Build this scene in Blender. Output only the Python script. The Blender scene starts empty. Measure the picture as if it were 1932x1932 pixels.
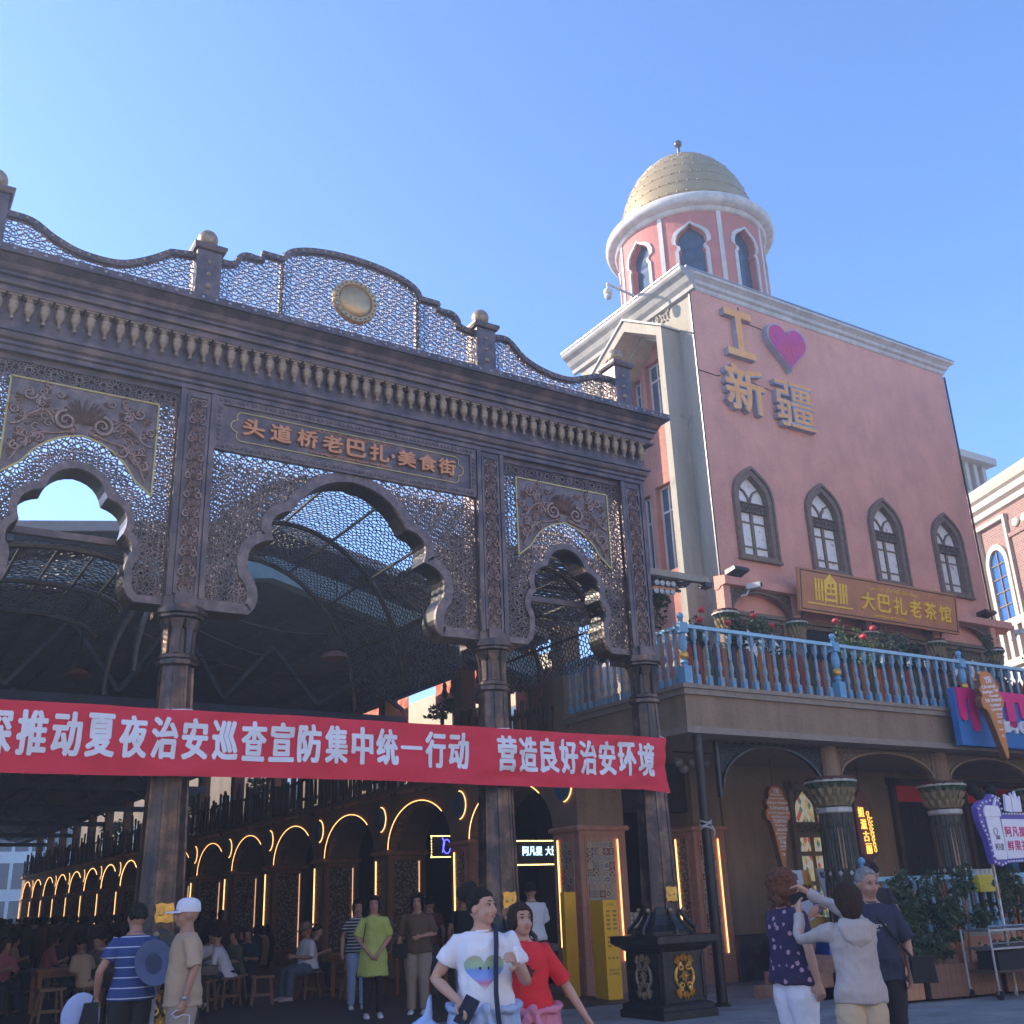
import bpy, math, random
from math import sin, cos, pi, radians
from mathutils import Vector, Matrix, noise, geometry
random.seed(7)
SC = bpy.context.scene
COL = SC.collection
# ---------------------------------------------------------------- camera
cam_d = bpy.data.cameras.new('camera'); cam = bpy.data.objects.new('camera', cam_d); COL.objects.link(cam)
YAW, PITCH, ROLL = radians(32.61), radians(20.27), radians(-2.184)
f = Vector((sin(YAW)*cos(PITCH), cos(YAW)*cos(PITCH), sin(PITCH)))
r0 = Vector((cos(YAW), -sin(YAW), 0)); u0 = r0.cross(f)
rr = r0*cos(ROLL)+u0*sin(ROLL); uu = -r0*sin(ROLL)+u0*cos(ROLL)
cam.matrix_world = Matrix(((rr.x, uu.x, -f.x, 0), (rr.y, uu.y, -f.y, 0), (rr.z, uu.z, -f.z, 1.65), (0, 0, 0, 1)))
cam_d.sensor_width = 36; cam_d.lens = 36*1984/1932; cam_d.clip_end = 3000; cam_d.clip_start = .1
SC.camera = cam
# ---------------------------------------------------------------- sky, sun, exposure
SUN_EL = radians(25); to_sun = Vector((-.72*cos(SUN_EL), .69*cos(SUN_EL), sin(SUN_EL))).normalized()
w = bpy.data.worlds.new('World'); SC.world = w; w.use_nodes = True
nt = w.node_tree; bg = nt.nodes['Background']
sky = nt.nodes.new('ShaderNodeTexSky'); sky.sky_type = 'NISHITA'; sky.sun_disc = False
sky.sun_elevation = SUN_EL; sky.sun_rotation = math.atan2(to_sun.x, to_sun.y)
sky.air_density = 1.0; sky.dust_density = 1.0; sky.ozone_density = 6.5; sky.altitude = 800
tint = nt.nodes.new('ShaderNodeMix'); tint.data_type = 'RGBA'; tint.blend_type = 'MULTIPLY'; tint.inputs[0].default_value = 1; tint.inputs[7].default_value = (.97, .945, 1, 1)
nt.links.new(sky.outputs[0], tint.inputs[6]); nt.links.new(tint.outputs[2], bg.inputs[0]); bg.inputs[1].default_value = .15
sd = bpy.data.lights.new('sun', 'SUN'); sd.energy = 3.4; sd.angle = radians(.6); sd.color = (1, .86, .68)
so = bpy.data.objects.new('sun', sd); COL.objects.link(so); so.rotation_euler = to_sun.to_track_quat('Z', 'Y').to_euler(); so.location = to_sun*60
vs = SC.view_settings; vs.view_transform = 'Standard'; vs.look = 'None'; vs.exposure = 1.56; vs.gamma = 1
# ---------------------------------------------------------------- helpers
def rgb(c):
    if isinstance(c, str):
        c = [int(c[i:i+2], 16)/255 for i in (0, 2, 4)]
        c = [x/12.92 if x <= .04045 else ((x+.055)/1.055)**2.4 for x in c]
    return (c[0], c[1], c[2], 1)
def mat(name, col, rough=.7, metal=0, var=.15, vscale=6, col2=None, mixs=None, bump=0, bscale=40, emit=None, es=1, coord='Object', coat=0, trans=0):
    m = bpy.data.materials.new(name); m.use_nodes = True; t = m.node_tree; b = t.nodes['Principled BSDF']
    N, L = t.nodes.new, t.links.new
    tc = N('ShaderNodeTexCoord'); src = tc.outputs[coord]
    b.inputs['Roughness'].default_value = rough; b.inputs['Metallic'].default_value = metal
    if coat: b.inputs['Coat Weight'].default_value = coat
    if trans: b.inputs['Transmission Weight'].default_value = trans
    n = N('ShaderNodeTexNoise'); n.inputs['Scale'].default_value = vscale; n.inputs['Detail'].default_value = 5; n.inputs['Roughness'].default_value = .6
    L(src, n.inputs['Vector'])
    c = rgb(col)
    if col2 is not None:
        r = N('ShaderNodeValToRGB'); e = r.color_ramp.elements; lo, hi = mixs or (.42, .62)
        e[0].position = lo; e[0].color = c; e[1].position = hi; e[1].color = rgb(col2)
    else:
        r = N('ShaderNodeValToRGB'); e = r.color_ramp.elements; e[0].position = .3; e[1].position = .7
        e[0].color = tuple(x*(1-var) for x in c[:3])+(1,); e[1].color = tuple(min(1, x*(1+var)) for x in c[:3])+(1,)
    L(n.outputs['Fac'], r.inputs[0]); L(r.outputs[0], b.inputs['Base Color'])
    if bump:
        n2 = N('ShaderNodeTexNoise'); n2.inputs['Scale'].default_value = bscale; n2.inputs['Detail'].default_value = 4; L(src, n2.inputs['Vector'])
        bp = N('ShaderNodeBump'); bp.inputs['Strength'].default_value = bump; bp.inputs['Distance'].default_value = .02
        L(n2.outputs['Fac'], bp.inputs['Height']); L(bp.outputs[0], b.inputs['Normal'])
    if emit: b.inputs['Emission Color'].default_value = rgb(emit); b.inputs['Emission Strength'].default_value = es
    return m
def streaks(m, lo=.78, sc=(2.2, 2.2, .22)):
    t = m.node_tree; N = t.nodes.new; b = t.nodes['Principled BSDF']; src = b.inputs['Base Color'].links[0].from_socket
    mp = N('ShaderNodeMapping'); mp.inputs['Scale'].default_value = sc; t.links.new(t.nodes['Texture Coordinate'].outputs['Object'], mp.inputs[0])
    n = N('ShaderNodeTexNoise'); n.inputs['Scale'].default_value = 1.6; n.inputs['Detail'].default_value = 7; n.inputs['Roughness'].default_value = .65; t.links.new(mp.outputs[0], n.inputs['Vector'])
    n2 = N('ShaderNodeTexNoise'); n2.inputs['Scale'].default_value = 26; n2.inputs['Detail'].default_value = 3; t.links.new(t.nodes['Texture Coordinate'].outputs['Object'], n2.inputs['Vector'])
    mr = N('ShaderNodeMapRange'); mr.inputs[1].default_value = .35; mr.inputs[2].default_value = .62; mr.inputs[3].default_value = lo; t.links.new(n.outputs['Fac'], mr.inputs[0])
    m2 = N('ShaderNodeMapRange'); m2.inputs[1].default_value = .30; m2.inputs[2].default_value = .5; m2.inputs[3].default_value = .84; t.links.new(n2.outputs['Fac'], m2.inputs[0])
    mu = N('ShaderNodeMath'); mu.operation = 'MULTIPLY'; t.links.new(mr.outputs[0], mu.inputs[0]); t.links.new(m2.outputs[0], mu.inputs[1])
    mx = N('ShaderNodeMix'); mx.data_type = 'RGBA'; mx.blend_type = 'MULTIPLY'; mx.inputs[0].default_value = 1; t.links.new(src, mx.inputs[6]); t.links.new(mu.outputs[0], mx.inputs[7]); t.links.new(mx.outputs[2], b.inputs['Base Color'])
class MB:
    def __init__(s): s.v = []; s.f = []; s.mi = []; s.cur = 0; s.M = None
    def add(s, vs, fs):
        o = len(s.v)
        if s.M is not None: vs = [s.M @ Vector(v) for v in vs]
        s.v.extend([tuple(v) for v in vs]); s.f.extend([tuple(i+o for i in q) for q in fs]); s.mi.extend([s.cur]*len(fs)); return s
    def box(s, x0, x1, y0, y1, z0, z1):
        return s.add([(x0,y0,z0),(x1,y0,z0),(x1,y1,z0),(x0,y1,z0),(x0,y0,z1),(x1,y0,z1),(x1,y1,z1),(x0,y1,z1)],
                     [(3,2,1,0),(4,5,6,7),(0,1,5,4),(1,2,6,5),(2,3,7,6),(3,0,4,7)])
    def bar(s, a, b, w, h=None, up=(0,0,1)):
        a = Vector(a); b = Vector(b); d = (b-a).normalized(); h = h or w
        u = Vector(up)
        if abs(d.dot(u)) > .98: u = Vector((0,1,0))
        sx = d.cross(u).normalized()*w/2; sz = sx.cross(d).normalized()*h/2
        vs = [p+i*sx+j*sz for p in (a, b) for i, j in ((-1,-1),(1,-1),(1,1),(-1,1))]
        return s.add(vs, [(0,1,2,3),(7,6,5,4),(0,4,5,1),(1,5,6,2),(2,6,7,3),(3,7,4,0)])
    def rings(s, rings, cap=True, close=False):
        n = len(rings[0]); vs = [p for r in rings for p in r]; fs = []
        k = len(rings)
        for i in range(k if close else k-1):
            for j in range(n):
                a = i*n+j; b = i*n+(j+1) % n; i2 = (i+1) % k
                fs.append((a, b, i2*n+(j+1) % n, i2*n+j))
        if cap and not close: fs.append(tuple(range(n-1, -1, -1))); fs.append(tuple(range((k-1)*n, k*n)))
        return s.add(vs, fs)
    def lathe(s, prof, c=(0,0,0), n=12, ax='z', rot=0, sx=1, sy=1):
        c = Vector(c); R = []
        for r, z in prof:
            ring = []
            for j in range(n):
                a = 2*pi*(j+.5)/n+rot; p = (r*cos(a)*sx, r*sin(a)*sy, z)
                if ax == 'y': p = (p[0], z, -p[1])
                if ax == 'x': p = (z, p[0], p[1])
                ring.append(c+Vector(p))
            R.append(ring)
        return s.rings(R)
    def sph(s, c, r, n=10, m=7):
        if not hasattr(r, '__len__'): r = (r, r, r)
        R = []
        for i in range(m+1):
            t = pi*(i+.001*(i == 0)-.001*(i == m))/m
            R.append([(c[0]+r[0]*sin(t)*cos(2*pi*j/n), c[1]+r[1]*sin(t)*sin(2*pi*j/n), c[2]-r[2]*cos(t)) for j in range(n)])
        return s.rings(R)
    def tube(s, pts, rad, n=6, cap=True):
        pts = [Vector(p) for p in pts]; k = len(pts)
        if not hasattr(rad, '__len__'): rad = [rad]*k
        R = []; pu = None
        for i, p in enumerate(pts):
            d = (pts[min(i+1, k-1)]-pts[max(i-1, 0)])
            if d.length < 1e-9: d = Vector((0,0,1))
            d.normalize()
            if pu is None: pu = d.orthogonal().normalized()
            pu = (pu-d*pu.dot(d))
            if pu.length < 1e-6: pu = d.orthogonal()
            pu.normalize(); sv = d.cross(pu)
            r = rad[i]; ra, rb = r if hasattr(r, '__len__') else (r, r)
            R.append([p+pu*ra*cos(2*pi*j/n)+sv*rb*sin(2*pi*j/n) for j in range(n)])
        return s.rings(R, cap)
    def prism(s, poly, a, b, fn, holes=()):
        """poly (u,v) loops extruded from depth a to b, fn(u,v,d)->xyz"""
        loops = [list(poly)]+[list(h) for h in holes]
        tris = geometry.tessellate_polygon([[Vector((p[0], p[1], 0)) for p in l] for l in loops])
        flat = [p for l in loops for p in l]; n = len(flat)
        vs = [fn(p[0], p[1], a) for p in flat]+[fn(p[0], p[1], b) for p in flat]
        fs = [tuple(t) for t in tris]+[tuple(i+n for i in reversed(t)) for t in tris]
        o = 0
        for l in loops:
            k = len(l)
            for i in range(k): fs.append((o+i, o+(i+1) % k, n+o+(i+1) % k, n+o+i))
            o += k
        return s.add(vs, fs)
    def mesh(s, name, mats, smooth=False, fix=True):
        me = bpy.data.meshes.new(name); me.from_pydata(s.v, [], s.f)
        for m in (mats if isinstance(mats, (list, tuple)) else [mats]): me.materials.append(m)
        if any(s.mi): me.polygons.foreach_set('material_index', s.mi)
        if fix:
            import bmesh
            bm = bmesh.new(); bm.from_mesh(me); bmesh.ops.recalc_face_normals(bm, faces=bm.faces); bm.to_mesh(me); bm.free()
        if smooth:
            me.polygons.foreach_set('use_smooth', [True]*len(me.polygons))
            if smooth != 'all' : me.set_sharp_from_angle(angle=radians(smooth if smooth is not True else 40))
        me.update(); return me
    def build(s, name, mats, parent=None, smooth=False, fix=True, **kw):
        return obj(name, s.mesh(name, mats, smooth, fix), parent, **kw)
def obj(name, me, parent=None, label=None, cat=None, group=None, kind=None, loc=None, rot=None):
    o = bpy.data.objects.new(name, me); COL.objects.link(o)
    if parent is not None: o.parent = parent
    if loc is not None: o.location = loc
    if rot is not None: o.rotation_euler = rot
    if label: o['label'] = label
    if cat: o['category'] = cat
    if group: o['group'] = group
    if kind: o['kind'] = kind
    return o
def thing(name, label, cat, loc=(0,0,0), rz=0, group=None):
    return obj(name, None, None, label, cat, group, None, loc, (0, 0, rz))
def clone(o, parent=None, **kw):
    c = o.copy(); COL.objects.link(c); c.parent = parent
    for ch in o.children: clone(ch, c).matrix_parent_inverse = ch.matrix_parent_inverse.copy()
    for k, v in kw.items():
        if k == 'loc': c.location = v
        elif k == 'rz': c.rotation_euler = (0, 0, v)
        else: c[k] = v
    return c
XZ = lambda y: (lambda u, v, d: (u, y+d, v))      # front (camera) side is smaller y
YZ = lambda x: (lambda u, v, d: (x+d, u, v))
def inside(p, poly):
    x, y = p; c = False; j = len(poly)-1
    for i in range(len(poly)):
        xi, yi = poly[i]; xj, yj = poly[j]
        if (yi > y) != (yj > y) and x < (xj-xi)*(y-yi)/(yj-yi)+xi: c = not c
        j = i
    return c
def band(poly, w, closed=False, inner=True):
    """offset polyline by w (left side); returns strip loop"""
    n = len(poly); out = []
    for i, p in enumerate(poly):
        a = Vector(poly[(i-1) % n] if closed or i > 0 else poly[0]); b = Vector(poly[(i+1) % n] if closed or i < n-1 else poly[-1])
        d = (b-a); d = d.normalized() if d.length > 0 else Vector((1, 0)); out.append((p[0]-d.y*w, p[1]+d.x*w))
    return out
def strip(mb, pa, pb, y0, y1, fn=None):
    """solid band between two polylines, in plane XZ between depths y0,y1"""
    n = len(pa); fn = fn or (lambda u, v, d: (u, d, v))
    R = [[fn(*pa[i], y0), fn(*pb[i], y0), fn(*pb[i], y1), fn(*pa[i], y1)] for i in range(n)]
    mb.rings(R)
def arcpts(cx, cz, rx, rz, a0, a1, n): return [(cx+rx*cos(radians(a0+(a1-a0)*i/n)), cz+rz*sin(radians(a0+(a1-a0)*i/n))) for i in range(n+1)]
def cat_rom(pts, k=5):
    out = []
    P = [pts[0]]+list(pts)+[pts[-1]]
    for i in range(1, len(P)-2):
        p0, p1, p2, p3 = [Vector(p) for p in P[i-1:i+3]]
        for j in range(k):
            t = j/k; out.append(tuple(.5*((2*p1)+(-p0+p2)*t+(2*p0-5*p1+4*p2-p3)*t*t+(-p0+3*p1-3*p2+p3)*t**3)))
    out.append(tuple(pts[-1])); return out
# ---- text: returns mesh builder with glyphs mapped
TC = {}
def glyph(ch, off=0.0, res=3):
    key = (ch, off, res)
    if key not in TC:
        c = bpy.data.curves.new('t', 'FONT'); c.body = ch; c.offset = off; c.resolution_u = res; c.dimensions = '2D'; c.fill_mode = 'FRONT'
        o = bpy.data.objects.new('t', c); me = o.to_mesh()
        vs = [tuple(v.co[:2]) for v in me.vertices]; fs = [tuple(p.vertices) for p in me.polygons]
        w = max([v[0] for v in vs]+[0]); o.to_mesh_clear(); bpy.data.objects.remove(o); bpy.data.curves.remove(c)
        TC[key] = (vs, fs, w)
    return TC[key]
def text(mb, s, fn, off=0, d0=0, d1=.01, fit=None):
    """fn(u,v,d): u,v in 0..1 over the text's own bounding box when fit"""
    cjk = any('\u4e00' <= c <= '\u9fff' for c in s); bold = off if cjk else 0; off = 0 if cjk else off
    vs, fs, w = glyph(s, off)
    x0 = min(v[0] for v in vs); x1 = max(v[0] for v in vs); y0 = min(v[1] for v in vs); y1 = max(v[1] for v in vs)
    if fit == 'em': y0, y1 = -.12, .88; 
    if fit == 'em' and len(s) == 1: x0, x1 = 0, 1
    cps = [(0, 0)] if not bold else [(0, 0), (bold, 0), (-bold, 0), (0, bold), (0, -bold), (bold*.7, bold*.7), (-bold*.7, bold*.7), (bold*.7, -bold*.7), (-bold*.7, -bold*.7)]
    x0 -= bold; x1 += bold; y0 -= bold; y1 += bold
    for ci, (ox, oy) in enumerate(cps): _text1(mb, vs, fs, [((v[0]+ox-x0)/(x1-x0), (v[1]+oy-y0)/(y1-y0)) for v in vs], fn, d0, None if d1 is None else d1-ci*.00025)
    return mb
def _text1(mb, vs, fs, g, fn, d0, d1):
    n = len(vs)
    V = [fn(u, v, d0) for u, v in g]; F = list(fs)
    if d1 is not None:
        V += [fn(u, v, d1) for u, v in g]; F = [tuple(reversed(q)) for q in fs]+[tuple(i+n for i in q) for q in fs]
        cnt = {}
        for q in fs:
            for i in range(len(q)):
                e = (q[i], q[(i+1) % len(q)]); cnt[e] = cnt.get(e, 0)+1
        for (a, b) in cnt:
            if (b, a) not in cnt: F.append((a, b, n+b, n+a))
    mb.add(V, F); return mb
def textbox(mb, s, x0, x1, z0, z1, y, th=.01, off=0, fit=None, plane='xz'):
    if plane == 'xz': fn = lambda u, v, d: (x0+(x1-x0)*u, y-d, z0+(z1-z0)*v)
    elif plane == 'yz': fn = lambda u, v, d: (y-d, x0+(x1-x0)*u, z0+(z1-z0)*v)
    return text(mb, s, fn, off, 0, th, fit)
# ---------------------------------------------------------------- materials
M = {}
M['bronze'] = mat('dark_bronze', (.085,.066,.072), .42, .45, col2=(.25,.165,.14), mixs=(.42, .78), vscale=3, bump=.25, bscale=30)
M['bronze2'] = mat('carved_bronze', (.11,.083,.082), .45, .4, col2=(.25,.175,.155), mixs=(.4, .75), vscale=9, bump=.2, bscale=60)
M['lattice'] = mat('lattice_bronze', (.13,.095,.09), .5, .3, col2=(.30,.21,.18), mixs=(.45, .75), vscale=4)
M['gold'] = mat('gold_paint', (.72,.40,.08), .35, .6, var=.25, vscale=12, bump=.1)
M['goldold'] = mat('old_gold', (.33,.235,.15), .45, .4, var=.35, vscale=18, bump=.3, bscale=60)
M['goldline'] = mat('gold_line', (.5,.36,.12), .4, .5)
M['copperletter'] = mat('copper_letter', (.62,.24,.09), .4, .35, var=.12)
M['bronzecol'] = mat('column_bronze', (.075,.054,.052), .36, .45, col2=(.34,.19,.125), mixs=(.46, .74), vscale=3.5, bump=.2, bscale=30)
M['black'] = mat('black_lacquer', (.018,.015,.015), .35, .2, col2=(.06,.045,.04), mixs=(.5, .75), vscale=9)
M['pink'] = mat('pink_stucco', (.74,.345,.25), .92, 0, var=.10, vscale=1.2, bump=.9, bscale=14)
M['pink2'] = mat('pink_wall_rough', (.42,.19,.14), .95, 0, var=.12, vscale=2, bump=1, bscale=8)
M['cream'] = mat('cream_plaster', (.40,.35,.27), .9, 0, col2=(.20,.18,.15), mixs=(.60, .8), vscale=1.6, bump=.2, bscale=12)
M['white'] = mat('white_trim', (.60,.56,.51), .75, 0, var=.08, vscale=4, bump=.25, bscale=20)
M['brown'] = mat('brown_stucco', (.31,.21,.135), .95, 0, var=.10, vscale=2, bump=.8, bscale=16)
M['dome'] = mat('dome_gold', (.40,.29,.145), .42, .35, var=.08, vscale=3)
M['steel'] = mat('steel', (.35,.36,.38), .35, .8, var=.1)
M['wframe'] = mat('carved_wood_frame', (.20,.14,.095), .7, 0, var=.25, vscale=9, bump=.4, bscale=50)
M['wframe2'] = mat('carved_wood_inset', (.07,.05,.035), .8, 0, col2=(.2,.15,.1), mixs=(.45, .6), vscale=22, bump=.8, bscale=60)
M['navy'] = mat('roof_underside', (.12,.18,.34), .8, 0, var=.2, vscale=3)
M['teal'] = mat('painted_beam', (.28,.46,.48), .6, 0, var=.1)
M['roofedge'] = mat('roof_edge', (.42,.40,.36), .7, 0, var=.1)
M['neon'] = mat('neon_strip', (1,.6,.25), .5, emit=(1, .48, .16), es=1.4)
M['red'] = mat('red_cloth', (.72,.035,.06), .85, 0, var=.05, vscale=3)
M['bannerw'] = mat('banner_white', (.80,.78,.80), .85, 0, var=.02)
M['blue'] = mat('blue_paint', (.15,.35,.52), .6, 0, col2=(.22,.40,.50), mixs=(.5, .7), vscale=5, bump=.2, bscale=30)
M['bluebal'] = mat('blue_gold_paint', (.13,.31,.47), .6, 0, col2=(.34,.31,.24), mixs=(.45, .60), vscale=13)
M['palebl'] = mat('pale_blue_paint', (.32,.54,.66), .5, 0, var=.08)
M['brick'] = mat('terracotta_brick', (.50,.25,.165), .85, 0, var=.18, vscale=7, bump=.4)
M['mortar'] = mat('mortar', (.20,.10,.07), .95)
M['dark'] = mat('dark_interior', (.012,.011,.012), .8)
M['glass'] = mat('window_glass', (.05,.08,.12), .06, 0, var=.2)
M['plant'] = mat('foliage', (.045,.085,.03), .7, 0, col2=(.09,.14,.05), mixs=(.4, .65), vscale=9)
M['rose'] = mat('rose_red', (.6,.05,.06), .6)
M['wood'] = mat('orange_wood', (.34,.13,.045), .55, 0, var=.25, vscale=7)
M['wooddk'] = mat('dark_wood', (.075,.045,.03), .75, 0, var=.35, vscale=8, bump=.4)
M['signwood'] = mat('sign_wood', (.50,.20,.08), .55, 0, var=.12, vscale=3)
M['facade'] = mat('bounce_facade', (.78,.70,.56), .9)  # coat of the added unseen building, kept bright for bounced light
M['yellow'] = mat('yellow_panel', (.95,.50,.012), .45, 0, var=.04)

streaks(M['bronzecol'], .45, (5, 5, .35))
for k_ in ('pink', 'pink2', 'cream', 'brown', 'white'): streaks(M[k_], .90 if k_ == 'pink' else .76, (1.5, 1.5, .6) if k_ == 'pink' else (2.2, 2.2, .22))
# ================================================================ MARKET GATE
GX = [.56, 3.36, 7.93, 10.75]; GY = 13.1
gate = thing('market_gate', 'tall dark bronze gate with star lattice panels, scalloped arches and hanging row of gold balusters', 'gate', (5.65, GY, 0))
def G(mb, name, m, parent=gate, smooth=False, **kw):
    o = mb.build(name, m, None, smooth, **kw); o.parent = parent
    if parent is gate: o.matrix_parent_inverse = Matrix.Translation((-5.65, -GY, 0))
    return o
# --- cornice: rectangular rings lofted round the footprint
def rectloft(mb, x0, x1, y0, y1, prof):
    mb.rings([[(x0-p, y0-p, z), (x1+p, y0-p, z), (x1+p, y1+p, z), (x0-p, y1+p, z)] for p, z in prof])
fx0, fx1, fy0, fy1 = .33, 10.98, 12.99, 13.62
b = MB(); rectloft(b, fx0, fx1, fy0, fy1, [(0,8.28),(.02,8.28),(.02,8.34),(.05,8.36),(.05,8.40),(.085,8.43),(.10,8.47),(.10,8.50),(.13,8.51),(.13,8.55),(.05,8.565),(.045,8.58),(.045,8.99),(.0,8.99)])
G(b, 'frieze', M['bronze'])
b = MB(); rectloft(b, fx0, fx1, fy0, fy1, [(0,8.995),(.19,8.995),(.20,9.03),(.15,9.06),(.15,9.10),(.19,9.115),(.20,9.15),(.20,9.20),(.24,9.215),(.24,9.25),(.27,9.28),(.30,9.34),(.35,9.39),(.38,9.42),(.42,9.425),(.42,9.52),(.40,9.54),(.0,9.56)])
G(b, 'cornice', M['bronze'])
b = MB()
n = 64
for i in range(n): b.sph((fx0-.38+i*(fx1-fx0+.76)/(n-1), fy0-.425, 9.475), (.026,.02,.026), 6, 4)
for i in range(5): b.sph((fx1+.42, fy0-.2+i*.2, 9.475), (.02,.026,.026), 6, 4)
G(b, 'cornice_studs', M['steel'], smooth='all')['kind'] = 'stuff'
# pendant balusters
bb = MB(); bb.lathe([(.001,-.34),(.02,-.335),(.03,-.315),(.022,-.295),(.016,-.285),(.026,-.27),(.022,-.255),(.035,-.24),(.055,-.205),(.062,-.17),(.064,-.15),(.056,-.148),(.066,-.13),(.066,-.09),(.055,-.085),(.04,-.06),(.045,-.045),(.05,-.03),(.052,-.02)], n=10)
bb.box(-.075,.075,-.06,.06,-.022,0)
bme = bb.mesh('baluster', M['goldold'], 60)
nb = 58
for i in range(nb):
    o = obj('baluster', bme, gate); o.matrix_parent_inverse = Matrix.Translation((-5.65,-GY,0)); o.location = (.40+i*(10.92-.40)/(nb-1), 12.875, 8.995)
for i in range(3):
    o = obj('baluster', bme, gate); o.matrix_parent_inverse = Matrix.Translation((-5.65,-GY,0)); o.location = (11.10, 13.08+i*.2, 8.995)
M['relief'] = mat('relief_copper', (.30,.19,.15), .45, .35, var=.3, vscale=10)
# --- relief helper (u right, v up on a plane facing -Y)
def scroll(mb, u, v, r, turns, a0, sgn, w, y, h=.03, n=22):
    pts = []; rad = []
    for i in range(n):
        t = i/(n-1); a = a0+sgn*turns*2*pi*t; q = r*(1-t)**.8+.004
        pts.append((u+q*cos(a), y, v+q*sin(a))); rad.append((w*(1-.55*t)+.002, h*(1-.3*t)))
    P = [Vector(p) for p in pts]; R = []
    for i, p in enumerate(P):
        d = (P[min(i+1, n-1)]-P[max(i-1, 0)]).normalized(); s = Vector((-d.z, 0, d.x)); ra, hh = rad[i]
        R.append([p+s*ra, p+s*ra*.5+Vector((0,-hh,0)), p-s*ra*.5+Vector((0,-hh,0)), p-s*ra])
    mb.rings(R)
def leaf(mb, u, v, a, ln, w, y, h=.03, curl=.6, n=7):
    R = []
    for i in range(n):
        t = i/(n-1); aa = a+curl*t*t; p = Vector((u+ln*t*cos(a+curl*t*.5), y, v+ln*t*sin(a+curl*t*.5))); s = Vector((-sin(aa), 0, cos(aa)))
        ww = w*(sin(pi*min(1, t*.85+.12)))+.001
        R.append([p+s*ww, p+s*ww*.45+Vector((0,-h*.8,0)), p+Vector((0,-h*.4,0)), p-s*ww*.45+Vector((0,-h*.8,0)), p-s*ww])
    mb.rings(R)
def palmette(mb, u, v, s, y, sg=1, h=.022, n=7):
    for i in range(n):
        a = radians(90*sg+(i-(n-1)/2)*150/(n-1)); leaf(mb, u, v, a, s*(.9 if abs(i-(n-1)/2) > 1 else 1.1), s*.15, y, h, .5*(1 if i < n/2 else -1)*(-1 if i == (n-1)/2 else 1)*(0 if i == (n-1)/2 else 1)*-sg)
# --- pilasters with carving
for k, x in enumerate(GX):
    b = MB(); wd = .205
    b.box(x-wd, x+wd, 13.0, 13.48, 5.38, 8.275)
    for s in (-1, 1):
        b.box(x+s*wd-.035, x+s*wd+.035, 12.965, 13.03, 5.38, 8.27); b.box(x+s*(wd-.07)-.018, x+s*(wd-.07)+.018, 12.975, 13.02, 5.42, 8.2)
    b.box(x-wd+.08, x+wd-.08, 12.975, 13.02, 8.17, 8.21)
    b.box(x-wd-.05, x+wd+.05, 12.98, 13.6, 5.20, 5.38); b.box(x-.13, x+.13, 12.93, 12.99, 5.28, 5.42)
    p = G(b, 'pilaster', M['bronze'])
    c = MB(); z = 5.5
    while z < 8.1:
        palmette(c, x, z+.05, .11, 12.99, 1); palmette(c, x, z+.24, .075, 12.99, -1)
        for s in (-1, 1):
            scroll(c, x+s*.065, z+.20, .05, 1.1, pi/2 if s > 0 else pi/2, -s, .013, 12.99, .024, 14)
            scroll(c, x+s*.05, z+.01, .04, 1.0, -pi/2, s, .011, 12.99, .022, 12)
        z += .265
    o = c.build('carving', M['relief'], p, False, False); o['label'] = 'leaf and scroll carving in relief'
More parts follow.
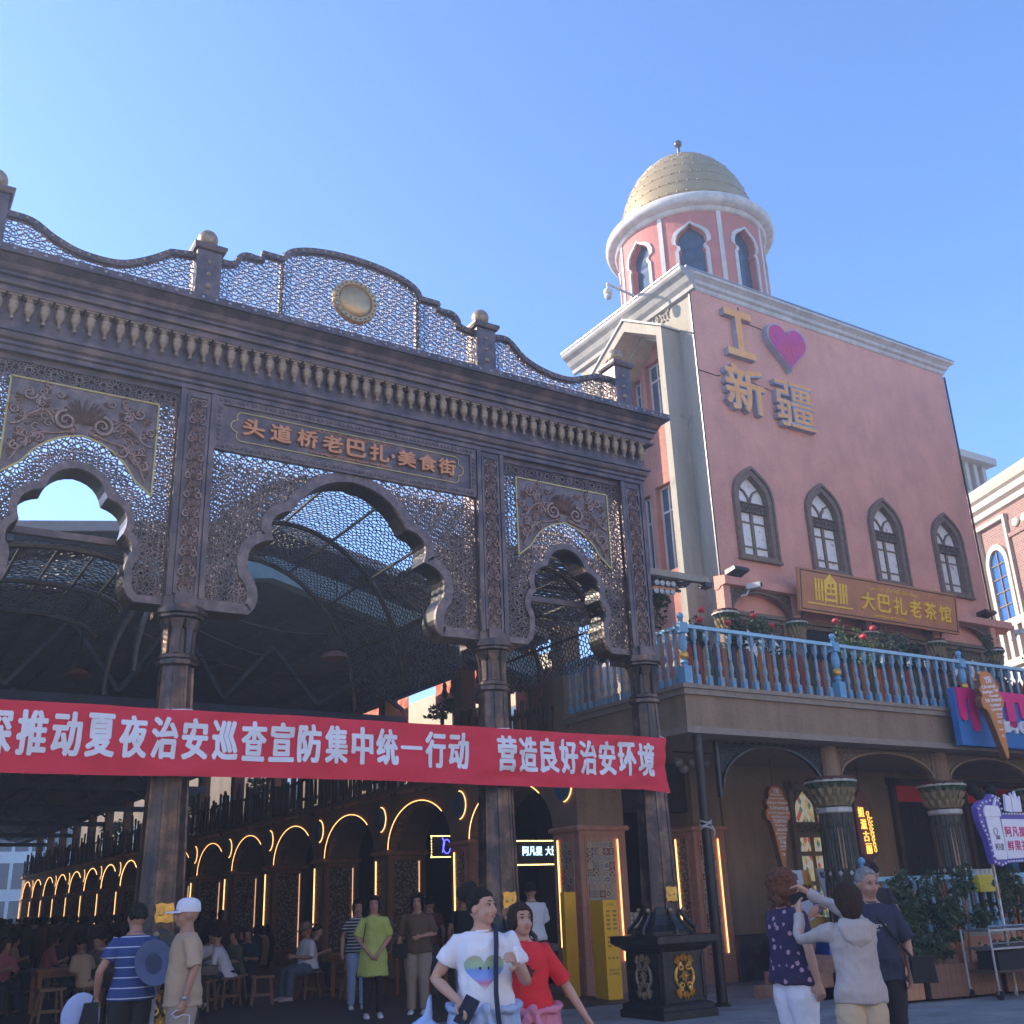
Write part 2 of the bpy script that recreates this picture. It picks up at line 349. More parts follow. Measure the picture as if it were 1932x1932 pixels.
# --- columns
def octo(mb, x, y, prof, rot=0): mb.lathe([(r/cos(pi/8), z) for r, z in prof], (x, y, 0), 8, rot=rot)
for k, x in enumerate(GX):
    b = MB()
    octo(b, x, GY, [(.25,1.42),(.245,1.9),(.178,4.5)])
    for j in range(8):   # raised edge fillets
        a = 2*pi*(j+.5)/8; ra, rb = .25/cos(pi/8), .178/cos(pi/8)
        b.bar((x+ra*cos(a), GY+ra*sin(a), 1.45), (x+rb*cos(a), GY+rb*sin(a), 4.5), .028)
    col = G(b, 'column', M['bronzecol'])
    b = MB(); octo(b, x, GY, [(.20,4.5),(.235,4.52),(.235,4.57),(.205,4.585),(.22,4.60),(.22,4.64),(.16,4.65),(.165,5.10),(.27,5.11),(.27,5.14),(.31,5.155),(.31,5.205),(.27,5.21),(.27,5.26)])
    for j in range(8):
        a = 2*pi*(j)/8+pi/8*0; ca, sa = cos(a), sin(a); t = Vector((-sa, ca, 0)); o_ = Vector((ca, sa, 0)); c0 = Vector((x, GY, 0))
        a2 = a+pi/8; o2 = Vector((cos(a2), sin(a2), 0)); t2 = Vector((-sin(a2), cos(a2), 0))
        R = []
        for z, hw, ro in ((4.66,.035,.20),(4.82,.04,.20),(4.95,.045,.205),(5.0,.072,.215),(5.09,.08,.235)):
            c1 = c0+o2*ro+Vector((0,0,z)); R.append([c1+t2*hw, c1-t2*hw, c1-t2*hw-o2*.06, c1+t2*hw-o2*.06])
        b.rings(R)
    b.build('capital', M['bronzecol'], col)
    b = MB(); sc = []
    for i in range(4):
        for j in range(4):
            t = (j-1.5)/2; e = .10+.008*cos(j*pi)
            sc.append([(-.10+.067*j, -e), (e, -.10+.067*j), (.10-.067*j, e), (-e, .10-.067*j)][i])
    b.prism(sc, 0, -.03, lambda u, v, d: (x+u, GY-.255+d, 1.66+v)); b.sph((x-.04, GY-.29, 1.66), (.03,.012,.035), 8, 5); b.sph((x+.045, GY-.29, 1.66), (.02,.012,.02), 8, 5)
    b.build('plaque', M['gold'], col)
    # bell base with brackets
    b = MB(); b.lathe([(.25,1.5),(.265,1.46),(.27,1.38),(.29,1.32),(.34,1.24),(.42,1.17),(.46,1.15),(.46,1.10)], (x, GY, 0), 16)
    for j in range(6):
        a = 2*pi*(j+.25)/6; ca, sa = cos(a), sin(a)
        b.tube([(x+r*ca, GY+r*sa, z) for r, z in ((.29,1.44),(.31,1.38),(.35,1.32),(.42,1.25),(.49,1.18),(.49,1.12))], [(.04,.032)]*5+[(.045,.04)], 6)
    ba = G(b, 'column_base', M['black'])
    b = MB()
    for j in range(6):
        a = 2*pi*(j+.25)/6; b.sph((x+.33*cos(a), GY+.33*sin(a), 1.44), .036, 8, 6)
    b.build('knob', M['goldold'], ba, True)
    # pedestal
    b = MB(); s_ = .40
    rectloft(b, x-s_, x+s_, GY-s_, GY+s_, [(.10,0),(.10,.10),(.07,.12),(.07,.17),(.03,.20),(0,.21),(0,.88),(.03,.90),(.06,.93),(.14,.98),(.16,1.0),(.16,1.09),(.12,1.10)])
    for sx, sy in ((0,-1),(-1,0),(1,0)):
        for e in (-1, 1):
            if sy: b.box(x+e*.36-.02, x+e*.36+.02, GY-s_-.015, GY-s_+.01, .24, .86); b.box(x-.38, x+.38, GY-s_-.015, GY-s_+.01, .55+e*.31-.02, .55+e*.31+.02)
            else: b.box(x+sx*(s_+.015)-.012, x+sx*(s_+.015)+.012, GY+e*.36-.02, GY+e*.36+.02, .24, .86)
    ped = G(b, 'pedestal', M['black'])
    def ornament(fn_u):
        c = MB(); S = 1.0
        def put(u, v): return u*S, .55+v*S
        for s in (-1, 1):
            for t in (-1, 1):
                pts = [(s*.17*cos(a)*1.0+s*.0, t*.16*sin(a)) for a in [i*pi/2/8 for i in range(9)]]
                R = c.tube([(put(s*.165*cos(a), 0)[0], -.0, .55+t*.175*sin(a)) for a in [i*1.25/8 for i in range(9)]], [.022+.006*sin(i) for i in range(9)], 6)
                scroll(c, s*.062, .55+t*.125, .055, 1.2, pi/2*t if s > 0 else pi/2*t, -s*t, .016, .0, .035, 18)
                for q in range(5):
                    leaf(c, s*.10, .55+t*.16, t*radians(90-s*(q*16-10)), .13-.01*q, .016, .0, .03, -s*t*.5)
                leaf(c, s*.02, .55+t*.2, t*radians(90-s*25), .10, .02, .0, .035, s*t*.9)
                leaf(c, s*.08, .55+t*.23, t*radians(90+s*40), .08, .018, .0, .03, s*t*.9)
        for q in range(8): leaf(c, 0, .55, q*pi/4+pi/2, .10 if q % 2 == 0 else .075, .02, .0, .03, .3)
        c.sph((0, -.03, .55), .022, 8, 6)
        return c
    if k == 0: orn = ornament(None)
    if k == 0: orn_me = orn.mesh('ornament', M['gold'], 50, False); orn_me2 = orn.mesh('ornament_dark', M['goldold'], 50, False)
    o = obj('ornament', orn_me, ped, loc=(x, GY-s_-.012, 0))
    o = obj('ornament', orn_me2, ped, loc=(x-s_-.012, GY, 0), rot=(0, 0, -pi/2))
# --- lattice pattern
def star_segments(x0, x1, z0, z1, a):
    segs = set(); out = []
    def add(p, q):
        k = (round(p[0]*500), round(p[1]*500), round(q[0]*500), round(q[1]*500)); k2 = k[2:]+k[:2]
        if k in segs or k2 in segs: return
        segs.add(k); out.append((p, q))
    h = a*math.sqrt(3)/2; row = 0; z = z0-a
    while z < z1+a:
        x = x0-a+(a/2 if row % 2 else 0)
        while x < x1+a:
            P = lambda r, t: (x+r*a*cos(radians(t)), z+r*a*sin(radians(t)))
            for i in range(12):
                t = 30*i
                add(P(.13, t), P(.13, t+30)); add(P(.13, t), P(.30, t)); add(P(.30, t), P(.41, t+15)); add(P(.30, t+30), P(.41, t+15))
            for i in range(6):
                t = 60*i; add(P(.41, t+15), (x+a*cos(radians(t))+.41*a*cos(radians(t+165)), z+a*sin(radians(t))+.41*a*sin(radians(t+165))))
                add(P(.41, t-15), (x+a*cos(radians(t))+.41*a*cos(radians(t+195)), z+a*sin(radians(t))+.41*a*sin(radians(t+195))))
                add(P(.41, t-15), P(.41, t+15))
            for t in (30, 90):
                cx, cz = x+.577*a*cos(radians(t)), z+.577*a*sin(radians(t)); Q = lambda r, s: (cx+r*a*cos(radians(s)), cz+r*a*sin(radians(s)))
                for i in range(6): add(Q(.10, 60*i+t), Q(.10, 60*i+60+t))
                for i in range(3):
                    ang = t+180+120*i
                    add(Q(.10, ang), Q(.2, ang)) if False else None
                    sx, sz = cx+.577*a*cos(radians(ang)), cz+.577*a*sin(radians(ang))
                    for s in (-15, 15):
                        e = (sx+.41*a*cos(radians(ang+180+s)), sz+.41*a*sin(radians(ang+180+s))); add(e, Q(.10, ang+(60 if s < 0 else -60)*0))
            x += a
        z += h; row += 1
    return out
def lattice(mb, segs, test, y, wd=.017, th=.03, fn=None):
    for p, q in segs:
        m = ((p[0]+q[0])/2, (p[1]+q[1])/2)
        if not test(m): continue
        dx, dz = q[0]-p[0], q[1]-p[1]; l = math.hypot(dx, dz)
        if l < 1e-5: continue
        ux, uz = dx/l*wd*.35, dz/l*wd*.35; nx, nz = -dz/l*wd/2, dx/l*wd/2
        c = [(p[0]-ux+nx, p[1]-uz+nz), (p[0]-ux-nx, p[1]-uz-nz), (q[0]+ux-nx, q[1]+uz-nz), (q[0]+ux+nx, q[1]+uz+nz)]
        o = len(mb.v)
        for d in (0, th):
            for u, v in c: mb.v.append(fn(u, v, d) if fn else (u, y+d, v))
        mb.f += [(o, o+1, o+2, o+3), (o+7, o+6, o+5, o+4), (o, o+3, o+7, o+4), (o+1, o+5, o+6, o+2)]; mb.mi += [0]*4
# --- parapet posts, lattice, bands
for x in GX:
    b = MB(); b.box(x-.175, x+.175, 12.98, 13.33, 9.55, 10.5); rectloft(b, x-.175, x+.175, 12.98, 13.33, [(0,10.5),(.04,10.51),(.06,10.55),(.06,10.59),(.0,10.60)])
    p = G(b, 'parapet_post', M['bronze'])
    b = MB()
    for i, r in enumerate((.035,.05,.035,.03)): b.sph((x, 12.975, 9.72+i*.2), (r, r*.7, r), 8, 5)
    b.build('stud', M['goldold'], p, True)
    b = MB(); b.lathe([(.07,10.6),(.06,10.63),(.05,10.66)], (x, 13.155, 0), 12); b.sph((x, 13.155, 10.79), .145, 20, 12); b.build('ball_finial', M['goldold'], p, True)
SIDE = cat_rom([(0,.74),(.32,.74),(.55,.60),(.85,.48),(1.20,.44),(1.55,.50),(1.85,.64),(2.12,.77)], 4)+[(2.42,.80)]
SIDE = [(u, 9.56+v+.14) for u, v in SIDE]
midh = [(0,.94),(.32,.95)]+arcpts(.62, .98, .22, .20, 180, 70, 6)+[(.78,1.17),(.80,1.29),(1.12,1.29)]
midh = midh+[(1.12+(2.285-1.12)*(1-cos(t*pi/2/10)), 1.30+.36*sin(t*pi/2/10)) for t in range(1, 11)]
MID = [(u, 9.56+v) for u, v in midh]; MID = MID+[(4.57-u, v) for u, v in reversed(MID[:-1])]
for k, (xa, xb) in enumerate(zip(GX[:-1], GX[1:])):
    prof = MID if k == 1 else ([(xb-xa-u, v) for u, v in reversed(SIDE)] if k == 0 and False else SIDE)
    if k == 0: prof = [(2.8-u*2.8/2.42, v) for u, v in reversed(SIDE)]; prof = [(u, v) for u, v in prof]
    if k == 0:
        prof = cat_rom([(.17,10.35),(.5,10.33),(.8,10.16),(1.15,10.04),(1.6,10.04),(1.95,10.2),(2.28,10.44)], 4)+[(2.62,10.50)]
        prof = [(u, v) for u, v in prof]
    if k == 2: prof = cat_rom([(.18,10.51),(.52,10.53),(.85,10.26),(1.25,10.12),(1.7,10.09),(2.05,10.20),(2.3,10.30)], 4)+[(2.65,10.32)]
    top = [(xa+u, v) for u, v in prof]
    if k == 0: top = [(x_, z_) for x_, z_ in top]
    poly = top+[(top[-1][0], 9.5), (top[0][0], 9.5)]
    segs = star_segments(xa, xb, 9.5, 11.3, .29)
    disc = (5.645, 10.40)
    b = MB(); lattice(b, segs, lambda m: inside(m, poly) and not (k == 1 and math.hypot(m[0]-disc[0], m[1]-disc[1]) < .35), 13.14, .009, .02)
    o = G(b, 'parapet_lattice', M['lattice'], fix=False)
    b = MB(); low = band(top, -.085); strip(b, top, low, 13.09, 13.2); o2 = G(b, 'parapet_rail', M['bronze'])
    b = MB(); acc = 0; last = top[0]
    for i in range(len(top)-1):
        p, q = Vector(top[i]), Vector(top[i+1]); l = (q-p).length
        while acc <= l and l > 0:
            m_ = p.lerp(q, acc/l); b.sph((m_.x, 13.085, m_.y-.042), (.024,.016,.024), 6, 4); acc += .125
        acc -= l
    st = b.build('rail_studs', M['goldold'], o2, 'all'); st.matrix_parent_inverse = Matrix(); st.parent = o2
    if k == 1:
        b = MB()
        for x_ in (xa+1.15, xb-1.15):
            b.box(x_-.03, x_+.03, 13.2, 13.26, 9.55, 10.80)
        G(b, 'parapet_strut', M['lattice'])
        b = MB(); b.lathe([(.001,-.07),(.10,-.066),(.19,-.05),(.255,-.02),(.27,.0),(.285,-.035),(.355,-.035),(.37,.0),(.37,.05),(.001,.05)], (disc[0], 13.08, disc[1]), 32, 'y'); d_ = G(b, 'round_boss', [mat('boss_bronze_gold', (.50,.33,.16), .35, .6, var=.15, vscale=6)], smooth=True)
        b = MB()
        for i in range(24): b.sph((disc[0]+.32*cos(i*2*pi/24), 13.04, disc[1]+.32*sin(i*2*pi/24)), .020, 6, 4)
        b.build('boss_studs', M['goldold'], d_, 'all').matrix_parent_inverse = Matrix()
# --- arch panels
def mirror(half, cx): return [(cx-u, z) for u, z in reversed(half)]+[(cx+u, z) for u, z in half[1:] if True]
def seg_arc(p, q, bul, n=6):
    """arc from p to q bulging by bul to the left of p->q"""
    p = Vector(p); q = Vector(q); d = q-p; L_ = d.length; nrm = Vector((-d.y, d.x)).normalized(); out = []
    for i in range(n+1):
        t = i/n; out.append(tuple(p+d*t+nrm*bul*4*t*(1-t)))
    return out
def chain(*parts):
    out = []
    for p in parts: out += p if not out else p[1:]
    return out
MAINH = chain(seg_arc((0,7.38),(.88,6.80),.15,9), seg_arc((.88,6.80),(1.14,6.33),.155,8), seg_arc((1.14,6.33),(1.46,5.84),.16,8), seg_arc((1.46,5.84),(1.32,5.50),-.035,5), seg_arc((1.32,5.50),(1.44,5.26),-.03,4), [(1.44,5.26),(2.05,5.26)])
SIDEH = chain(seg_arc((0,6.90),(.37,6.57),.09,6), seg_arc((.37,6.57),(.60,6.13),.14,8), seg_arc((.60,6.13),(.72,5.86),.05,5), seg_arc((.72,5.86),(.66,5.60),-.03,4), seg_arc((.66,5.60),(.80,5.27),-.05,5), [(.80,5.27),(.97,5.27)])
for k, (xa, xb) in enumerate(zip(GX[:-1], GX[1:])):
    cx = (xa+xb)/2; half = MAINH if k == 1 else SIDEH
    x0, x1 = xa+.24, xb-.24
    half = half[:-1]+[(x1-cx, half[-1][1])]
    inn = mirror(half, cx); bw = .14 if k == 1 else .095
    out = band(inn, bw)
    out[0] = (x0, inn[0][1]+bw); out[-1] = (x1, inn[-1][1]+bw)
    out = [(min(max(u, x0), x1), max(v, inn[0][1]+bw*.95)) for u, v in out]
    b = MB(); strip(b, inn, out, 13.04, 13.10); G(b, 'arch_rim', M['bronze2'])
    b = MB(); strip(b, inn, [(u, v+.0) for u, v in band(inn, .025)], 13.10, 13.46); G(b, 'arch_soffit', M['black'])
    b = MB(); b.box(x0-.03, x0+.02, 13.06, 13.12, 5.27, 8.28); b.box(x1-.02, x1+.03, 13.06, 13.12, 5.27, 8.28); b.box(x0, x1, 13.05, 13.12, 8.20, 8.28); G(b, 'panel_frame', M['bronze'])
    poly = out+[(x1, 8.25), (x0, 8.25)]
    segs = star_segments(x0, x1, 5.3, 8.3, .30)
    if k == 1: board = [(3.60, 7.49), (7.68, 7.49), (7.68, 8.27), (3.60, 8.27)]
    else:
        hw = .90; z0, z1 = 6.68, 7.98
        lowa = [(-hw, z0), (-.70, 6.84)]+seg_arc((-.66,6.88),(0,7.34),.10,6)+list(reversed([(-u, v) for u, v in seg_arc((-.66,6.88),(0,7.34),.10,6)[:-1]]))+[(.70,6.84),(hw, z0)]
        board = [(cx+u, v) for u, v in lowa]+[(cx+hw, z1), (cx-hw, z1)]
    b = MB(); lattice(b, segs, lambda m: inside(m, poly) and not inside(m, board), 13.075, .0135, .02)
    o = G(b, 'lattice_panel', M['lattice'], fix=False)
    o = clone(o, gate); o.matrix_parent_inverse = Matrix.Translation((-5.65,-GY,0)); o.location.y += .33; o.location.x += .06
    if k != 1:
        b = MB(); b.prism(board, 0, .03, XZ(13.05)); pn = G(b, 'carved_panel', M['bronze2'])
        b = MB()
        loop = board+[board[0]]
        for p, q in zip(loop[:-1], loop[1:]):
            if math.hypot(p[0]-q[0], p[1]-q[1]) > .01: b.bar((p[0], 13.045, p[1]), (q[0], 13.045, q[1]), .022, .02, (0,1,0))
        def st_(b_, nm, m_):
            q_ = b_.build(nm, m_, pn, False, False); q_.matrix_parent_inverse = Matrix(); return q_
        q_ = b.build('gold_border', M['goldline'], pn); q_.matrix_parent_inverse = Matrix()
        c = MB(); y = 13.048
        for s in (-1, 1):
            scroll(c, cx+s*.22, 7.50, .13, 1.7, pi/2, -s, .030, y, .05, 30)
            for q in range(6): leaf(c, cx+s*.05, 7.52, radians(90-s*(8+q*17)), .30-.02*q, .022, y, .04, -s*.35)
            for q in range(5): leaf(c, cx+s*(.38+.05*q), 7.56-.02*q, radians(90-s*(50+8*q)), .12, .028, y, .035, -s*.6)
            for q in range(4): leaf(c, cx+s*(.40+.07*q), 7.52-.03*q, radians(-60 if s > 0 else -120), .10, .026, y, .03, s*.6)
            c.tube([(cx+s*u, y-.01, v) for u, v in cat_rom([(.34,7.45),(.46,7.60),(.62,7.52),(.74,7.38),(.84,7.34)], 4)], .018, 6)
            scroll(c, cx+s*.66, 7.78, .08, 1.4, pi if s > 0 else 0, s, .02, y, .035, 20)
            scroll(c, cx+s*.52, 7.70, .05, 1.2, 0, -s, .015, y, .03, 16)
            for q in range(4): leaf(c, cx+s*.72, 7.72, radians(90-s*(80+q*30)), .11, .018, y, .03, .4*s)
            scroll(c, cx+s*.50, 7.20, .07, 1.3, pi, s, .018, y, .035, 18); scroll(c, cx+s*.76, 7.05, .06, 1.3, pi/2, -s, .018, y, .035, 18)
            for q in range(6): leaf(c, cx+s*(.42+.06*q), 7.27-.055*q, radians(90-s*(75+6*q)), .10, .022, y, .03, s*.5)
            c.tube([(cx+s*u, y-.01, v) for u, v in cat_rom([(.10,7.40),(.30,7.32),(.52,7.28),(.68,7.10),(.80,6.86)], 4)], .014, 6)
            for q in range(3): leaf(c, cx+s*.8, 6.92+.07*q, radians(90-s*20), .09, .02, y, .03, -s*.4)
        rl = random.Random(11)
        for q in range(9): leaf(c, cx, 7.50, radians(90+(q-4)*19), .34-.012*abs(q-4), .024, y, .05, .25*(4-q)/4)
        n_ok = 0
        while n_ok < 26:
            u_, v_ = rl.uniform(.06, .84), rl.uniform(6.8, 7.92)
            if not all(inside((cx+u_+dx, v_+dz), board) for dx, dz in ((.07,0),(-.05,0),(0,.07),(0,-.09))) or (u_ < .3 and 7.42 < v_ < 7.9): continue
            n_ok += 1; r_ = rl.uniform(.035, .065); a_ = rl.uniform(0, 6.28); sg_ = rl.choice((-1, 1))
            for s in (-1, 1):
                scroll(c, cx+s*u_, v_, r_, 1.2, a_ if s > 0 else pi-a_, s*sg_, .013, y, .03, 12)
                for q in range(3): aa_ = a_+sg_*(.5+q*.5); leaf(c, cx+s*(u_+r_*cos(a_)), v_+r_*sin(a_), aa_ if s > 0 else pi-aa_, .07, .015, y, .028, .5*s*sg_)
        q_ = c.build('relief', M['relief'], pn, False, False); q_.matrix_parent_inverse = Matrix()
    else:
        b = MB(); b.box(3.60, 7.68, 13.02, 13.08, 7.49, 8.27)
        bd = G(b, 'name_board', M['bronze'])
        b = MB()
        for z_ in (7.54, 8.22): b.box(3.60, 7.68, 12.99, 13.03, z_-.055, z_+.055)
        for x_ in (3.65, 7.63): b.box(x_-.05, x_+.05, 12.992, 13.03, 7.59, 8.17)
        for i in range(62):
            for z_ in (7.54, 8.22): b.lathe([(.03, -.012), (.02, -.02), (.001, -.024)], (3.66+i*.0645, 12.995, z_), 4, 'y')
        for i in range(8):
            for x_ in (3.65, 7.63): b.lathe([(.03, -.012), (.02, -.02), (.001, -.024)], (x_, 12.995, 7.64+i*.067), 4, 'y')
        b.build('board_frame', M['bronze2'], bd).matrix_parent_inverse = Matrix()
        b = MB(); zc_, hh = 7.88, .215
        ol = [(3.97,zc_+hh),(7.31,zc_+hh)]+arcpts(7.31,zc_+.14,.07,.075,90,-40,5)+arcpts(7.33,zc_,.13,.10,60,-60,6)+arcpts(7.31,zc_-.14,.07,.075,40,-90,5)+[(3.97,zc_-hh)]+arcpts(3.97,zc_-.14,.07,.075,270,140,5)+arcpts(3.95,zc_,.13,.10,240,120,6)+arcpts(3.97,zc_+.14,.07,.075,220,90,5)
        ol.append(ol[0])
        for p, q in zip(ol[:-1], ol[1:]):
            if math.hypot(p[0]-q[0], p[1]-q[1]) > .002: b.bar((p[0], 13.01, p[1]), (q[0], 13.01, q[1]), .014, .014, (0,1,0))
        b.build('gold_outline', M['goldline'], bd).matrix_parent_inverse = Matrix()
        xs = [3.98,4.37,4.76,5.14,5.51,5.88,6.19,6.33,6.68,7.01]; ws = [.31]*6+[.12]+[.30]*3
        for ch, x_, w_ in zip('头道桥老巴扎·美食街', xs, ws):
            t = MB(); z0_, z1_ = (7.755,8.02)
            if ch == '·': t.lathe([(.03,.0),(.03,-.03),(.001,-.03)], (x_+.06, 13.0, 7.88), 12, 'y')
            else: textbox(t, ch, x_, x_+w_, z0_, z1_, 13.01, .04, .028)
            t.build('character', M['copperletter'], bd).matrix_parent_inverse = Matrix()
        t = MB(); textbox(t, 'First bridge Old Grand Bazaar Food Street', 4.98, 6.25, 7.685, 7.735, 13.015, .01, .012); textbox(t, 'ﻰﺴﯩﭼﻮﻛ ﻕﺎﻣﺎﺗ ﻥﯘﮔﺮﯘﻣ ﺭﺍﺯﺎﺑ ﯔﻮﭼ ﺎﻧﻮﻛ ﻚﯟﺭﯚﻛ ﻰﭽﻨﯩﺮﯩﺑ', 4.98, 6.25, 8.03, 8.085, 13.015, .01, .006)
        t.build('small_lettering', M['copperletter'], bd).matrix_parent_inverse = Matrix()
for k, (xa, xb) in enumerate(zip(GX[:-1], GX[1:])):
    b = MB()
    if k != 1: b.box(xa+.2, xb-.2, 13.47, 13.54, 6.10, 6.19)
    if k != 1: G(b, 'tie_bar', M['bronze'])
# ================================================================ GROUND
b = MB(); b.add([(-300,-300,0),(300,-300,0),(300,320,0),(-300,320,0)], [(0,1,2,3)])
gm = mat('paving_grey', (.23,.215,.215), .75, 0, col2=(.32,.30,.29), mixs=(.4,.65), vscale=1.5, bump=.3, bscale=25)
nt_ = gm.node_tree; br = nt_.nodes.new('ShaderNodeTexBrick'); br.inputs['Scale'].default_value = 1; br.inputs['Brick Width'].default_value = .6; br.inputs['Row Height'].default_value = .3; br.inputs['Mortar Size'].default_value = .006
br.inputs['Color1'].default_value = (1,1,1,1); br.inputs['Color2'].default_value = (.82,.82,.82,1); br.inputs['Mortar'].default_value = (.5,.5,.5,1)
nt_.links.new(nt_.nodes['Texture Coordinate'].outputs['Object'], br.inputs['Vector'])
mx = nt_.nodes.new('ShaderNodeMix'); mx.data_type = 'RGBA'; mx.blend_type = 'MULTIPLY'; mx.inputs[0].default_value = 1
bs = nt_.nodes['Principled BSDF']; src = bs.inputs['Base Color'].links[0].from_socket
nt_.links.new(src, mx.inputs[6]); nt_.links.new(br.outputs[0], mx.inputs[7]); nt_.links.new(mx.outputs[2], bs.inputs['Base Color'])
b.build('ground', gm, kind='structure')
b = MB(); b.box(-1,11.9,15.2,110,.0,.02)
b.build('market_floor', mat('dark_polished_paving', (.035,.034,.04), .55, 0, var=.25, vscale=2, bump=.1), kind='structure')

# ================================================================ PINK TEA HOUSE
PY, PX0, PX1, PZ = 16.5, 15.98, 25.75, 15.95
house = thing('pink_building', 'tall pink stucco tea house with gold-domed round tower, arched windows and cream side pilaster', 'building', (16, 16.5, 0))
HI = Matrix.Translation((-16, -16.5, 0))
def H(mb, name, m, parent=None, smooth=False, **kw):
    o = mb.build(name, m, None, smooth, **kw); o.parent = parent or house
    o.matrix_parent_inverse = HI if parent is None else Matrix()
    return o
WX = [17.27, 19.66, 21.93, 24.43]
def pointed(cx, z0, zs, za, hw, n=8):
    R = (hw**2+(za-zs)**2)/(2*hw); out = [(cx-hw, z0), (cx-hw, zs)]
    th = math.asin(min(1, (za-zs)/R)); 
    for i in range(1, n+1): a = th*i/n; out.append((cx-hw+R*(1-cos(a)), zs+R*sin(a)))
    out = [(u, v+(.09*max(0, 1-(cx-u)/hw/.55)**1.6-.03 if v > zs+.01 else 0)) for u, v in out]
    rt = [(2*cx-u, v) for u, v in reversed(out[:-1])]
    return out+rt
holes = [pointed(x, 8.90, 10.30, 10.92, .50) for x in WX]
b = MB(); b.prism([(PX0+.003,7.2),(PX1,7.2),(PX1,PZ),(PX0+.003,PZ)], 0, .018, XZ(PY), holes)
H(b, 'wall', M['pink'])
b = MB(); b.box(PX1-.25, PX1-.002, PY+.019, PY+.4, 4.95, PZ-.05); H(b, 'wall', M['pink'])
b = MB(); b.box(PX0+.3, PX1-.01, 17.3, 24, 0.01, 4.15); b.box(PX0+.8, PX1-.01, PY+.35, 21.1, 4.4, PZ-.1); b.box(PX0+.003, PX1-.003, PY+.0, PY+.018, 4.95, 7.2-.002)
H(b, 'wall', M['pink'])
# roof cornice along front and left (white front, grey plaster left)
def corn(mb, x0, x1, y0, y1, z, k=1.0):
    mb.rings([[(x0-p, y0-p, z+h), (x1+p, y0-p, z+h), (x1+p, y1+p, z+h), (x0-p, y1+p, z+h)] for p, h in ((-.05,-.05),(.02,-.05),(.05,.0),(.05,.06),(.12,.10),(.14,.18),(.22,.24),(.26,.26),(.26,.33),(.0,.36))])
b = MB(); corn(b, PX0, PX1, PY, 21.1, 15.72); H(b, 'roof_cornice', M['white'])
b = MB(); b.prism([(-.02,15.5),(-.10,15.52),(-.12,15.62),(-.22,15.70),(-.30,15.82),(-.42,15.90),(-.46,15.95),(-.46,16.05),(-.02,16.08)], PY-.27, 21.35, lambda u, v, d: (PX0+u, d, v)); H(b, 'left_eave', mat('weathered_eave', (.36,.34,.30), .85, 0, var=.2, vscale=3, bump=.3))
b = MB(); b.box(PX0-.29, PX1+.29, PY-.29, PY-.255, 16.06, 16.085); b.box(PX0-.49, PX0-.462, PY-.25, 21.35, 16.06, 16.085); H(b, 'roof_flashing', M['steel'])
b = MB(); b.box(PX0-.045, PX0-.005, PY-.045, PY-.005, 7.6, 15.6); H(b, 'corner_conduit', M['black']); b = MB(); b.box(PX1+.005, PX1+.045, PY-.045, PY-.005, 7.6, 15.6); H(b, 'corner_conduit', M['black'])
b = MB(); pts = [(17.6,PY-.012,15.6),(17.6,PY-.012,15.2),(18.35,PY-.012,15.16)]; b.tube(pts, .012, 5); b.tube([(PX0,PY-.01,13.42),(16.6,PY-.012,13.4),(16.7,PY-.012,13.44)], .012, 5); b.tube([(17.7,PY-.012,13.5),(18.4,PY-.012,13.42)], .010, 5)
H(b, 'sign_cable', M['black'])
# left side: cream pilaster, recessed pink bay with pointed surround
b = MB(); b.box(PX0-.006, PX0+.7, PY+.02, 17.25, 4.92, 15.7); b.box(PX0, PX0+.7, 19.6, 21.1, 4.3, 15.7); b.prism([(17.25,14.5),(18.4,15.2),(19.6,14.4),(19.6,15.7),(17.25,15.7)], 0, .6, YZ(PX0))
H(b, 'cream_pilaster', M['cream'])
wins_ = [(18.3,18.95,13.15,14.75,14.25),(18.3,18.95,9.05,11.3,10.6),(19.15,19.55,13.15,14.5,14.1),(19.15,19.55,9.0,11.2,10.5)]
b = MB(); b.prism([(17.25,4.3),(19.6,4.3),(19.6,15.3),(17.25,15.3)], .46, .72, YZ(PX0), [[(a_,c_),(b_,c_),(b_,d_),(a_,d_)] for a_, b_, c_, d_, e_ in wins_])
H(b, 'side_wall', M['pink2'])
surr = [(17.0,4.9),(17.0,14.69),(18.4,15.55),(19.8,14.69),(19.8,4.9),(19.6,4.9),(19.6,14.58),(18.4,15.26),(17.2,14.55),(17.2,4.9)]
b = MB(); b.prism(surr, -.58, .46, YZ(PX0)); H(b, 'gable_surround', M['cream'])
b = MB(); b.prism([(16.94,14.68),(18.4,15.57),(19.86,14.68),(19.86,14.73),(18.4,15.63),(16.94,14.73)], -.63, .0, YZ(PX0)); H(b, 'surround_coping', M['white'])
for (y0, y1, z0, z1, zm) in wins_:
    b = MB(); x = PX0+.62
    for a, c in ((y0, y0+.06), (y1-.06, y1), ((y0+y1)/2-.025, (y0+y1)/2+.025)): b.box(x, x+.06, a, c, z0, z1)
    for z in (z0, z1-.05, zm): b.box(x-.004, x+.064, y0+.002, y1-.002, z, z+.05)
    fr = H(b, 'window', M['white'])
    b = MB(); b.box(x+.03, x+.035, y0, y1, z0, z1); H(b, 'pane', M['glass'], fr)
c = MB(); rn_ = random.Random(6)
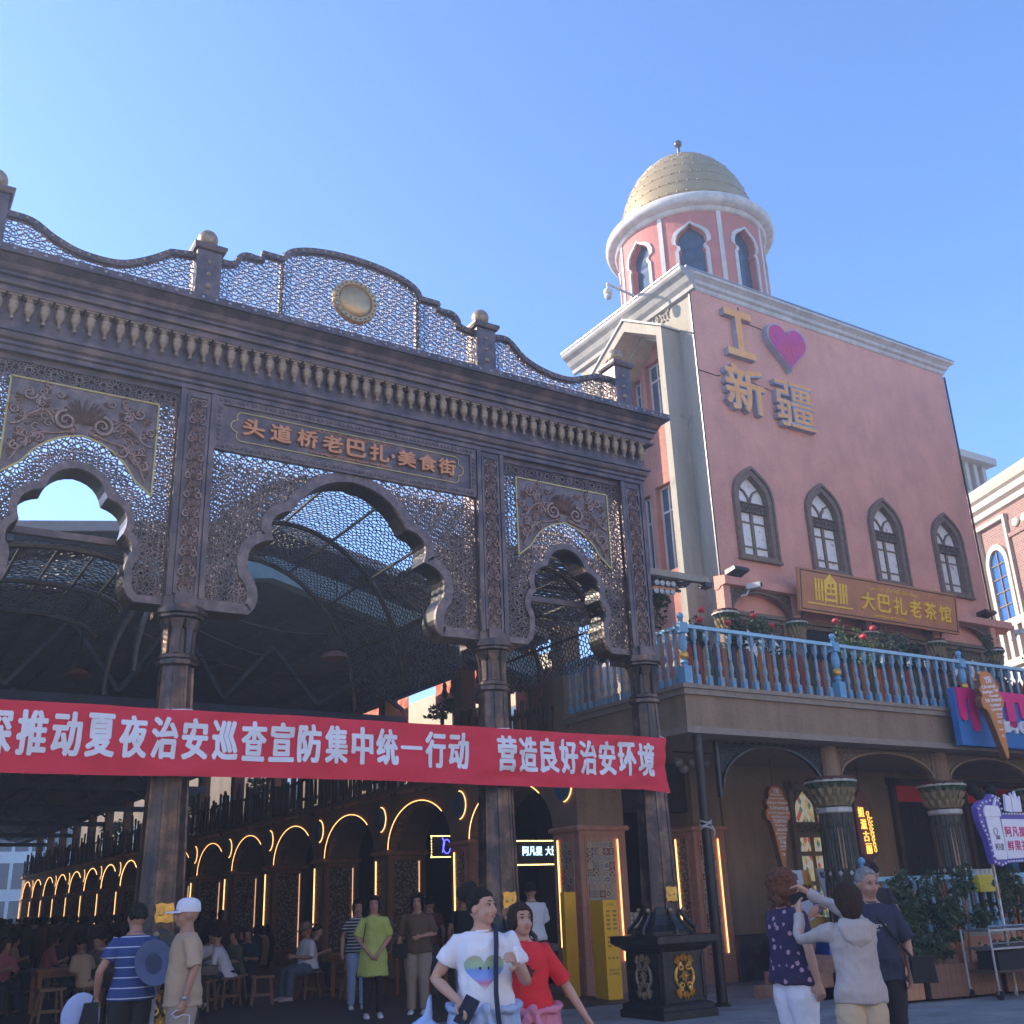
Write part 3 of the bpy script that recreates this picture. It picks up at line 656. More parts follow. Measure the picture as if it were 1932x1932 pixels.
for y0, hgt in ((17.35,.42),(17.55,.40),(17.75,.34),(17.92,.24),(18.08,.14),(19.3,.2),(19.5,.3),(19.7,.4),(19.9,.42)):
    for q in range(2):
        n_ = 16; pts = []; s = rn_.choice((-1, 1)); r0_ = hgt*.30
        for i in range(n_):
            t = i/(n_-1); a = -pi/2+s*t*5.5; r = r0_*(1-t)+.008; pts.append((PX0-.03, y0+r*cos(a), 15.66-hgt*(.25+.5*q)+r*sin(a)))
        c.tube(pts, [.020*(1-.6*i/15)+.004 for i in range(n_)], 5)
    c.tube([(PX0-.03, y0-.05, 15.66-hgt), (PX0-.03, y0+.02, 15.66-hgt*.5), (PX0-.03, y0-.03, 15.64)], [.018,.014,.006], 5)
H(c, 'scroll_relief', M['cream'])['kind'] = 'stuff'
# four pointed windows
wstud = mat('curtain_glass', (.80,.74,.66), .35, 0, col2=(.55,.24,.30), mixs=(.60,.66), vscale=9)
def arched_window(cx, parent):
    b = MB(); strip(b, pointed(cx, 8.79, 10.34, 11.07, .64), pointed(cx, 8.79, 10.34, 10.99, .585), PY-.10, PY+.05); b.box(cx-.66, cx+.66, PY-.12, PY+.05, 8.74, 8.80)
    fr = H(b, 'window', M['wframe'], parent)
    b = MB(); strip(b, pointed(cx, 8.80, 10.32, 10.98, .583), pointed(cx, 8.80, 10.30, 10.86, .47), PY-.055, PY+.14)
    b.box(cx-.58, cx+.58, PY-.052, PY+.14, 8.805, 8.90)
    return fr, b
for cx in WX:
    b = MB(); strip(b, pointed(cx, 8.79, 10.34, 11.07, .64), pointed(cx, 8.79, 10.34, 10.99, .585), PY-.10, PY+.05); b.box(cx-.66, cx+.66, PY-.12, PY+.05, 8.74, 8.80)
    fr = H(b, 'window', M['wframe'])
    b = MB(); strip(b, pointed(cx, 8.80, 10.32, 10.98, .583), pointed(cx, 8.80, 10.30, 10.84, .46), PY-.055, PY+.14); b.box(cx-.58, cx+.58, PY-.052, PY+.14, 8.805, 8.89)
    H(b, 'inner_frame', M['wframe'], fr)
    b = MB(); b.box(cx-.46, cx+.46, PY+.06, PY+.15, 10.02, 10.20); b.box(cx-.47, cx+.47, PY+.03, PY+.15, 9.98, 10.02); b.box(cx-.47, cx+.47, PY+.03, PY+.15, 10.20, 10.23)
    for i in range(9): b.sph((cx-.4+i*.1, PY+.055, 10.11), (.035,.02,.05), 6, 4)
    H(b, 'carved_transom', M['wframe2'], fr)
    b = MB()
    b.box(cx-.04, cx+.04, PY+.07, PY+.14, 8.89, 9.98)
    for s in (-1, 1):
        b.box(cx+s*.25-.21+.0, cx+s*.25+.21, PY+.08, PY+.14, 9.72, 9.75); b.box(cx+s*.25-.21, cx+s*.25+.21, PY+.08, PY+.14, 9.12, 9.15)
        b.box(cx+s*.445-.02, cx+s*.445+.02, PY+.07, PY+.14, 8.89, 9.98)
        pts = [(cx+s*.02, 10.24), (cx+s*.05, 10.38), (cx+s*.15, 10.52), (cx+s*.30, 10.60)]
        for p, q in zip(pts[:-1], pts[1:]): b.bar((p[0], PY+.10, p[1]), (q[0], PY+.10, q[1]), .045, .05, (0,1,0))
    H(b, 'mullions', M['wframe'], fr)
    for (a0, a1, z0, z1) in ((-.42,-.04,9.75,9.98),(.04,.42,9.75,9.98),(-.42,-.04,9.15,9.72),(.04,.42,9.15,9.72),(-.42,-.04,8.89,9.12),(.04,.42,8.89,9.12)):
        b = MB(); b.box(cx+a0, cx+a1, PY+.115, PY+.125, z0, z1); H(b, 'pane', wstud, fr)
    b = MB(); b.prism(pointed(cx, 10.22, 10.30, 10.84, .46), 0, .01, XZ(PY+.115)); H(b, 'pane', wstud, fr)
# --- tower
TX, TY, TR = 18.8, 19.2, 2.08
tz0, tz1 = 15.9, 19.2
def cyl(u, v, d): return (TX+(TR-d)*cos(u), TY+(TR-d)*sin(u), v)
camaz = math.atan2(-TY, -TX)      # direction from the tower to the camera
wins = [camaz+radians(2)+i*pi/4 for i in range(8)]
def ogee(hw, z0):  # tower opening half outline (u, z) scallop with pointed top
    h = [(hw*.86, z0), (hw*.86, 17.95), (hw*.72, 18.02), (hw*.76, 18.10), (hw*.98, 18.16), (hw*1.0, 18.3), (hw*.88, 18.48), (hw*.62, 18.60), (hw*.3, 18.68), (0, 18.80)]
    return [(-u, v) for u, v in h]+[(u, v) for u, v in reversed(h[:-1])]
drum = MB()
for k in range(8):
    c0 = wins[k]; A = pi/8; op = [(u/TR, v) for u, v in ogee(.42, 16.75)]
    # subdivided wall: fill between opening and sector using columns
    n_ = len(op); half = n_//2
    L_ = op[:half+1]; R_ = op[half:]
    def colm(seq, edge):
        vs = []; 
        for u, v in seq: vs.append((u, v))
        return vs
    for seq, edge in ((L_, -A), (R_, A)):
        for i in range(len(seq)-1):
            (u1, v1), (u2, v2) = seq[i], seq[i+1]
            m = 4
            for j in range(m):
                t0, t1 = j/m, (j+1)/m
                q = [(u1+(edge-u1)*t0, v1), (u1+(edge-u1)*t1, v1), (u2+(edge-u2)*t1, v2), (u2+(edge-u2)*t0, v2)]
                drum.add([cyl(c0+u, v, 0) for u, v in q]+[cyl(c0+u, v, .25) for u, v in q], [(0,1,2,3),(7,6,5,4)])
            drum.add([cyl(c0+u1, v1, 0), cyl(c0+u2, v2, 0), cyl(c0+u2, v2, .25), cyl(c0+u1, v1, .25)], [(0,1,2,3)])
    for j in range(8):
        a, a2 = c0-A+2*A*j/8, c0-A+2*A*(j+1)/8
        for d in (0, .25): drum.add([cyl(a,18.80,d), cyl(a2,18.80,d), cyl(a2,tz1,d), cyl(a,tz1,d)], [(0,1,2,3)]); drum.add([cyl(a,tz0,d), cyl(a2,tz0,d), cyl(a2,16.75,d), cyl(a,16.75,d)], [(0,1,2,3)])
tw = H(drum, 'tower_drum', mat('pink_drum_paint', (.46,.17,.14), .85, 0, var=.1, vscale=2, bump=.35, bscale=20))
for k in range(8):
    b = MB(); op = [(u/TR, v) for u, v in ogee(.42, 16.75)]; op = op+[op[0]]
    ou = [(u/TR, v+(.0)) for u, v in ogee(.53, 16.66)]; ou = [(u, v+.0 if i < 2 or i > len(ou)-3 else v+.06) for i, (u, v) in enumerate(ou)]
    ou = ou+[ou[0]]
    R = [[cyl(wins[k]+a[0], a[1], -.04), cyl(wins[k]+c[0], c[1], -.04), cyl(wins[k]+c[0], c[1], .02), cyl(wins[k]+a[0], a[1], .02)] for a, c in zip(op, ou)]
    b.rings(R); H(b, 'window_surround', M['white'], tw)
    b = MB(); b.prism([(u/TR, v) for u, v in ogee(.42, 16.75)], .20, .21, lambda u, v, d: cyl(wins[k]+u, v, d)); H(b, 'pane', M['glass'], tw)
    b = MB(); a = wins[k]+pi/8
    for z0_ in (tz0,): b.rings([[cyl(a-.03, z, -.035), cyl(a+.03, z, -.035), cyl(a+.03, z, .02), cyl(a-.03, z, .02)] for z in (15.9, 19.2)])
    H(b, 'rib', M['white'], tw)
b = MB(); b.lathe([(2.0,19.16),(2.12,19.17),(2.18,19.20),(2.20,19.28),(2.36,19.30),(2.42,19.36),(2.44,19.44),(2.43,19.54),(2.38,19.60),(2.28,19.64),(2.1,19.66),(1.6,19.66)], (TX, TY, 0), 64); H(b, 'tower_rim', M['white'], tw, 50)
domp = [(r_, 19.6+(z_-19.6)*.93) for r_, z_ in [(1.97,19.6),(1.97,19.8),(1.95,20.1),(1.90,20.45),(1.80,20.85),(1.66,21.22),(1.46,21.62),(1.2,21.98),(.90,22.28),(.55,22.53),(.22,22.68),(.02,22.72)]]
b = MB(); b.lathe(domp, (TX, TY, 0), 64); dm = H(b, 'dome', M['dome'], tw, 60)
b = MB(); st = MB()
def dome_r(z):
    for (r1, z1), (r2, z2) in zip(domp[:-1], domp[1:]):
        if z1 <= z <= z2: return r1+(r2-r1)*(z-z1)/(z2-z1)
for i, z in enumerate((19.99,20.36,20.73,21.10,21.44,21.74,22.0,22.2)):
    r = dome_r(z)+.004; n_ = max(14, int(44*r/1.95))
    for j in range(n_):
        a = 2*pi*(j+.5*(i % 2))/n_; st.sph((TX+r*cos(a), TY+r*sin(a), z), .030, 6, 4)
    for s in (-.004,): b.rings([[(TX+(r+.012)*cos(2*pi*j/48), TY+(r+.012)*sin(2*pi*j/48), z+dz) for j in range(48)] for dz in (-.012, .012)], False)
H(st, 'dome_studs', M['dome'], dm, 'all')['kind'] = 'stuff'
H(b, 'dome_seam', mat('dome_seam', (.36,.26,.12), .5, .3), dm)
b = MB(); b.lathe([(.22,22.45),(.20,22.53),(.10,22.6),(.045,22.62),(.045,22.97),(.06,22.99),(.04,23.02)], (TX, TY, 0), 16); b.sph((TX, TY, 23.12), .125, 16, 10); H(b, 'finial', M['bronze'], tw, True)
# --- ledge with flood lights, upper arcade infill
b = MB(); b.prism([(PY-.35,7.98),(PY-.35,8.16),(PY-.30,8.18),(PY,8.22),(PY,7.9),(PY-.12,7.9),(PY-.2,7.96)], PX0-.2, PX1+.35, lambda u, v, d: (d, u, v)); H(b, 'ledge', M['pink'])
UC = [15.9, 18.02, 20.45, 22.95, 25.35]
capm = [mat('muqarnas_green', (.035,.10,.05), .6), mat('muqarnas_white', (.55,.50,.42), .6), mat('muqarnas_gold', (.28,.205,.10), .6, 0, var=.25, vscale=10), mat('muqarnas_red', (.11,.03,.03), .7)]
def muqarnas(mb, x, y, z0, z1, r0, r1):
    n = 16; h = z1-z0; rows = 3
    mb.cur = 3; mb.lathe([(r1*1.0,z1-.05),(r1*1.07,z1-.045),(r1*1.07,z1)], (x,y,0), n)
    for i in range(rows):
        za = z0+h*.9*i/rows; zb = z0+h*.9*(i+1)/rows; ra = r0+(r1-r0)*i/rows; rb = r0+(r1-r0)*(i+1)/rows
        mb.cur = 0 if i == rows-1 else 2
        for j in range(n):
            a = 2*pi*(j+.5*(i % 2))/n; d = pi/n*.92; c0 = Vector((x, y, 0))
            P = lambda r, t, z: (x+r*cos(t), y+r*sin(t), z)
            mb.add([P(ra*.97,a-d*.25,za),P(ra*.97,a+d*.25,za),P(ra*1.04,a+d*.8,za+(zb-za)*.45),P(rb*1.06,a+d,zb),P(rb*1.06,a-d,zb),P(ra*1.04,a-d*.8,za+(zb-za)*.45),P((ra+rb)/2*1.14,a,za+(zb-za)*.55),P(rb*1.16,a,zb)],
                   [(0,1,6),(1,2,6),(2,3,7,6),(0,6,5),(5,6,7,4),(3,4,7)])
        if i == rows-1:
            mb.cur = 1; mb.lathe([(rb*1.16,zb-.045),(rb*1.17,zb-.02),(rb*1.1,zb)], (x,y,0), n)
    mb.cur = 2; mb.lathe([(r0*.92,z0),(r1*.92,z1-.02)], (x,y,0), n); mb.cur = 0
for i, x in enumerate(UC):
    b = MB(); muqarnas(b, x, PY-.12, 6.9, 7.42, .17, .26); o = H(b, 'capital', capm)
    b = MB(); b.lathe([(.16,4.3),(.16,6.9)], (x, PY-.12, 0), 12); H(b, 'upper_column', M['wframe'])
    b = MB(); b.box(x-.10, x+.10, PY-.25, PY-.002, 7.42, 7.98); H(b, 'pier', M['pink'])
for xa, xb in zip(UC[:-1], UC[1:]):
    cx = (xa+xb)/2; hw = (xb-xa)/2-.12; arc = arcpts(cx, 7.38, hw, .56, 180, 0, 14)
    b = MB(); strip(b, arc, [(u, 7.97) for u, v in arc], PY-.20, PY-.14); H(b, 'lattice_spandrel', M['wframe2'])
    b = MB(); strip(b, arc, band(arc, -.035), PY-.24, PY-.10); H(b, 'arch_trim', M['wframe'])
    # door frame below
    dark = cx > 19 and cx < 24
    b = MB(); x0, x1 = cx-.72, cx+.72
    if dark: x0, x1 = cx-.95, cx+.95
    for a_, c_ in ((x0-.08, x0), (x1, x1+.08)): b.box(a_, c_, PY-.10, PY-.005, 4.9, 7.38)
    b.box(x0-.12, x1+.12, PY-.14, PY-.005, 7.38, 7.47); b.box(x0-.12, x1+.12, PY-.11, PY-.005, 7.28, 7.36)
    for j in range(18): b.box(x0+(x1-x0)*(j+.2)/18, x0+(x1-x0)*(j+.7)/18, PY-.125, PY-.1, 7.3, 7.35)
    dfr = H(b, 'door_frame', M['wframe'])
    b = MB(); b.box(x0, x1, PY-.03, PY-.006, 4.9, 7.28); H(b, 'door', M['dark'] if dark else M['wframe2'], dfr)
    if not dark:
        for s in (-1, 1):
            b = MB(); b.prism(pointed(cx+s*.36, 6.2, 6.75, 7.05, .22), -.05, -.035, XZ(PY)); H(b, 'pane', [wstud], dfr)
            b = MB(); strip(b, pointed(cx+s*.36, 6.2, 6.75, 7.10, .30), pointed(cx+s*.36, 6.2, 6.75, 7.05, .22), PY-.07, PY-.03); H(b, 'door_arch', M['wframe'], dfr)
# --- lower storey block + balcony slab
b = MB(); b.box(11.97, 27, 13.5, 16.95, 4.23, 4.9); 
H(b, 'balcony_parapet', M['brown'])
b = MB()
for z0, z1, p in ((4.83,4.93,.06),(4.93,5.0,.10),(4.17,4.225,.10),(4.225,4.29,.05)):
    b.rings([[(11.97-p,13.5-p,z), (27,13.5-p,z), (27,17,z), (11.97-p,17,z)] for z in (z0, z1)])
H(b, 'balcony_moulding', mat('moulding_stone', (.28,.22,.17), .8, 0, var=.15, bump=.2))
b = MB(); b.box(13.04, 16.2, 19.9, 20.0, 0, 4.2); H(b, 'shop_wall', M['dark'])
b = MB(); b.box(15.62, 27, 16.8, 17.1, .85, 4.165); H(b, 'lower_wall', M['brown'])
b = MB(); b.box(15.60, 27, 16.72, 17.1, 0, .84); 
H(b, 'stone_plinth', mat('dark_stone_plinth', (.06,.05,.05), .8, 0, col2=(.10,.085,.08), mixs=(.45,.6), vscale=3, bump=.3))
# ground-floor columns with arches
def tall_column(x, y):
    b = MB(); b.lathe([(.20,3.62),(.19,4.17)], (x,y,0), 16); cl = H(b, 'column_top', M['brown'])
    b = MB(); muqarnas(b, x, y, 3.08, 3.60, .33, .42); H(b, 'capital', capm, cl)
    b = MB(); b.lathe([(.30,2.95),(.33,2.97),(.33,3.05),(.28,3.06)], (x,y,0), 10); H(b, 'collar', M['white'], cl)
    b = MB(); b.lathe([(.31,.9),(.28,2.95)], (x,y,0), 10)
    for j in range(10):
        a = 2*pi*(j)/10
        b.tube([(x+r*cos(a), y+r*sin(a), z) for r, z in ((.325,.9),(.30,1.9),(.275,2.95))], .022, 5)
        a2 = a+pi/10
        for (z0, z1) in ((1.05,1.82),(1.98,2.8)):
            r = .325-.05*(z0-.9)/2.05; h_ = .062
            for s in (-1, 1):
                pts = [(x+r*cos(a2+s*h_/r), y+r*sin(a2+s*h_/r), z0), (x+r*.985*cos(a2+s*h_/r), y+r*.985*sin(a2+s*h_/r), z1-.12), (x+(r-.01)*cos(a2), y+(r-.01)*sin(a2), z1)]
                b.tube(pts, .012, 4)
    H(b, 'shaft', mat('column_green', (.035,.045,.03), .6, 0, col2=(.09,.06,.035), mixs=(.45,.6), vscale=12), cl)
    for j in range(10):
        a2 = 2*pi*(j+.5)/10; r = .298; 
        for kk, (z0, z1) in enumerate(((1.05,1.74),(1.98,2.72))):
            r = (.325-.05*(z0-.9)/2.05)*cos(pi/10)+.006; t = Vector((-sin(a2), cos(a2), 0)); c0 = Vector((x+r*cos(a2), y+r*sin(a2), 0)); r2 = r-.018; c1 = Vector((x+r2*cos(a2), y+r2*sin(a2), 0)); b = MB()
            b.add([c0+t*.045+Vector((0,0,z0)), c0-t*.045+Vector((0,0,z0)), c1-t*.045+Vector((0,0,z1)), c1+Vector((0,0,z1+.08)), c1+t*.045+Vector((0,0,z1))], [(0,1,2,3,4)])
            H(b, 'inlay', [PNL[j % 2] if kk else PNL[2+j % 2]], cl)
        b = MB(); z = 1.90; c0 = Vector((x+.30*cos(2*pi*j/10), y+.30*sin(2*pi*j/10), z)); a = 2*pi*j/10; t = Vector((-sin(a), cos(a), 0)); o_ = Vector((cos(a), sin(a), 0))
        b.add([c0+o_*.02+t*.045, c0+o_*.02+Vector((0,0,.05)), c0+o_*.02-t*.045, c0+o_*.02-Vector((0,0,.05)), c0+o_*.035], [(0,1,4),(1,2,4),(2,3,4),(3,0,4)]); H(b, 'diamond', M['white'], cl)
PNL = [mat('panel_tan', (.40,.24,.13), .6, 0, var=.2, vscale=12), mat('panel_grey', (.12,.12,.11), .6), mat('panel_lattice_red', (.28,.10,.06), .6, 0, col2=(.45,.38,.3), mixs=(.5,.56), vscale=30), mat('panel_lattice_dark', (.07,.06,.05), .6, 0, col2=(.3,.27,.22), mixs=(.5,.56), vscale=30)]
LCX = [15.85, 19.08, 22.3, 25.5]
for x in LCX: tall_column(x, 14.05)
SP = star_segments(15, 26, 3.5, 4.3, .23)
for xa, xb in zip(LCX[:-1], LCX[1:]):
    cx = (xa+xb)/2; hw = (xb-xa)/2-.24; arc = arcpts(cx, 3.66, hw, .48, 180, 0, 18)
    poly = [(cx-hw, 4.16)]+arc+[(cx+hw, 4.16)]
    b = MB(); lattice(b, SP, lambda m: inside(m, poly), 14.0, .013, .02); H(b, 'lattice_spandrel', mat('spandrel_lattice', (.30,.22,.14), .7, 0))
    b = MB(); strip(b, arc, band(arc, -.045), 13.96, 14.06); b.box(cx-hw-.03, cx-hw+.01, 13.97, 14.05, 3.66, 4.16); b.box(cx+hw-.01, cx+hw+.03, 13.97, 14.05, 3.66, 4.16); H(b, 'arch_trim', M['brown'])
# black bracket arch on the left
arc = arcpts(14.35, 3.35, 1.28, .78, 180, 0, 16); poly = [(13.03,4.14)]+arc+[(15.66,4.14)]
b = MB(); lattice(b, star_segments(13,15.7,3.3,4.2,.2), lambda m: inside(m, poly), 14.0, .016, .02); strip(b, arc, band(arc, -.04), 13.96, 14.05); b.box(12.99,13.05,13.97,14.05,3.2,4.16)
H(b, 'bracket_arch', M['black'])
b = MB(); b.box(12.9, 26, 13.85, 14.2, 4.165, 4.2)
H(b, 'soffit_beam', M['wframe'])
# stained glass window & doors of the lower wall
stn = []
def stained(name, cols):
    m = bpy.data.materials.new(name); m.use_nodes = True; t = m.node_tree; bs = t.nodes['Principled BSDF']; bs.inputs['Roughness'].default_value = .25
    tc = t.nodes.new('ShaderNodeTexCoord'); mp = t.nodes.new('ShaderNodeMapping'); mp.inputs['Rotation'].default_value = (0, radians(45), 0); mp.inputs['Scale'].default_value = (10, 0.01, 10)
    vo = t.nodes.new('ShaderNodeTexWhiteNoise'); sn = t.nodes.new('ShaderNodeVectorMath'); sn.operation = 'FLOOR'; sc_ = t.nodes.new('ShaderNodeVectorMath'); sc_.operation = 'MULTIPLY'; sc_.inputs[1].default_value = (1.3, 1, .8)
    rp = t.nodes.new('ShaderNodeValToRGB'); rp.color_ramp.interpolation = 'CONSTANT'; e = rp.color_ramp.elements
    for i, c in enumerate(cols):
        if i < 2: e[i].position = i/len(cols); e[i].color = rgb(c)
        else: x = e.new(i/len(cols)); x.color = rgb(c)
    t.links.new(tc.outputs['Object'], sc_.inputs[0]); t.links.new(sc_.outputs[0], mp.inputs[0]); t.links.new(mp.outputs[0], sn.inputs[0]); t.links.new(sn.outputs[0], vo.inputs[0]); t.links.new(vo.outputs[0], rp.inputs[0]); t.links.new(rp.outputs[0], bs.inputs['Base Color'])
    t.links.new(rp.outputs[0], bs.inputs['Emission Color']); bs.inputs['Emission Strength'].default_value = .12
    return m
sg = stained('stained_diamonds', [(.62,.52,.22), (.55,.12,.07), (.66,.60,.42), (.60,.56,.48), (.12,.22,.16), (.58,.40,.16), (.66,.60,.42)])
x0, x1 = 17.62, 18.95; y = 16.79
b = MB()
for a, c, z0, z1 in ((x0-.12,x0,.9,3.85),(x1,x1+.12,.9,3.85),(x0-.16,x1+.16,3.7,3.86),(x0,x1,2.78,3.0)): b.box(a, c, y-.10, y, z0, z1)
sw = H(b, 'stained_window', M['wframe'])
b = MB(); b.box(x0, x1, y-.04, y-.0, 3.0, 3.7); b.box(x0+.02,x1-.02,y-.115,y-.1,2.8,2.98); H(b, 'carved_inset', M['wframe2'], sw)
for s in (0, 1):
    cx = x0+(s+.5)*(x1-x0)/2; b = MB(); b.prism(pointed(cx, 3.02, 3.30, 3.60, .27), -.06, -.045, XZ(y)); H(b, 'pane', sg, sw)
b = MB()
for i in range(4): b.box(x0+i*(x1-x0-.07)/3, x0+.07+i*(x1-x0-.07)/3, y-.07, y, .9, 2.78)
for z in (1.0, 1.72, 2.32, 2.70): b.box(x0+.002, x1-.002, y-.062, y, z, z+.09)
H(b, 'mullions', mat('olive_frame', (.20,.155,.075), .6), sw)
for i in range(3):
    for z0, z1 in ((1.09,1.72),(1.81,2.32),(2.41,2.70)):
        a = x0+.07+i*(x1-x0-.07)/3; b = MB(); b.box(a, a+(x1-x0-.07)/3-.07, y-.03, y-.02, z0, z1); H(b, 'pane', sg, sw)
for (x0, x1, nm) in ((21.0,23.2,'a'),(23.6,26.2,'b')):
    b = MB()
    for a, c, z0, z1 in ((x0-.14,x0,.9,4.0),(x1,x1+.14,.9,4.0),(x0-.2,x1+.2,3.86,4.02)): b.box(a, c, y-.12, y, z0, z1)
    dr = H(b, 'door_frame', M['wooddk'])
    b = MB(); b.box(x0, x1, y-.02, y-.005, .9, 3.5); H(b, 'door', M['dark'], dr)
    b = MB(); b.box(x0, x1, y-.05, y-.005, 3.5, 3.86); H(b, 'door_panel', M['red'], dr)
    b = MB()
    for i in range(5): b.box(x0+i*(x1-x0-.03)/4, x0+i*(x1-x0-.03)/4+.03, y-.04, y-.022, .9, 3.5)
    H(b, 'door_mullions', M['black'], dr)
# blue arched doorway in the shop to the right
b = MB(); oa = pointed(24.7, .9, 2.9, 3.75, .95); ia = pointed(24.7, .9, 2.75, 3.45, .72); strip(b, oa, ia, 15.9, 16.1)
H(b, 'blue_doorway', mat('doorway_blue', (.02,.14,.34), .5)); b = MB(); b.prism(pointed(24.7, 2.3, 2.75, 3.45, .72), .1, .12, XZ(15.9)); H(b, 'lunette', mat('lunette_orange', (.34,.20,.07), .6))
b = MB(); textbox(b, '姑丽', 24.3, 25.1, 2.55, 2.95, 15.98, .02, .02); H(b, 'lunette_lettering', M['goldline'])
# ================================================================ MARKET ARCADE (recedes along x = 11.95)
AX = 11.95; PIT = 4.1; NB = 16
arc_t = thing('market_arcade', 'long brown market arcade of scalloped arches edged with warm light strips', 'arcade', (AX, 16.8, 0))
AI = Matrix.Translation((-AX, -16.8, 0))
def A(mb, name, m, parent=None, smooth=False, **kw):
    o = mb.build(name, m, None, smooth, **kw); o.parent = parent or arc_t; o.matrix_parent_inverse = AI if parent is None else Matrix(); return o
M['arcbrown'] = mat('arcade_stucco', (.27,.165,.11), .9, 0, var=.12, vscale=2, bump=.5, bscale=16)
pl = [(16.8, 4.22), (16.8, 2.93)]
for k in range(NB):
    y0 = 17.65+PIT*k; y1 = 20.9+PIT*k
    pl += arcpts((y0+y1)/2, 2.95, (y1-y0)/2, 1.02, 180, 0, 20 if k < 6 else 10)
yE = 20.9+PIT*(NB-1)+.85
pl += [(yE, 2.93), (yE, 4.22)]
b = MB(); b.prism(pl, 0, 1.05, YZ(AX)); A(b, 'arch_wall', M['arcbrown'])
b = MB(); b.box(AX+.01, 13.03, 16.8-.001, 16.81, 2.95, 4.22); A(b, 'corner_wall', M['brown'])
b = MB(); b.prism([(AX,4.22),(AX-.10,4.24),(AX-.14,4.30),(AX-.14,4.38),(AX+1.2,4.38),(AX+1.2,4.22)], 17.0, yE, lambda u, v, d: (u, d, v)); A(b, 'ledge', M['arcbrown'])
# tiles
def tilemat(i, cols, kind):
    m = bpy.data.materials.new('patterned_tile'); m.use_nodes = True; t = m.node_tree; N = t.nodes.new; bs = t.nodes['Principled BSDF']; bs.inputs['Roughness'].default_value = .4
    tc = N('ShaderNodeTexCoord'); ab = N('ShaderNodeVectorMath'); ab.operation = 'ABSOLUTE'; t.links.new(tc.outputs['Object'], ab.inputs[0]); sp = N('ShaderNodeSeparateXYZ'); t.links.new(ab.outputs[0], sp.inputs[0])
    a = N('ShaderNodeMath')
    if kind == 'diamond': a.operation = 'ADD'; sc = 9
    elif kind == 'ring': a.operation = 'MAXIMUM'; sc = 15
    else: a.operation = 'MINIMUM'; sc = 26
    if kind == 'circle':
        a = N('ShaderNodeVectorMath'); a.operation = 'LENGTH'; t.links.new(ab.outputs[0], a.inputs[0]); out = a.outputs['Value']; sc = 13
    else: t.links.new(sp.outputs[0], a.inputs[0]); t.links.new(sp.outputs[2], a.inputs[1]); out = a.outputs[0]
    mu = N('ShaderNodeMath'); mu.operation = 'MULTIPLY'; mu.inputs[1].default_value = sc; t.links.new(out, mu.inputs[0])
    r = N('ShaderNodeValToRGB'); r.color_ramp.interpolation = 'CONSTANT'; e = r.color_ramp.elements; ps = (0, .22, .42, .6, .78)
    for j in range(5):
        c = rgb(cols[j % len(cols)])
        if j < 2: e[j].position = ps[j]; e[j].color = c
        else: x = e.new(ps[j]); x.color = c
    t.links.new(mu.outputs[0], r.inputs[0]); t.links.new(r.outputs[0], bs.inputs['Base Color']); return m
cr, bl, rd, tn, gy, dk = (.45,.38,.28), (.07,.12,.24), (.26,.07,.05), (.42,.24,.11), (.24,.21,.18), (.06,.04,.05)
TM = [tilemat(0,[dk,cr,dk,cr],'diamond'), tilemat(1,[tn,cr,tn,cr],'circle'), tilemat(2,[rd,cr,rd,dk],'diamond'), tilemat(3,[cr,bl,cr,gy],'circle'), tilemat(4,[cr,dk,gy,cr],'ring'), tilemat(5,[gy,cr,tn,cr],'cross'), tilemat(6,[dk,tn,cr,rd],'diamond'), tilemat(7,[cr,gy,dk,cr],'circle'), tilemat(8,[tn,gy,cr,gy],'ring'), tilemat(9,[cr,rd,cr,bl],'cross')]
tb = MB(); tb.box(-.0605,.0605,-.006,.006,-.0605,.0605); TMe = [tb.mesh('tile', m) for m in TM]
def tiles(parent, x0, z0, nx, nz, y, face='y', t=.125):
    for i in range(nx):
        for j in range(nz):
            me = random.choice(TMe)
            if face == 'y': o = obj('tile', me, parent, loc=(x0+(i+.5)*t, y-.006, z0+(j+.5)*t))
            else: o = obj('tile', me, parent, loc=(y-.006, x0+(i+.5)*t, z0+(j+.5)*t), rot=(0, 0, -pi/2))
tpan = mat('far_tile_panel', (.10,.075,.07), .6, 0, col2=(.42,.34,.26), mixs=(.5,.56), vscale=16)
brk = MB(); brk.box(-.5,.5,-.5,.5,-.5,.5); brk_me = brk.mesh('brick', M['brick'])
def brick(parent, x0, x1, y0, y1, z0, z1):
    o = obj('brick', brk_me, parent, loc=((x0+x1)/2, (y0+y1)/2, (z0+z1)/2)); o.scale = (x1-x0, y1-y0, z1-z0); return o
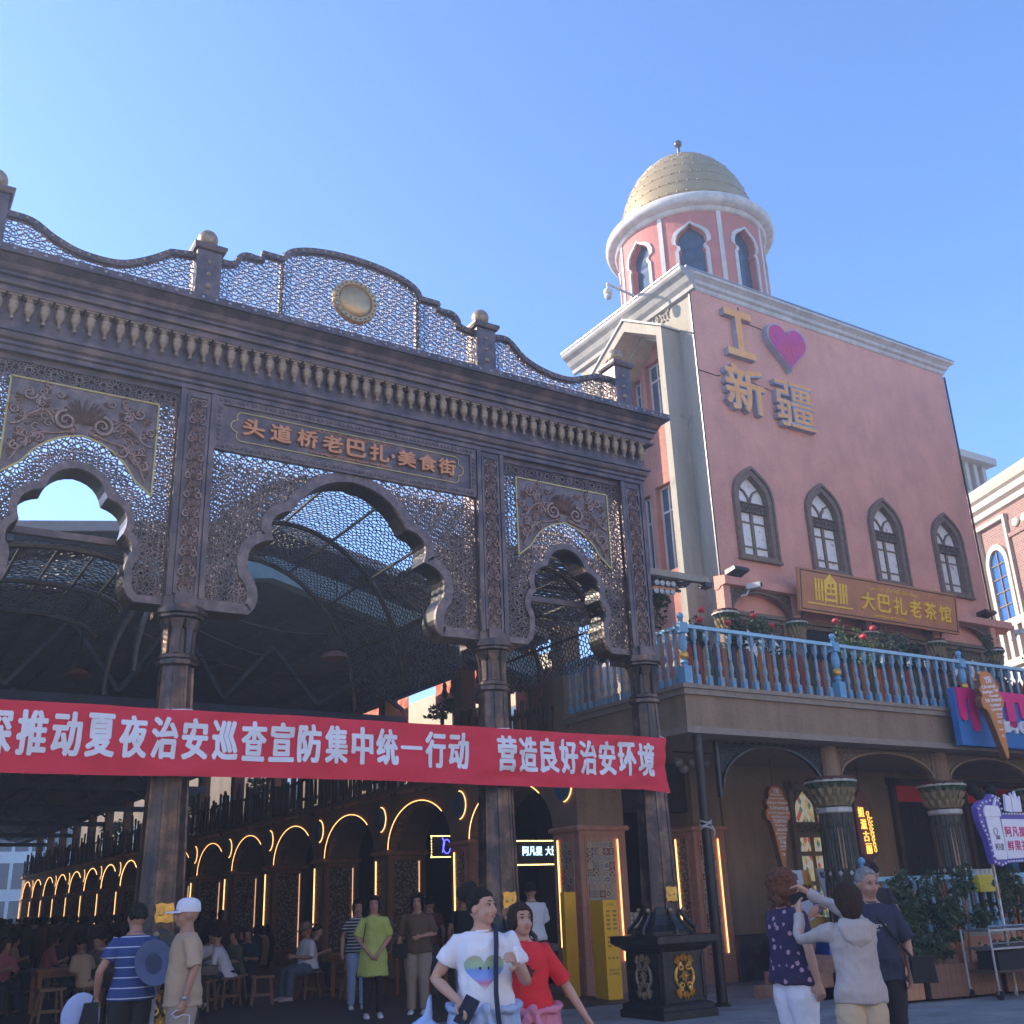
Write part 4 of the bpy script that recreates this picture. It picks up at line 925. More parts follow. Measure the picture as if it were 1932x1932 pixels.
def pillar(x0, x1, y0, y1, near, tilen=None, own=None, left=True):
    ZT = 2.83
    b = MB(); b.box(x0, x1, y0, y1, 0, ZT)
    p = A(b, 'pillar', M['brick'] if near < 2 else M['arcbrown'], own)
    b = MB()
    b.lathe([(.045,-.0)],(0,0,0),4) if False else None
    b.rings([[(x0-p_, y0-p_, z), (x1+p_, y0-p_, z), (x1+p_, y1+p_, z), (x0-p_, y1+p_, z)] for p_, z in ((0,ZT),(.05,ZT+.01),(.07,ZT+.04),(.07,ZT+.07),(.04,ZT+.10),(0,ZT+.11))])
    A(b, 'pillar_cap', M['brick'], p)
    xa, xb, za, zb = x0+.17, x1-.20, .52, 2.70
    b = MB()
    for f_ in (0, 1):
        e = .035*f_; w_ = .02
        for a, c, z0, z1 in ((xa-.05-e, xa-.03-e, za-.04-e, zb+.05+e), (xb+.03+e, xb+.05+e, za-.04-e, zb+.05+e), (xa-.03-e, xb+.03+e, zb+.03+e, zb+.05+e), (xa-.03-e, xb+.03+e, za-.04-e, za-.02-e)): b.box(a, c, y0-.022+.006*f_, y0+.01, z0, z1)
    A(b, 'panel_moulding', M['brick'], p)
    ya, yb = y0+.24, y1-.18
    b = MB()
    for a, c, z0, z1 in ((ya-.05, ya-.02, za, zb+.05), (yb+.02, yb+.05, za, zb+.05), (ya-.02, yb+.02, zb+.02, zb+.05)): b.box(x0-.022, x0+.01, a, c, z0, z1)
    A(b, 'panel_moulding', M['brick'] if near < 2 else M['arcbrown'], p)
    if tilen is not None and near < 2:
        nx = int((xb-xa)/.125); tiles(p, xa, za, nx, 17, y0, 'y')
    else:
        b = MB(); b.box(xa, xb, y0-.008, y0+.005, za, zb); A(b, 'tile_panel', tpan, p)
    if near == 0: tiles(p, ya, za, int((yb-ya)/.125), 17, x0, 'x')
    else: b = MB(); b.box(x0-.008, x0+.005, ya, yb, za, zb); A(b, 'tile_panel', tpan, p)
    if near < 2:
        z = 0.0; r = 0
        while z < ZT-.05:
            h = .078
            if z < za-.1:
                n_ = 4; w_ = (x1-x0)/n_
                for i in range(n_+1):
                    a = x0+w_*(i-.5*(r % 2)); c = a+w_-.01; a = max(a, x0+.004); c = min(c, x1-.004)
                    if c-a > .03: brick(p, a, c, y0-.012, y0+.02, z+.004, z+h)
            else:
                brick(p, x0+.004, x0+.11-.0, y0-.012, y0+.02, z+.004, z+h); brick(p, x1-.14+.02*(r % 2), x1-.004, y0-.012, y0+.02, z+.004, z+h)
            z += h+.008; r += 1
    b = MB(); b.box(xb-.008, xb+.004, y0-.03, y0-.012, za+.02, zb-.02); o = A(b, 'light_strip', M['neon'] if near < 2 else M['neondim'], p)
    b = MB(); b.box(x0-.035, x0-.012, yb-.002, yb+.014, 1.15 if near else .8, zb); A(b, 'light_strip', M['neon'], p)
    return p
M['neondim'] = mat('dim_light_strip', (.9,.7,.5), .5, emit=(1, .6, .35), es=.5)
p0 = pillar(AX, 13.04, 16.8, 17.65, 0, 1)
p1 = pillar(14.76, 15.60, 16.8, 17.5, 1, 1)
b = MB(); b.box(14.85, 15.6, 16.84, 17.1, 2.94, 4.17); A(b, 'pier', M['brown'])
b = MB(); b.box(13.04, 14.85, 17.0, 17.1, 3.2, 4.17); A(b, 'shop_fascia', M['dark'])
for k in range(1, NB+1): pillar(AX, 13.0, 16.8+PIT*k, 17.65+PIT*k, 1.5 if k == 1 else 3, 1 if k == 1 else None)
for k in range(NB):
    y0 = 17.65+PIT*k; y1 = 20.9+PIT*k; cy = (y0+y1)/2
    pts = arcpts(cy, 2.95, 1.63, 1.04, 0, 138, 24)
    b = MB(); b.tube([(AX-.012, u, v) for u, v in pts], (.008 if k < 8 else .015), 5); A(b, 'arch_light_strip', M['neon'])
    if k < 7:
        b = MB(); n_ = 22
        for i in range(n_):
            a = radians(180*(i+.5)/n_); b.sph((AX+.2, cy+1.60*cos(a), 2.96+1.0*sin(a)), (.12,.11,.11), 8, 5)
        A(b, 'scallop_trim', M['arcbrown'])['kind'] = 'stuff'
    if k < 14 or k % 2:
        ym = 17.22+PIT*k; b = MB(); b.lathe([(.001,-.05),(.08,-.045),(.10,-.02),(.17,-.03),(.22,-.05),(.26,-.05),(.29,-.02),(.29,.0)], (AX, ym, 3.70), 28, 'x'); md = A(b, 'medallion', mat('medallion_blue', (.07,.13,.20), .5, 0, var=.3, vscale=14) if k == 0 else bpy.data.materials['medallion_blue'], smooth=True)
        b = MB(); b.tube([(AX-.02, u, v) for u, v in arcpts(ym, 3.70, .305, .305, 90, 265, 16)], .009, 5)
        A(b, 'light_ring', M['neon'], md)
# back of the arcade shops, terrace floor, upper wall and piers
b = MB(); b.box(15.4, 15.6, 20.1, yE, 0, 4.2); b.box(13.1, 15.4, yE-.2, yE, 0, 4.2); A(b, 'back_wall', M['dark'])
b = MB(); b.box(AX+.05, 15.6, 17.0, yE, 4.385, 4.45); b.box(13.0, 15.6, 17.1, yE, 4.10, 4.2); A(b, 'terrace_floor', M['arcbrown'])
upw = mat('upper_wall_cream', (.52,.44,.30), .9, 0, col2=(.42,.34,.22), mixs=(.4,.7), vscale=1, bump=.3)
b = MB(); b.box(15.0, 15.2, 21.4, 32, 4.45, 7.6); A(b, 'upper_wall', upw); b = MB(); b.box(15.0, 15.2, 32, yE, 4.45, 8.6); A(b, 'upper_wall', mat('upper_wall_shaded', (.16,.12,.08), .9, 0, var=.3, vscale=.8))  # near stretch pale as if sunlit, far stretch coloured dark for shade
for k in range(0, 14):
    y = 22.6+PIT*k
    b = MB(); b.box(14.93, 15.0, y, y+1.5, 5.2, 6.5); b.box(14.90, 14.93, y-.08, y, 5.1, 6.6); b.box(14.90, 14.93, y+1.5, y+1.58, 5.1, 6.6); wn = A(b, 'window', M['wframe'])
    b = MB(); b.box(14.92, 14.93, y+.05, y+.7, 5.25, 6.45); b.box(14.92, 14.93, y+.8, y+1.45, 5.25, 6.45); A(b, 'pane', M['glass'], wn)
for k in range(NB):
    y = 17.0+PIT*k
    b = MB(); b.box(AX-.02, 12.38 if k == 0 else 12.3, y, y+.38, 4.39, 6.85); A(b, 'terrace_pier', M['brown'] if k == 0 else M['arcbrown'])
b = MB(); b.box(12.9, 13.0, 18.6, 19.9, 4.45, 6.2); b.box(13.4, 13.5, 19.5, 21.1, 4.45, 6.6); A(b, 'painted_partition', mat('pink_partition', (.45,.14,.13), .8))
b = MB(); b.box(13.2, 13.3, 17.6, 18.8, 4.45, 6.4); A(b, 'painted_partition', mat('orange_partition', (.50,.27,.16), .8))
# ---- log railings, one per bay
lg = MB(); lg.lathe([(.045,0),(.05,.1),(.045,.5),(.048,1.0),(.03,1.01)], n=7); lg_me = lg.mesh('log', M['wooddk'])
for k in range(NB):
    y0 = 17.42+PIT*k; y1 = y0+3.66
    t = thing('log_railing', ('log palisade railing on the market terrace just left of the blue balusters' if k == 0 else 'log palisade railing above the %s lit arch from the right' % ['first','second','third','fourth','fifth','sixth','seventh','eighth','ninth','tenth','eleventh','twelfth','thirteenth','fourteenth','fifteenth','sixteenth','seventeenth','eighteenth','nineteenth','twentieth'][k]), 'railing', (11.9, y0, 4.4), 0, 'log railings along the market terrace')
    n_ = 22 if k < 6 else 12
    for i in range(n_):
        if i*3.66/n_ > 3.5: continue
        h = random.uniform(.85, 1.45); o = obj('log', lg_me, t, loc=(random.uniform(-.04,.04), 3.66*(i+.5)/n_, random.uniform(-.25,.12)), rot=(random.uniform(-.05,.05), random.uniform(-.03,.03), i)); o.scale = (1, 1, h)
    for z in (.28, .85):
        b = MB(); b.tube([(.07, 0, z), (.08, 1.2, z+.05), (.06, 2.4, z-.04), (.07, 3.66, z+.03)], .05, 7); o = b.build('cross_log', M['wooddk'], t)
# ---- market roof
mr = thing('market_roof', 'wide dark market roof with blue-green beam and trusses above the diners', 'roof', (6, 18, 0)); RI = Matrix.Translation((-6, -18, 0))
def Rf(mb, name, m, parent=None, **kw):
    o = mb.build(name, m, None, **kw); o.parent = parent or mr; o.matrix_parent_inverse = RI if parent is None else Matrix(); return o
rz = lambda x: 8.36+.155*(x-6.1) if x < 6.3 else 8.39-.25*(x-6.3)
xs_ = [-2.5, 6.3, 12.25]
b = MB()
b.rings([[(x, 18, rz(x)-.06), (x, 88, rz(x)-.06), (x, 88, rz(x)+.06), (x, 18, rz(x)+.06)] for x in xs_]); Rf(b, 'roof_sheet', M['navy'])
b = MB(); b.rings([[(x, 17.93, rz(x)-.10), (x, 17.99, rz(x)-.10), (x, 17.99, rz(x)+.08), (x, 17.93, rz(x)+.08)] for x in xs_]); Rf(b, 'roof_edge', M['roofedge'])
b = MB(); b.rings([[(x, 18.2, rz(x)-.95), (x, 18.5, rz(x)-.95), (x, 18.5, rz(x)-.53), (x, 18.2, rz(x)-.53)] for x in xs_]); Rf(b, 'front_beam', M['teal'])
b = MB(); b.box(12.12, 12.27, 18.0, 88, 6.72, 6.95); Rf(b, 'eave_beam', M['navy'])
for k in range(7):
    y = 24.5+8.5*k; b = MB()
    b.bar((-2.3, y, rz(-2.3)-.9), (12.1, y, rz(-2.3)-1.0), .16, .22)
    for i in range(6):
        xa = -2+i*2.35; b.bar((xa, y, 6.35), (xa+1.17, y, rz(xa+1.17)-.12), .09); b.bar((xa+1.17, y, rz(xa+1.17)-.12), (xa+2.35, y, 6.35), .09)
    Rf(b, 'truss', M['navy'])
for i in range(12):
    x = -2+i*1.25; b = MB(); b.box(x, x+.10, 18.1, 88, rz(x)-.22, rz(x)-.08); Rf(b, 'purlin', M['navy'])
# pendant lamps under the roof
lampm = mat('lamp_shade_copper', (.30,.14,.10), .5, .4)
for i, (x, y, lb) in enumerate(((3.6, 21.2, 'round dark pendant lamp left of the left gate column'), (7.45, 17.9, 'round dark pendant lamp hanging right of the tall gate arch centre'))):
    t = thing('pendant_lamp', lb, 'lamp', (x, y, 5.95), 0, 'pendant lamps under the market roof')
    b = MB(); b.lathe([(.26,0),(.24,.06),(.12,.14),(.10,.16)], n=20); b.build('lamp_shade', lampm, t, True)
    b = MB(); b.lathe([(.16,.15),(.16,.40),(.14,.42)], n=14); b.build('lamp_body', M['dark'], t)
    b = MB(); b.tube([(0,0,.42),(0,0,1.6)], .01, 5); b.build('lamp_cord', M['dark'], t)
# sagging wires
for i, (a, c, s) in enumerate((((3.0,15.6,6.3),(8.2,16.4,5.6),.55),((2.6,16.0,6.1),(8.6,17.2,5.9),.7),((3.6,14.4,5.9),(7.6,15.2,6.2),.5))):
    b = MB(); b.tube([(a[0]+(c[0]-a[0])*t/16, a[1]+(c[1]-a[1])*t/16, a[2]+(c[2]-a[2])*t/16-s*4*(t/16)*(1-t/16)) for t in range(17)], .006, 4)
    b.build('hanging_wire', M['black'], label=('highest', 'middle', 'lowest')[i]+' thin dark wire sagging behind the large gate arch', cat='wire')
# ---- vaulted lattice canopies behind the gate bays
def honey(nu, nv, jit=.28, seed=3):
    rnd = random.Random(seed); V = {}; E = []
    def vtx(i, j):
        if (i, j) not in V: V[(i, j)] = (i*.5+rnd.uniform(-jit, jit)*.5, j*.866/1+(-.14 if (i+j) % 2 else .14)+rnd.uniform(-jit, jit)*.5)
        return V[(i, j)]
    for i in range(nu):
        for j in range(nv):
            E.append((vtx(i, j), vtx(i+1, j)))
            if (i+j) % 2 == 0: E.append((vtx(i, j), vtx(i, j+1)))
    return E
for k, (cx, z0, a_, b_, y0, y1, nr, lb) in enumerate(((1.96,5.75,1.2,.38,13.75,17.2,3,'dark lattice vault behind the left gate arch'),(5.63,5.0,2.25,2.7,13.75,17.9,3,'large dark lattice vault behind the central gate arch'),(9.35,5.3,1.2,1.55,13.75,17.6,3,'dark lattice vault behind the right gate arch'))):
    t = thing('lattice_vault', lb, 'canopy', (cx, y0, z0), 0, 'lattice vaults behind the gate')
    L_ = pi*(a_+b_)/2; nu = int(L_/.045); nv = int((y1-y0)/.078)
    P = lambda u, v, d: ((a_-d)*cos(pi*(1-u/(nu*.5))), v/(nv*.866)*(y1-y0), (b_-d)*sin(pi*(1-u/(nu*.5))))
    b = MB(); wd = .075
    for p, q in honey(nu, nv, .5, k):
        if k == 1 and p[0] < nu*.5*.33: continue
        dx, dy = q[0]-p[0], q[1]-p[1]; l = math.hypot(dx, dy) or 1; nx, ny = -dy/l*wd, dx/l*wd
        c = [(p[0]+nx, p[1]+ny), (p[0]-nx, p[1]-ny), (q[0]-nx, q[1]-ny), (q[0]+nx, q[1]+ny)]; o = len(b.v)
        for d in (0, .012):
            for u, v in c: b.v.append(P(u, v, d))
        b.f += [(o, o+1, o+2, o+3), (o+7, o+6, o+5, o+4), (o, o+3, o+7, o+4), (o+1, o+5, o+6, o+2)]; b.mi += [0]*4
    b.build('pierced_sheet', M['lattdark'] if 'lattdark' in M else M.setdefault('lattdark', mat('dark_lattice', (.035,.032,.04), .6, .2)), t, fix=False)['kind'] = 'stuff'
    for r in range(nr):
        y = (y1-y0)*(r+.02)/(nr-.96) if nr > 1 else 0; bb_ = MB(); bb_.tube([((a_-.05)*cos(pi*i/24), y, (b_-.05)*sin(pi*i/24)) for i in range(25)], (.045), 6); bb_.build('rib', M['black'], t)
    for i in range(1, 6):
        bb_ = MB(); a = pi*i/8; bb_.bar(((a_-.04)*cos(a), 0, (b_-.04)*sin(a)), ((a_-.04)*cos(a), y1-y0, (b_-.04)*sin(a)), .035); bb_.build('purlin', M['black'], t)
# ---- red patterned cloth valances on the terrace
clothm = mat('patterned_red_cloth', (.50,.09,.05), .9, 0, col2=(.62,.26,.14), mixs=(.45,.6), vscale=5)
for i, (y0, y1, z0, z1, lb) in enumerate(((19.2,23.9,6.15,7.0,'red patterned cloth valance under the eave right of the roof'),(25.5,30,6.0,6.95,'smaller red cloth valance farther left under the roof eave'))):
    b = MB(); n_ = 24
    b.rings([[(12.75+.05*sin(j*1.3), y0+(y1-y0)*j/n_, z0+.08*sin(j*.9)), (12.77+.05*sin(j*1.3), y0+(y1-y0)*j/n_, z0+.08*sin(j*.9)), (12.77, y0+(y1-y0)*j/n_, z1), (12.75, y0+(y1-y0)*j/n_, z1)] for j in range(n_+1)])
    b.build('cloth_valance', clothm, label=lb, cat='cloth', group='cloth valances on the terrace')
# black gourds hanging on a string in front of the valance
for i in range(9):
    y = 19.6+i*.42; b = MB(); b.lathe([(.01,-.45),(.07,-.42),(.085,-.34),(.05,-.24),(.045,-.2),(.06,-.14),(.03,-.06),(.008,0)], n=10); 
    b.build('hanging_gourd', M['dark'], None, True, label='small black gourd hanging before the red cloth, '+['nearest to the gate','second from the gate end','third from the gate end','fourth from the gate end','middle one of the nine','sixth from the gate end','seventh from the gate end','eighth from the gate end','farthest from the gate'][i], cat='gourd', group='gourds hanging before the red cloth', loc=(12.5, y, 6.95-.01*i))
# white notice sheets and light planks on the terrace
for i, (y, z, lb) in enumerate(((22.6,5.5,'white patterned curtain below the red cloth, left piece'),(21.5,5.45,'white patterned curtain below the red cloth, right piece'))):
    b = MB(); b.box(13.0, 13.02, y, y+.9, z-.2, z+.65); b.build('white_curtain', mat('white_curtain%d' % i, (.75,.72,.62), .8, 0, var=.1), label=lb, cat='curtain')
# ================================================================ far bright building at the end of the market
fb = thing('far_building', 'pale bright shop building at the far end of the market', 'building', (14.5, 108, 0))
b = MB(); b.box(-6, 6, 0, 4, 0, 16); b.build('wall', mat('far_pale_wall', (.80,.84,.80), .8, 0, var=.15, vscale=.4), fb)
for i in range(8):
    for j in range(4):
        b = MB(); b.box(-5.5+i*1.4, -4.4+i*1.4, -.05, .0, 1+j*3.2, 3.2+j*3.2); b.build('window', mat('far_window', (.10,.16,.18), .2) if i+j == 0 else bpy.data.materials['far_window'], fb)
# ================================================================ RED BANNER
BX0, BX1, BZ0, BZ1, BY = .1, 10.78, 3.15, 3.925, 12.70
def bandisp(x, z):
    t = (z-BZ0)/(BZ1-BZ0); d = .018*sin(x*2.3+z*4)+.012*sin(x*5.1-z*9)
    d += .02*noise.noise(Vector((x*1.4, z*5, 2)))
    d += .016*sin(z*26+abs(x-7.93)*6)*math.exp(-abs(x-7.93)*1.6)+.012*sin(z*22-abs(x-3.36)*5)*math.exp(-abs(x-3.36)*1.8)+.006*sin(x*11+z*13)
    if x > 7: d += .012*sin((z*28-x*7))*min(1, (x-7)/1.5)*(.4+.6*t)
    zz = z-.035*sin(pi*min(1, max(0, (x-0)/10.7))*3)*.4*(1 if t < .5 else .3)
    if x > 10.3: zz -= (1-t)*.06*(x-10.3)/.48
    dx = 0
    if x > 10.5: dx = -.05*sin(pi*t)*(x-10.5)/.28
    return (x+dx, BY-d, zz)
ban = MB(); nx, nz = 260, 16
vs = [bandisp(BX0+(BX1-BX0)*i/nx, BZ0+(BZ1-BZ0)*j/nz) for i in range(nx+1) for j in range(nz+1)]
ban.add(vs, [(i*(nz+1)+j, (i+1)*(nz+1)+j, (i+1)*(nz+1)+j+1, i*(nz+1)+j+1) for i in range(nx) for j in range(nz)])
mred = M['red']; mred.node_tree.nodes['Principled BSDF'].inputs['Base Color'].default_value = (.6,.03,.05,1)
def bangrid(x, z):
    fu = (x-BX0)/(BX1-BX0)*nx; fv = (z-BZ0)/(BZ1-BZ0)*nz; i = min(nx-1, int(fu)); j = min(nz-1, int(fv)); a, c = fu-i, fv-j
    g = lambda i, j: Vector(vs[i*(nz+1)+j])
    return (g(i,j)*(1-a)+g(i+1,j)*a)*(1-c)+(g(i,j+1)*(1-a)+g(i+1,j+1)*a)*c
banner = ban.build('banner', M['red'], None, 'all', label='long red cloth banner with white Chinese lettering tied across the gate columns', cat='banner')
def densetext(mb, ch, x0, x1, z0, z1, lift, off, disp):
    vs_, fs, w = glyph(ch, 0, 2); import bmesh
    X = [v[0] for v in vs_]; Y_ = [v[1] for v in vs_]; ax, bx_, ay, by = min(X)-off, max(X)+off, min(Y_)-off, max(Y_)+off
    for ci, (ox, oy) in enumerate([(0, 0), (off, 0), (-off, 0), (off*.6, off*.5), (-off*.6, off*.5), (off*.6, -off*.5), (-off*.6, -off*.5)]):
        me = bpy.data.meshes.new('g'); me.from_pydata([(x0+(v[0]+ox-ax)/(bx_-ax)*(x1-x0), 0, z0+(v[1]+oy-ay)/(by-ay)*(z1-z0)) for v in vs_], [], fs)
        bm = bmesh.new(); bm.from_mesh(me)
        for it in range(3):
            es = [e for e in bm.edges if e.calc_length() > .10]
            if not es: break
            bmesh.ops.subdivide_edges(bm, edges=es, cuts=1, use_grid_fill=False); bmesh.ops.triangulate(bm, faces=bm.faces)
        bm.verts.index_update()
        V = []
        for v in bm.verts: p = disp(v.co.x, v.co.z); V.append((p[0], p[1]-lift-ci*.0004, p[2]))
        mb.add(V, [tuple(v.index for v in f_.verts) for f_ in bm.faces]); bm.free(); bpy.data.meshes.remove(me)
for s, x0, pit in (('深推动夏夜治安巡查宣防集中统一行动', 1.227, .3585), ('营造良好治安环境', 7.716, .3535)):
    for i, ch in enumerate(s):
        t = MB(); z0, z1 = (3.33, 3.84) if ch != '一' else (3.56, 3.63)
        densetext(t, ch, x0+i*pit, x0+i*pit+.318, z0, z1, .012, .05, bangrid)
        t.build('printed_character', M['bannerw'], banner, fix=False)
# clear tape where the banner is bound to the left column
for i, (x, z) in enumerate(((10.74,3.93),(10.72,3.12),(3.36,3.93),(7.93,3.93))):
    p = bangrid(min(x, 10.77), max(BZ0, min(BZ1, z))); c_ = min(GX, key=lambda g: abs(g-x)); b = MB(); b.tube([tuple(p), ((p.x+c_)/2+.05, 12.86, z+.05), (c_+.2, 13.0, z+.06)] if i < 2 else [(x-.2, 12.99, z+.03), (x-.05, 12.88, z+.02), (x+.1, 12.87, z+.03), (x+.2, 12.99, z+.05)], .008, 5)
    b.build('tie_rope', M['bannerw'], banner)
# ================================================================ LIT MARQUEE SIGNS inside the arcade
ledw = mat('led_white', (.6,.8,1), .5, emit=(.45,.75,1), es=1.1); bulb = mat('bulb_yellow', (1,.8,.3), .5, emit=(1,.72,.22), es=3); ledb = mat('led_blue', (.1,.1,1), .5, emit=(.08,.08,1), es=1.6)
for nm, x0, x1, z0, z1, y, lb, tx in (('a', 10.62, 11.30, 2.53, 2.98, 20.0, 'small lit shop sign with blue neon and yellow bulbs in the second arch', None), ('b', 11.95, 13.6, 2.31, 2.82, 19.2, 'lit black shop sign with white-blue lettering beside the corner pillar', '阿凡提  大巴扎')):
    if nm == 'a': x0, x1, z0, z1, y = 12.2, 12.95, 2.66, 3.18, 23.2
    t = thing('marquee_sign', lb, 'sign', (x0, y, z0)); w_, h_ = x1-x0, z1-z0
    b = MB(); b.box(0, w_, 0, .08, 0, h_); b.build('sign_box', M['dark'], t)
    b = MB(); n_ = int(w_/.05)
    for i in range(n_+1):
        for z in (.02, h_-.02): b.sph((w_*i/n_, -.012, z), .014, 6, 4)
    for i in range(1, 8): b.sph((.012, -.012, h_*i/8), .013, 6, 4)
    b.build('bulbs', bulb, t, fix=False)['kind'] = 'stuff'
    if tx:
        for i, ch in enumerate('阿凡提大巴扎'):
            b = MB(); xx = .27+i*.165+(.07 if i > 2 else 0); textbox(b, ch, xx, xx+.15, .20, .38, -.01, .012, .004); b.build('character', ledw, t)
    else:
        b = MB(); b.tube([(.42+.10*cos(a), -.02, .26+.16*sin(a)) for a in [i*.5 for i in range(13)]], .012, 5); b.tube([(.30, -.02, .12), (.36, -.02, .34), (.30, -.02, .46)], .014, 5); b.build('neon_outline', ledb, t)
# shelf of white buns / bottles in the shop opening, counter
t = thing('bun_stall', 'dark shop counter piled with white steamed buns behind the right gate pedestal', 'stall', (13.5, 17.6, 0))
b = MB(); b.box(-.4, 1.2, 0, .7, 0, 1.05); b.build('counter', M['wooddk'], t)
for lay in range(4):
    for i in range(9-lay*2):
        for j in range(3-(lay > 1)):
            o = obj('bun', bun_me, t, loc=(-.3+lay*.13+i*.13, .08+j*.13, 1.08+lay*.075)) if 'bun_me' in globals() else None
            if o is None:
                bm_ = MB(); bm_.sph((0,0,0), (.065,.065,.045), 10, 6); bun_me = bm_.mesh('bun', M['white'], 'all'); obj('bun', bun_me, t, loc=(-.3+i*.13, .08+j*.13, 1.08))
ob = thing('market_building', 'pale stucco market building on the left side of the square, outside the photo', 'building', (-7, 60, 0))
b = MB(); b.box(-7, 6.2, -47, 50, 0, 7.2); b.build('wall', M['cream'], ob)
ob = thing('bounce_building', 'unseen cream building added behind the photographer to bounce warm light', 'building', (5, -27, 0))  # unseen building, added to bounce warm sunlight onto the front faces
b = MB(); b.box(-45, 45, -8, 0, 0, 17); b.build('wall', M['facade'], ob); b = MB(); b.box(-45.2, 45.2, -8.2, .3, 17, 17.6); b.build('cornice', M['white'], ob)
wgm = MB(); wgm.box(-.8, .8, -.05, .05, 0, 1.9); wgm = wgm.mesh('window', M['glass'])
for i in range(26):
    for j in range(4): obj('window', wgm, ob, loc=(-42+i*3.36, .0, 1.2+j*3.5))
# ================================================================ BALCONY RAILING (blue turned balusters)
def bal_mesh(h=.98):
    s = h/.98; b = MB(); b.box(-.042,.042,-.042,.042,0,.17*s); b.box(-.036,.036,-.036,.036,.80*s,.98*s)
    b.lathe([(.04,.17*s),(.025,.20*s),(.032,.23*s),(.022,.25*s),(.040,.29*s),(.046,.34*s),(.032,.42*s),(.022,.47*s),(.034,.49*s),(.024,.51*s),(.030,.55*s),(.028,.66*s),(.022,.74*s),(.034,.77*s),(.03,.80*s)], n=9)
    return b
BAL = bal_mesh().mesh('baluster', M['bluebal'], 50)
NW = MB(); NW.box(-.085,.085,-.085,.085,0,.30); NW.lathe([(.07,.30),(.05,.33),(.075,.36),(.05,.40),(.06,.42)], n=12)
NW.lathe([(.05,.56),(.075,.62),(.082,.74),(.06,.86),(.05,.88)], n=14); NW.box(-.08,.08,-.08,.08,.88,1.06); NW.lathe([(.06,1.06),(.035,1.09),(.05,1.11),(.03,1.13)], n=12); NW.sph((0,0,1.185), .062, 12, 8)
NWm = NW.mesh('newel_post', M['blue'], 50); NG = MB(); NG.lathe([(.05,.42),(.082,.45),(.085,.50),(.07,.55),(.05,.56)], n=14); NGm = NG.mesh('gold_ring', M['gold'], 50)
rail = thing('balcony_railing', 'blue turned-baluster railing running along the front of the upper terrace', 'railing', (12.0, 13.47, 5.0))
def newel(parent, x, y, lab=None):
    o = obj('newel_post', NWm, parent, loc=(x, y, 0)); obj('gold_ring', NGm, o); return o
nx_ = [0.0, 3.80, 7.62, 11.4, 15.0]
for x in nx_: newel(rail, x, 0)
for a, c in zip(nx_[:-1], nx_[1:]):
    n_ = 13
    for i in range(n_): obj('baluster', BAL, rail, loc=(a+(c-a)*(i+1)/(n_+1), 0, 0), rot=(0, 0, .0))
b = MB(); b.rings([[(x, -.06,.975),(x,.06,.975),(x,.06,1.03),(x,.035,1.045),(x,-.035,1.045),(x,-.06,1.03)] for x in (.085, 15)]); b.build('handrail', M['palebl'], rail)
rail2 = thing('balcony_railing', 'blue turned-baluster railing on the left side of the terrace, behind the right gate column', 'railing', (12.0, 13.47, 5.0))
for i in range(16): obj('baluster', BAL, rail2, loc=(0, .24+i*.213, 0))
b = MB(); b.rings([[(-.05,y,.975),(.05,y,.975),(.05,y,1.03),(-.05,y,1.03)] for y in (.085, 3.5)]); b.build('handrail', M['palebl'], rail2)
# painted picket boards behind the railing
pcols = [(.30,.11,.03),(.06,.07,.03),(.28,.05,.035),(.055,.06,.075),(.05,.06,.028),(.32,.13,.03),(.24,.045,.04),(.045,.05,.09),(.30,.16,.10)]
pmats = [mat('painted_board', c, .8, 0, var=.25, vscale=6, bump=.3) for c in pcols]
pf = thing('picket_fence', 'fence of pointed boards in orange, green, red and grey behind the blue balusters', 'fence', (12.3, 13.85, 4.95))
pmesh = []
for m in pmats:
    b = MB(); b.prism([(-.057,0),(.057,0),(.057,.80),(0,.90),(-.057,.80)], 0, .02, lambda u, v, d: (u, d, v)); pmesh.append(b.mesh('board', m))
rnd = random.Random(5)
for i in range(118):
    o = obj('board', pmesh[(i*2+i//7) % 9], pf, loc=(.06+i*.122, rnd.uniform(-.01,.01), rnd.uniform(-.05,.03)), rot=(0, rnd.uniform(-.02,.02), 0))
# ---- foliage helper
def bush(mb, c, r, n, ls=.05, seed=0):
    rn = random.Random(seed)
    blobs = [(Vector((rn.uniform(-.7,.7)*r[0], rn.uniform(-.7,.7)*r[1], rn.uniform(-.7,.7)*r[2])), rn.uniform(.25,.5)) for _ in range(9)]
    for i in range(n):
        bc, br_ = rn.choice(blobs); d = Vector((rn.gauss(0,1), rn.gauss(0,1), rn.gauss(0,1))).normalized()
        p = Vector(c)+bc+Vector((d.x*r[0], d.y*r[1], d.z*r[2]))*br_*rn.uniform(.5,1.1)
        a = Vector((rn.gauss(0,1), rn.gauss(0,1), rn.gauss(0,.6)-.3)).normalized(); s = a.orthogonal().normalized(); s.rotate(Matrix.Rotation(rn.uniform(0,6.3), 3, a)); l = ls*rn.uniform(.6,1.3)
        mb.add([p, p+a*l*.5+s*l*.32, p+a*l, p+a*l*.5-s*l*.32+a.cross(s)*l*.12], [(0,1,2),(0,2,3)])
leafm = [M['plant'], mat('foliage_dark', (.025,.05,.02), .7, 0, col2=(.06,.10,.035), mixs=(.4,.65), vscale=8), mat('foliage_grey', (.07,.09,.05), .75, 0, col2=(.12,.14,.08), mixs=(.4,.65), vscale=8)]
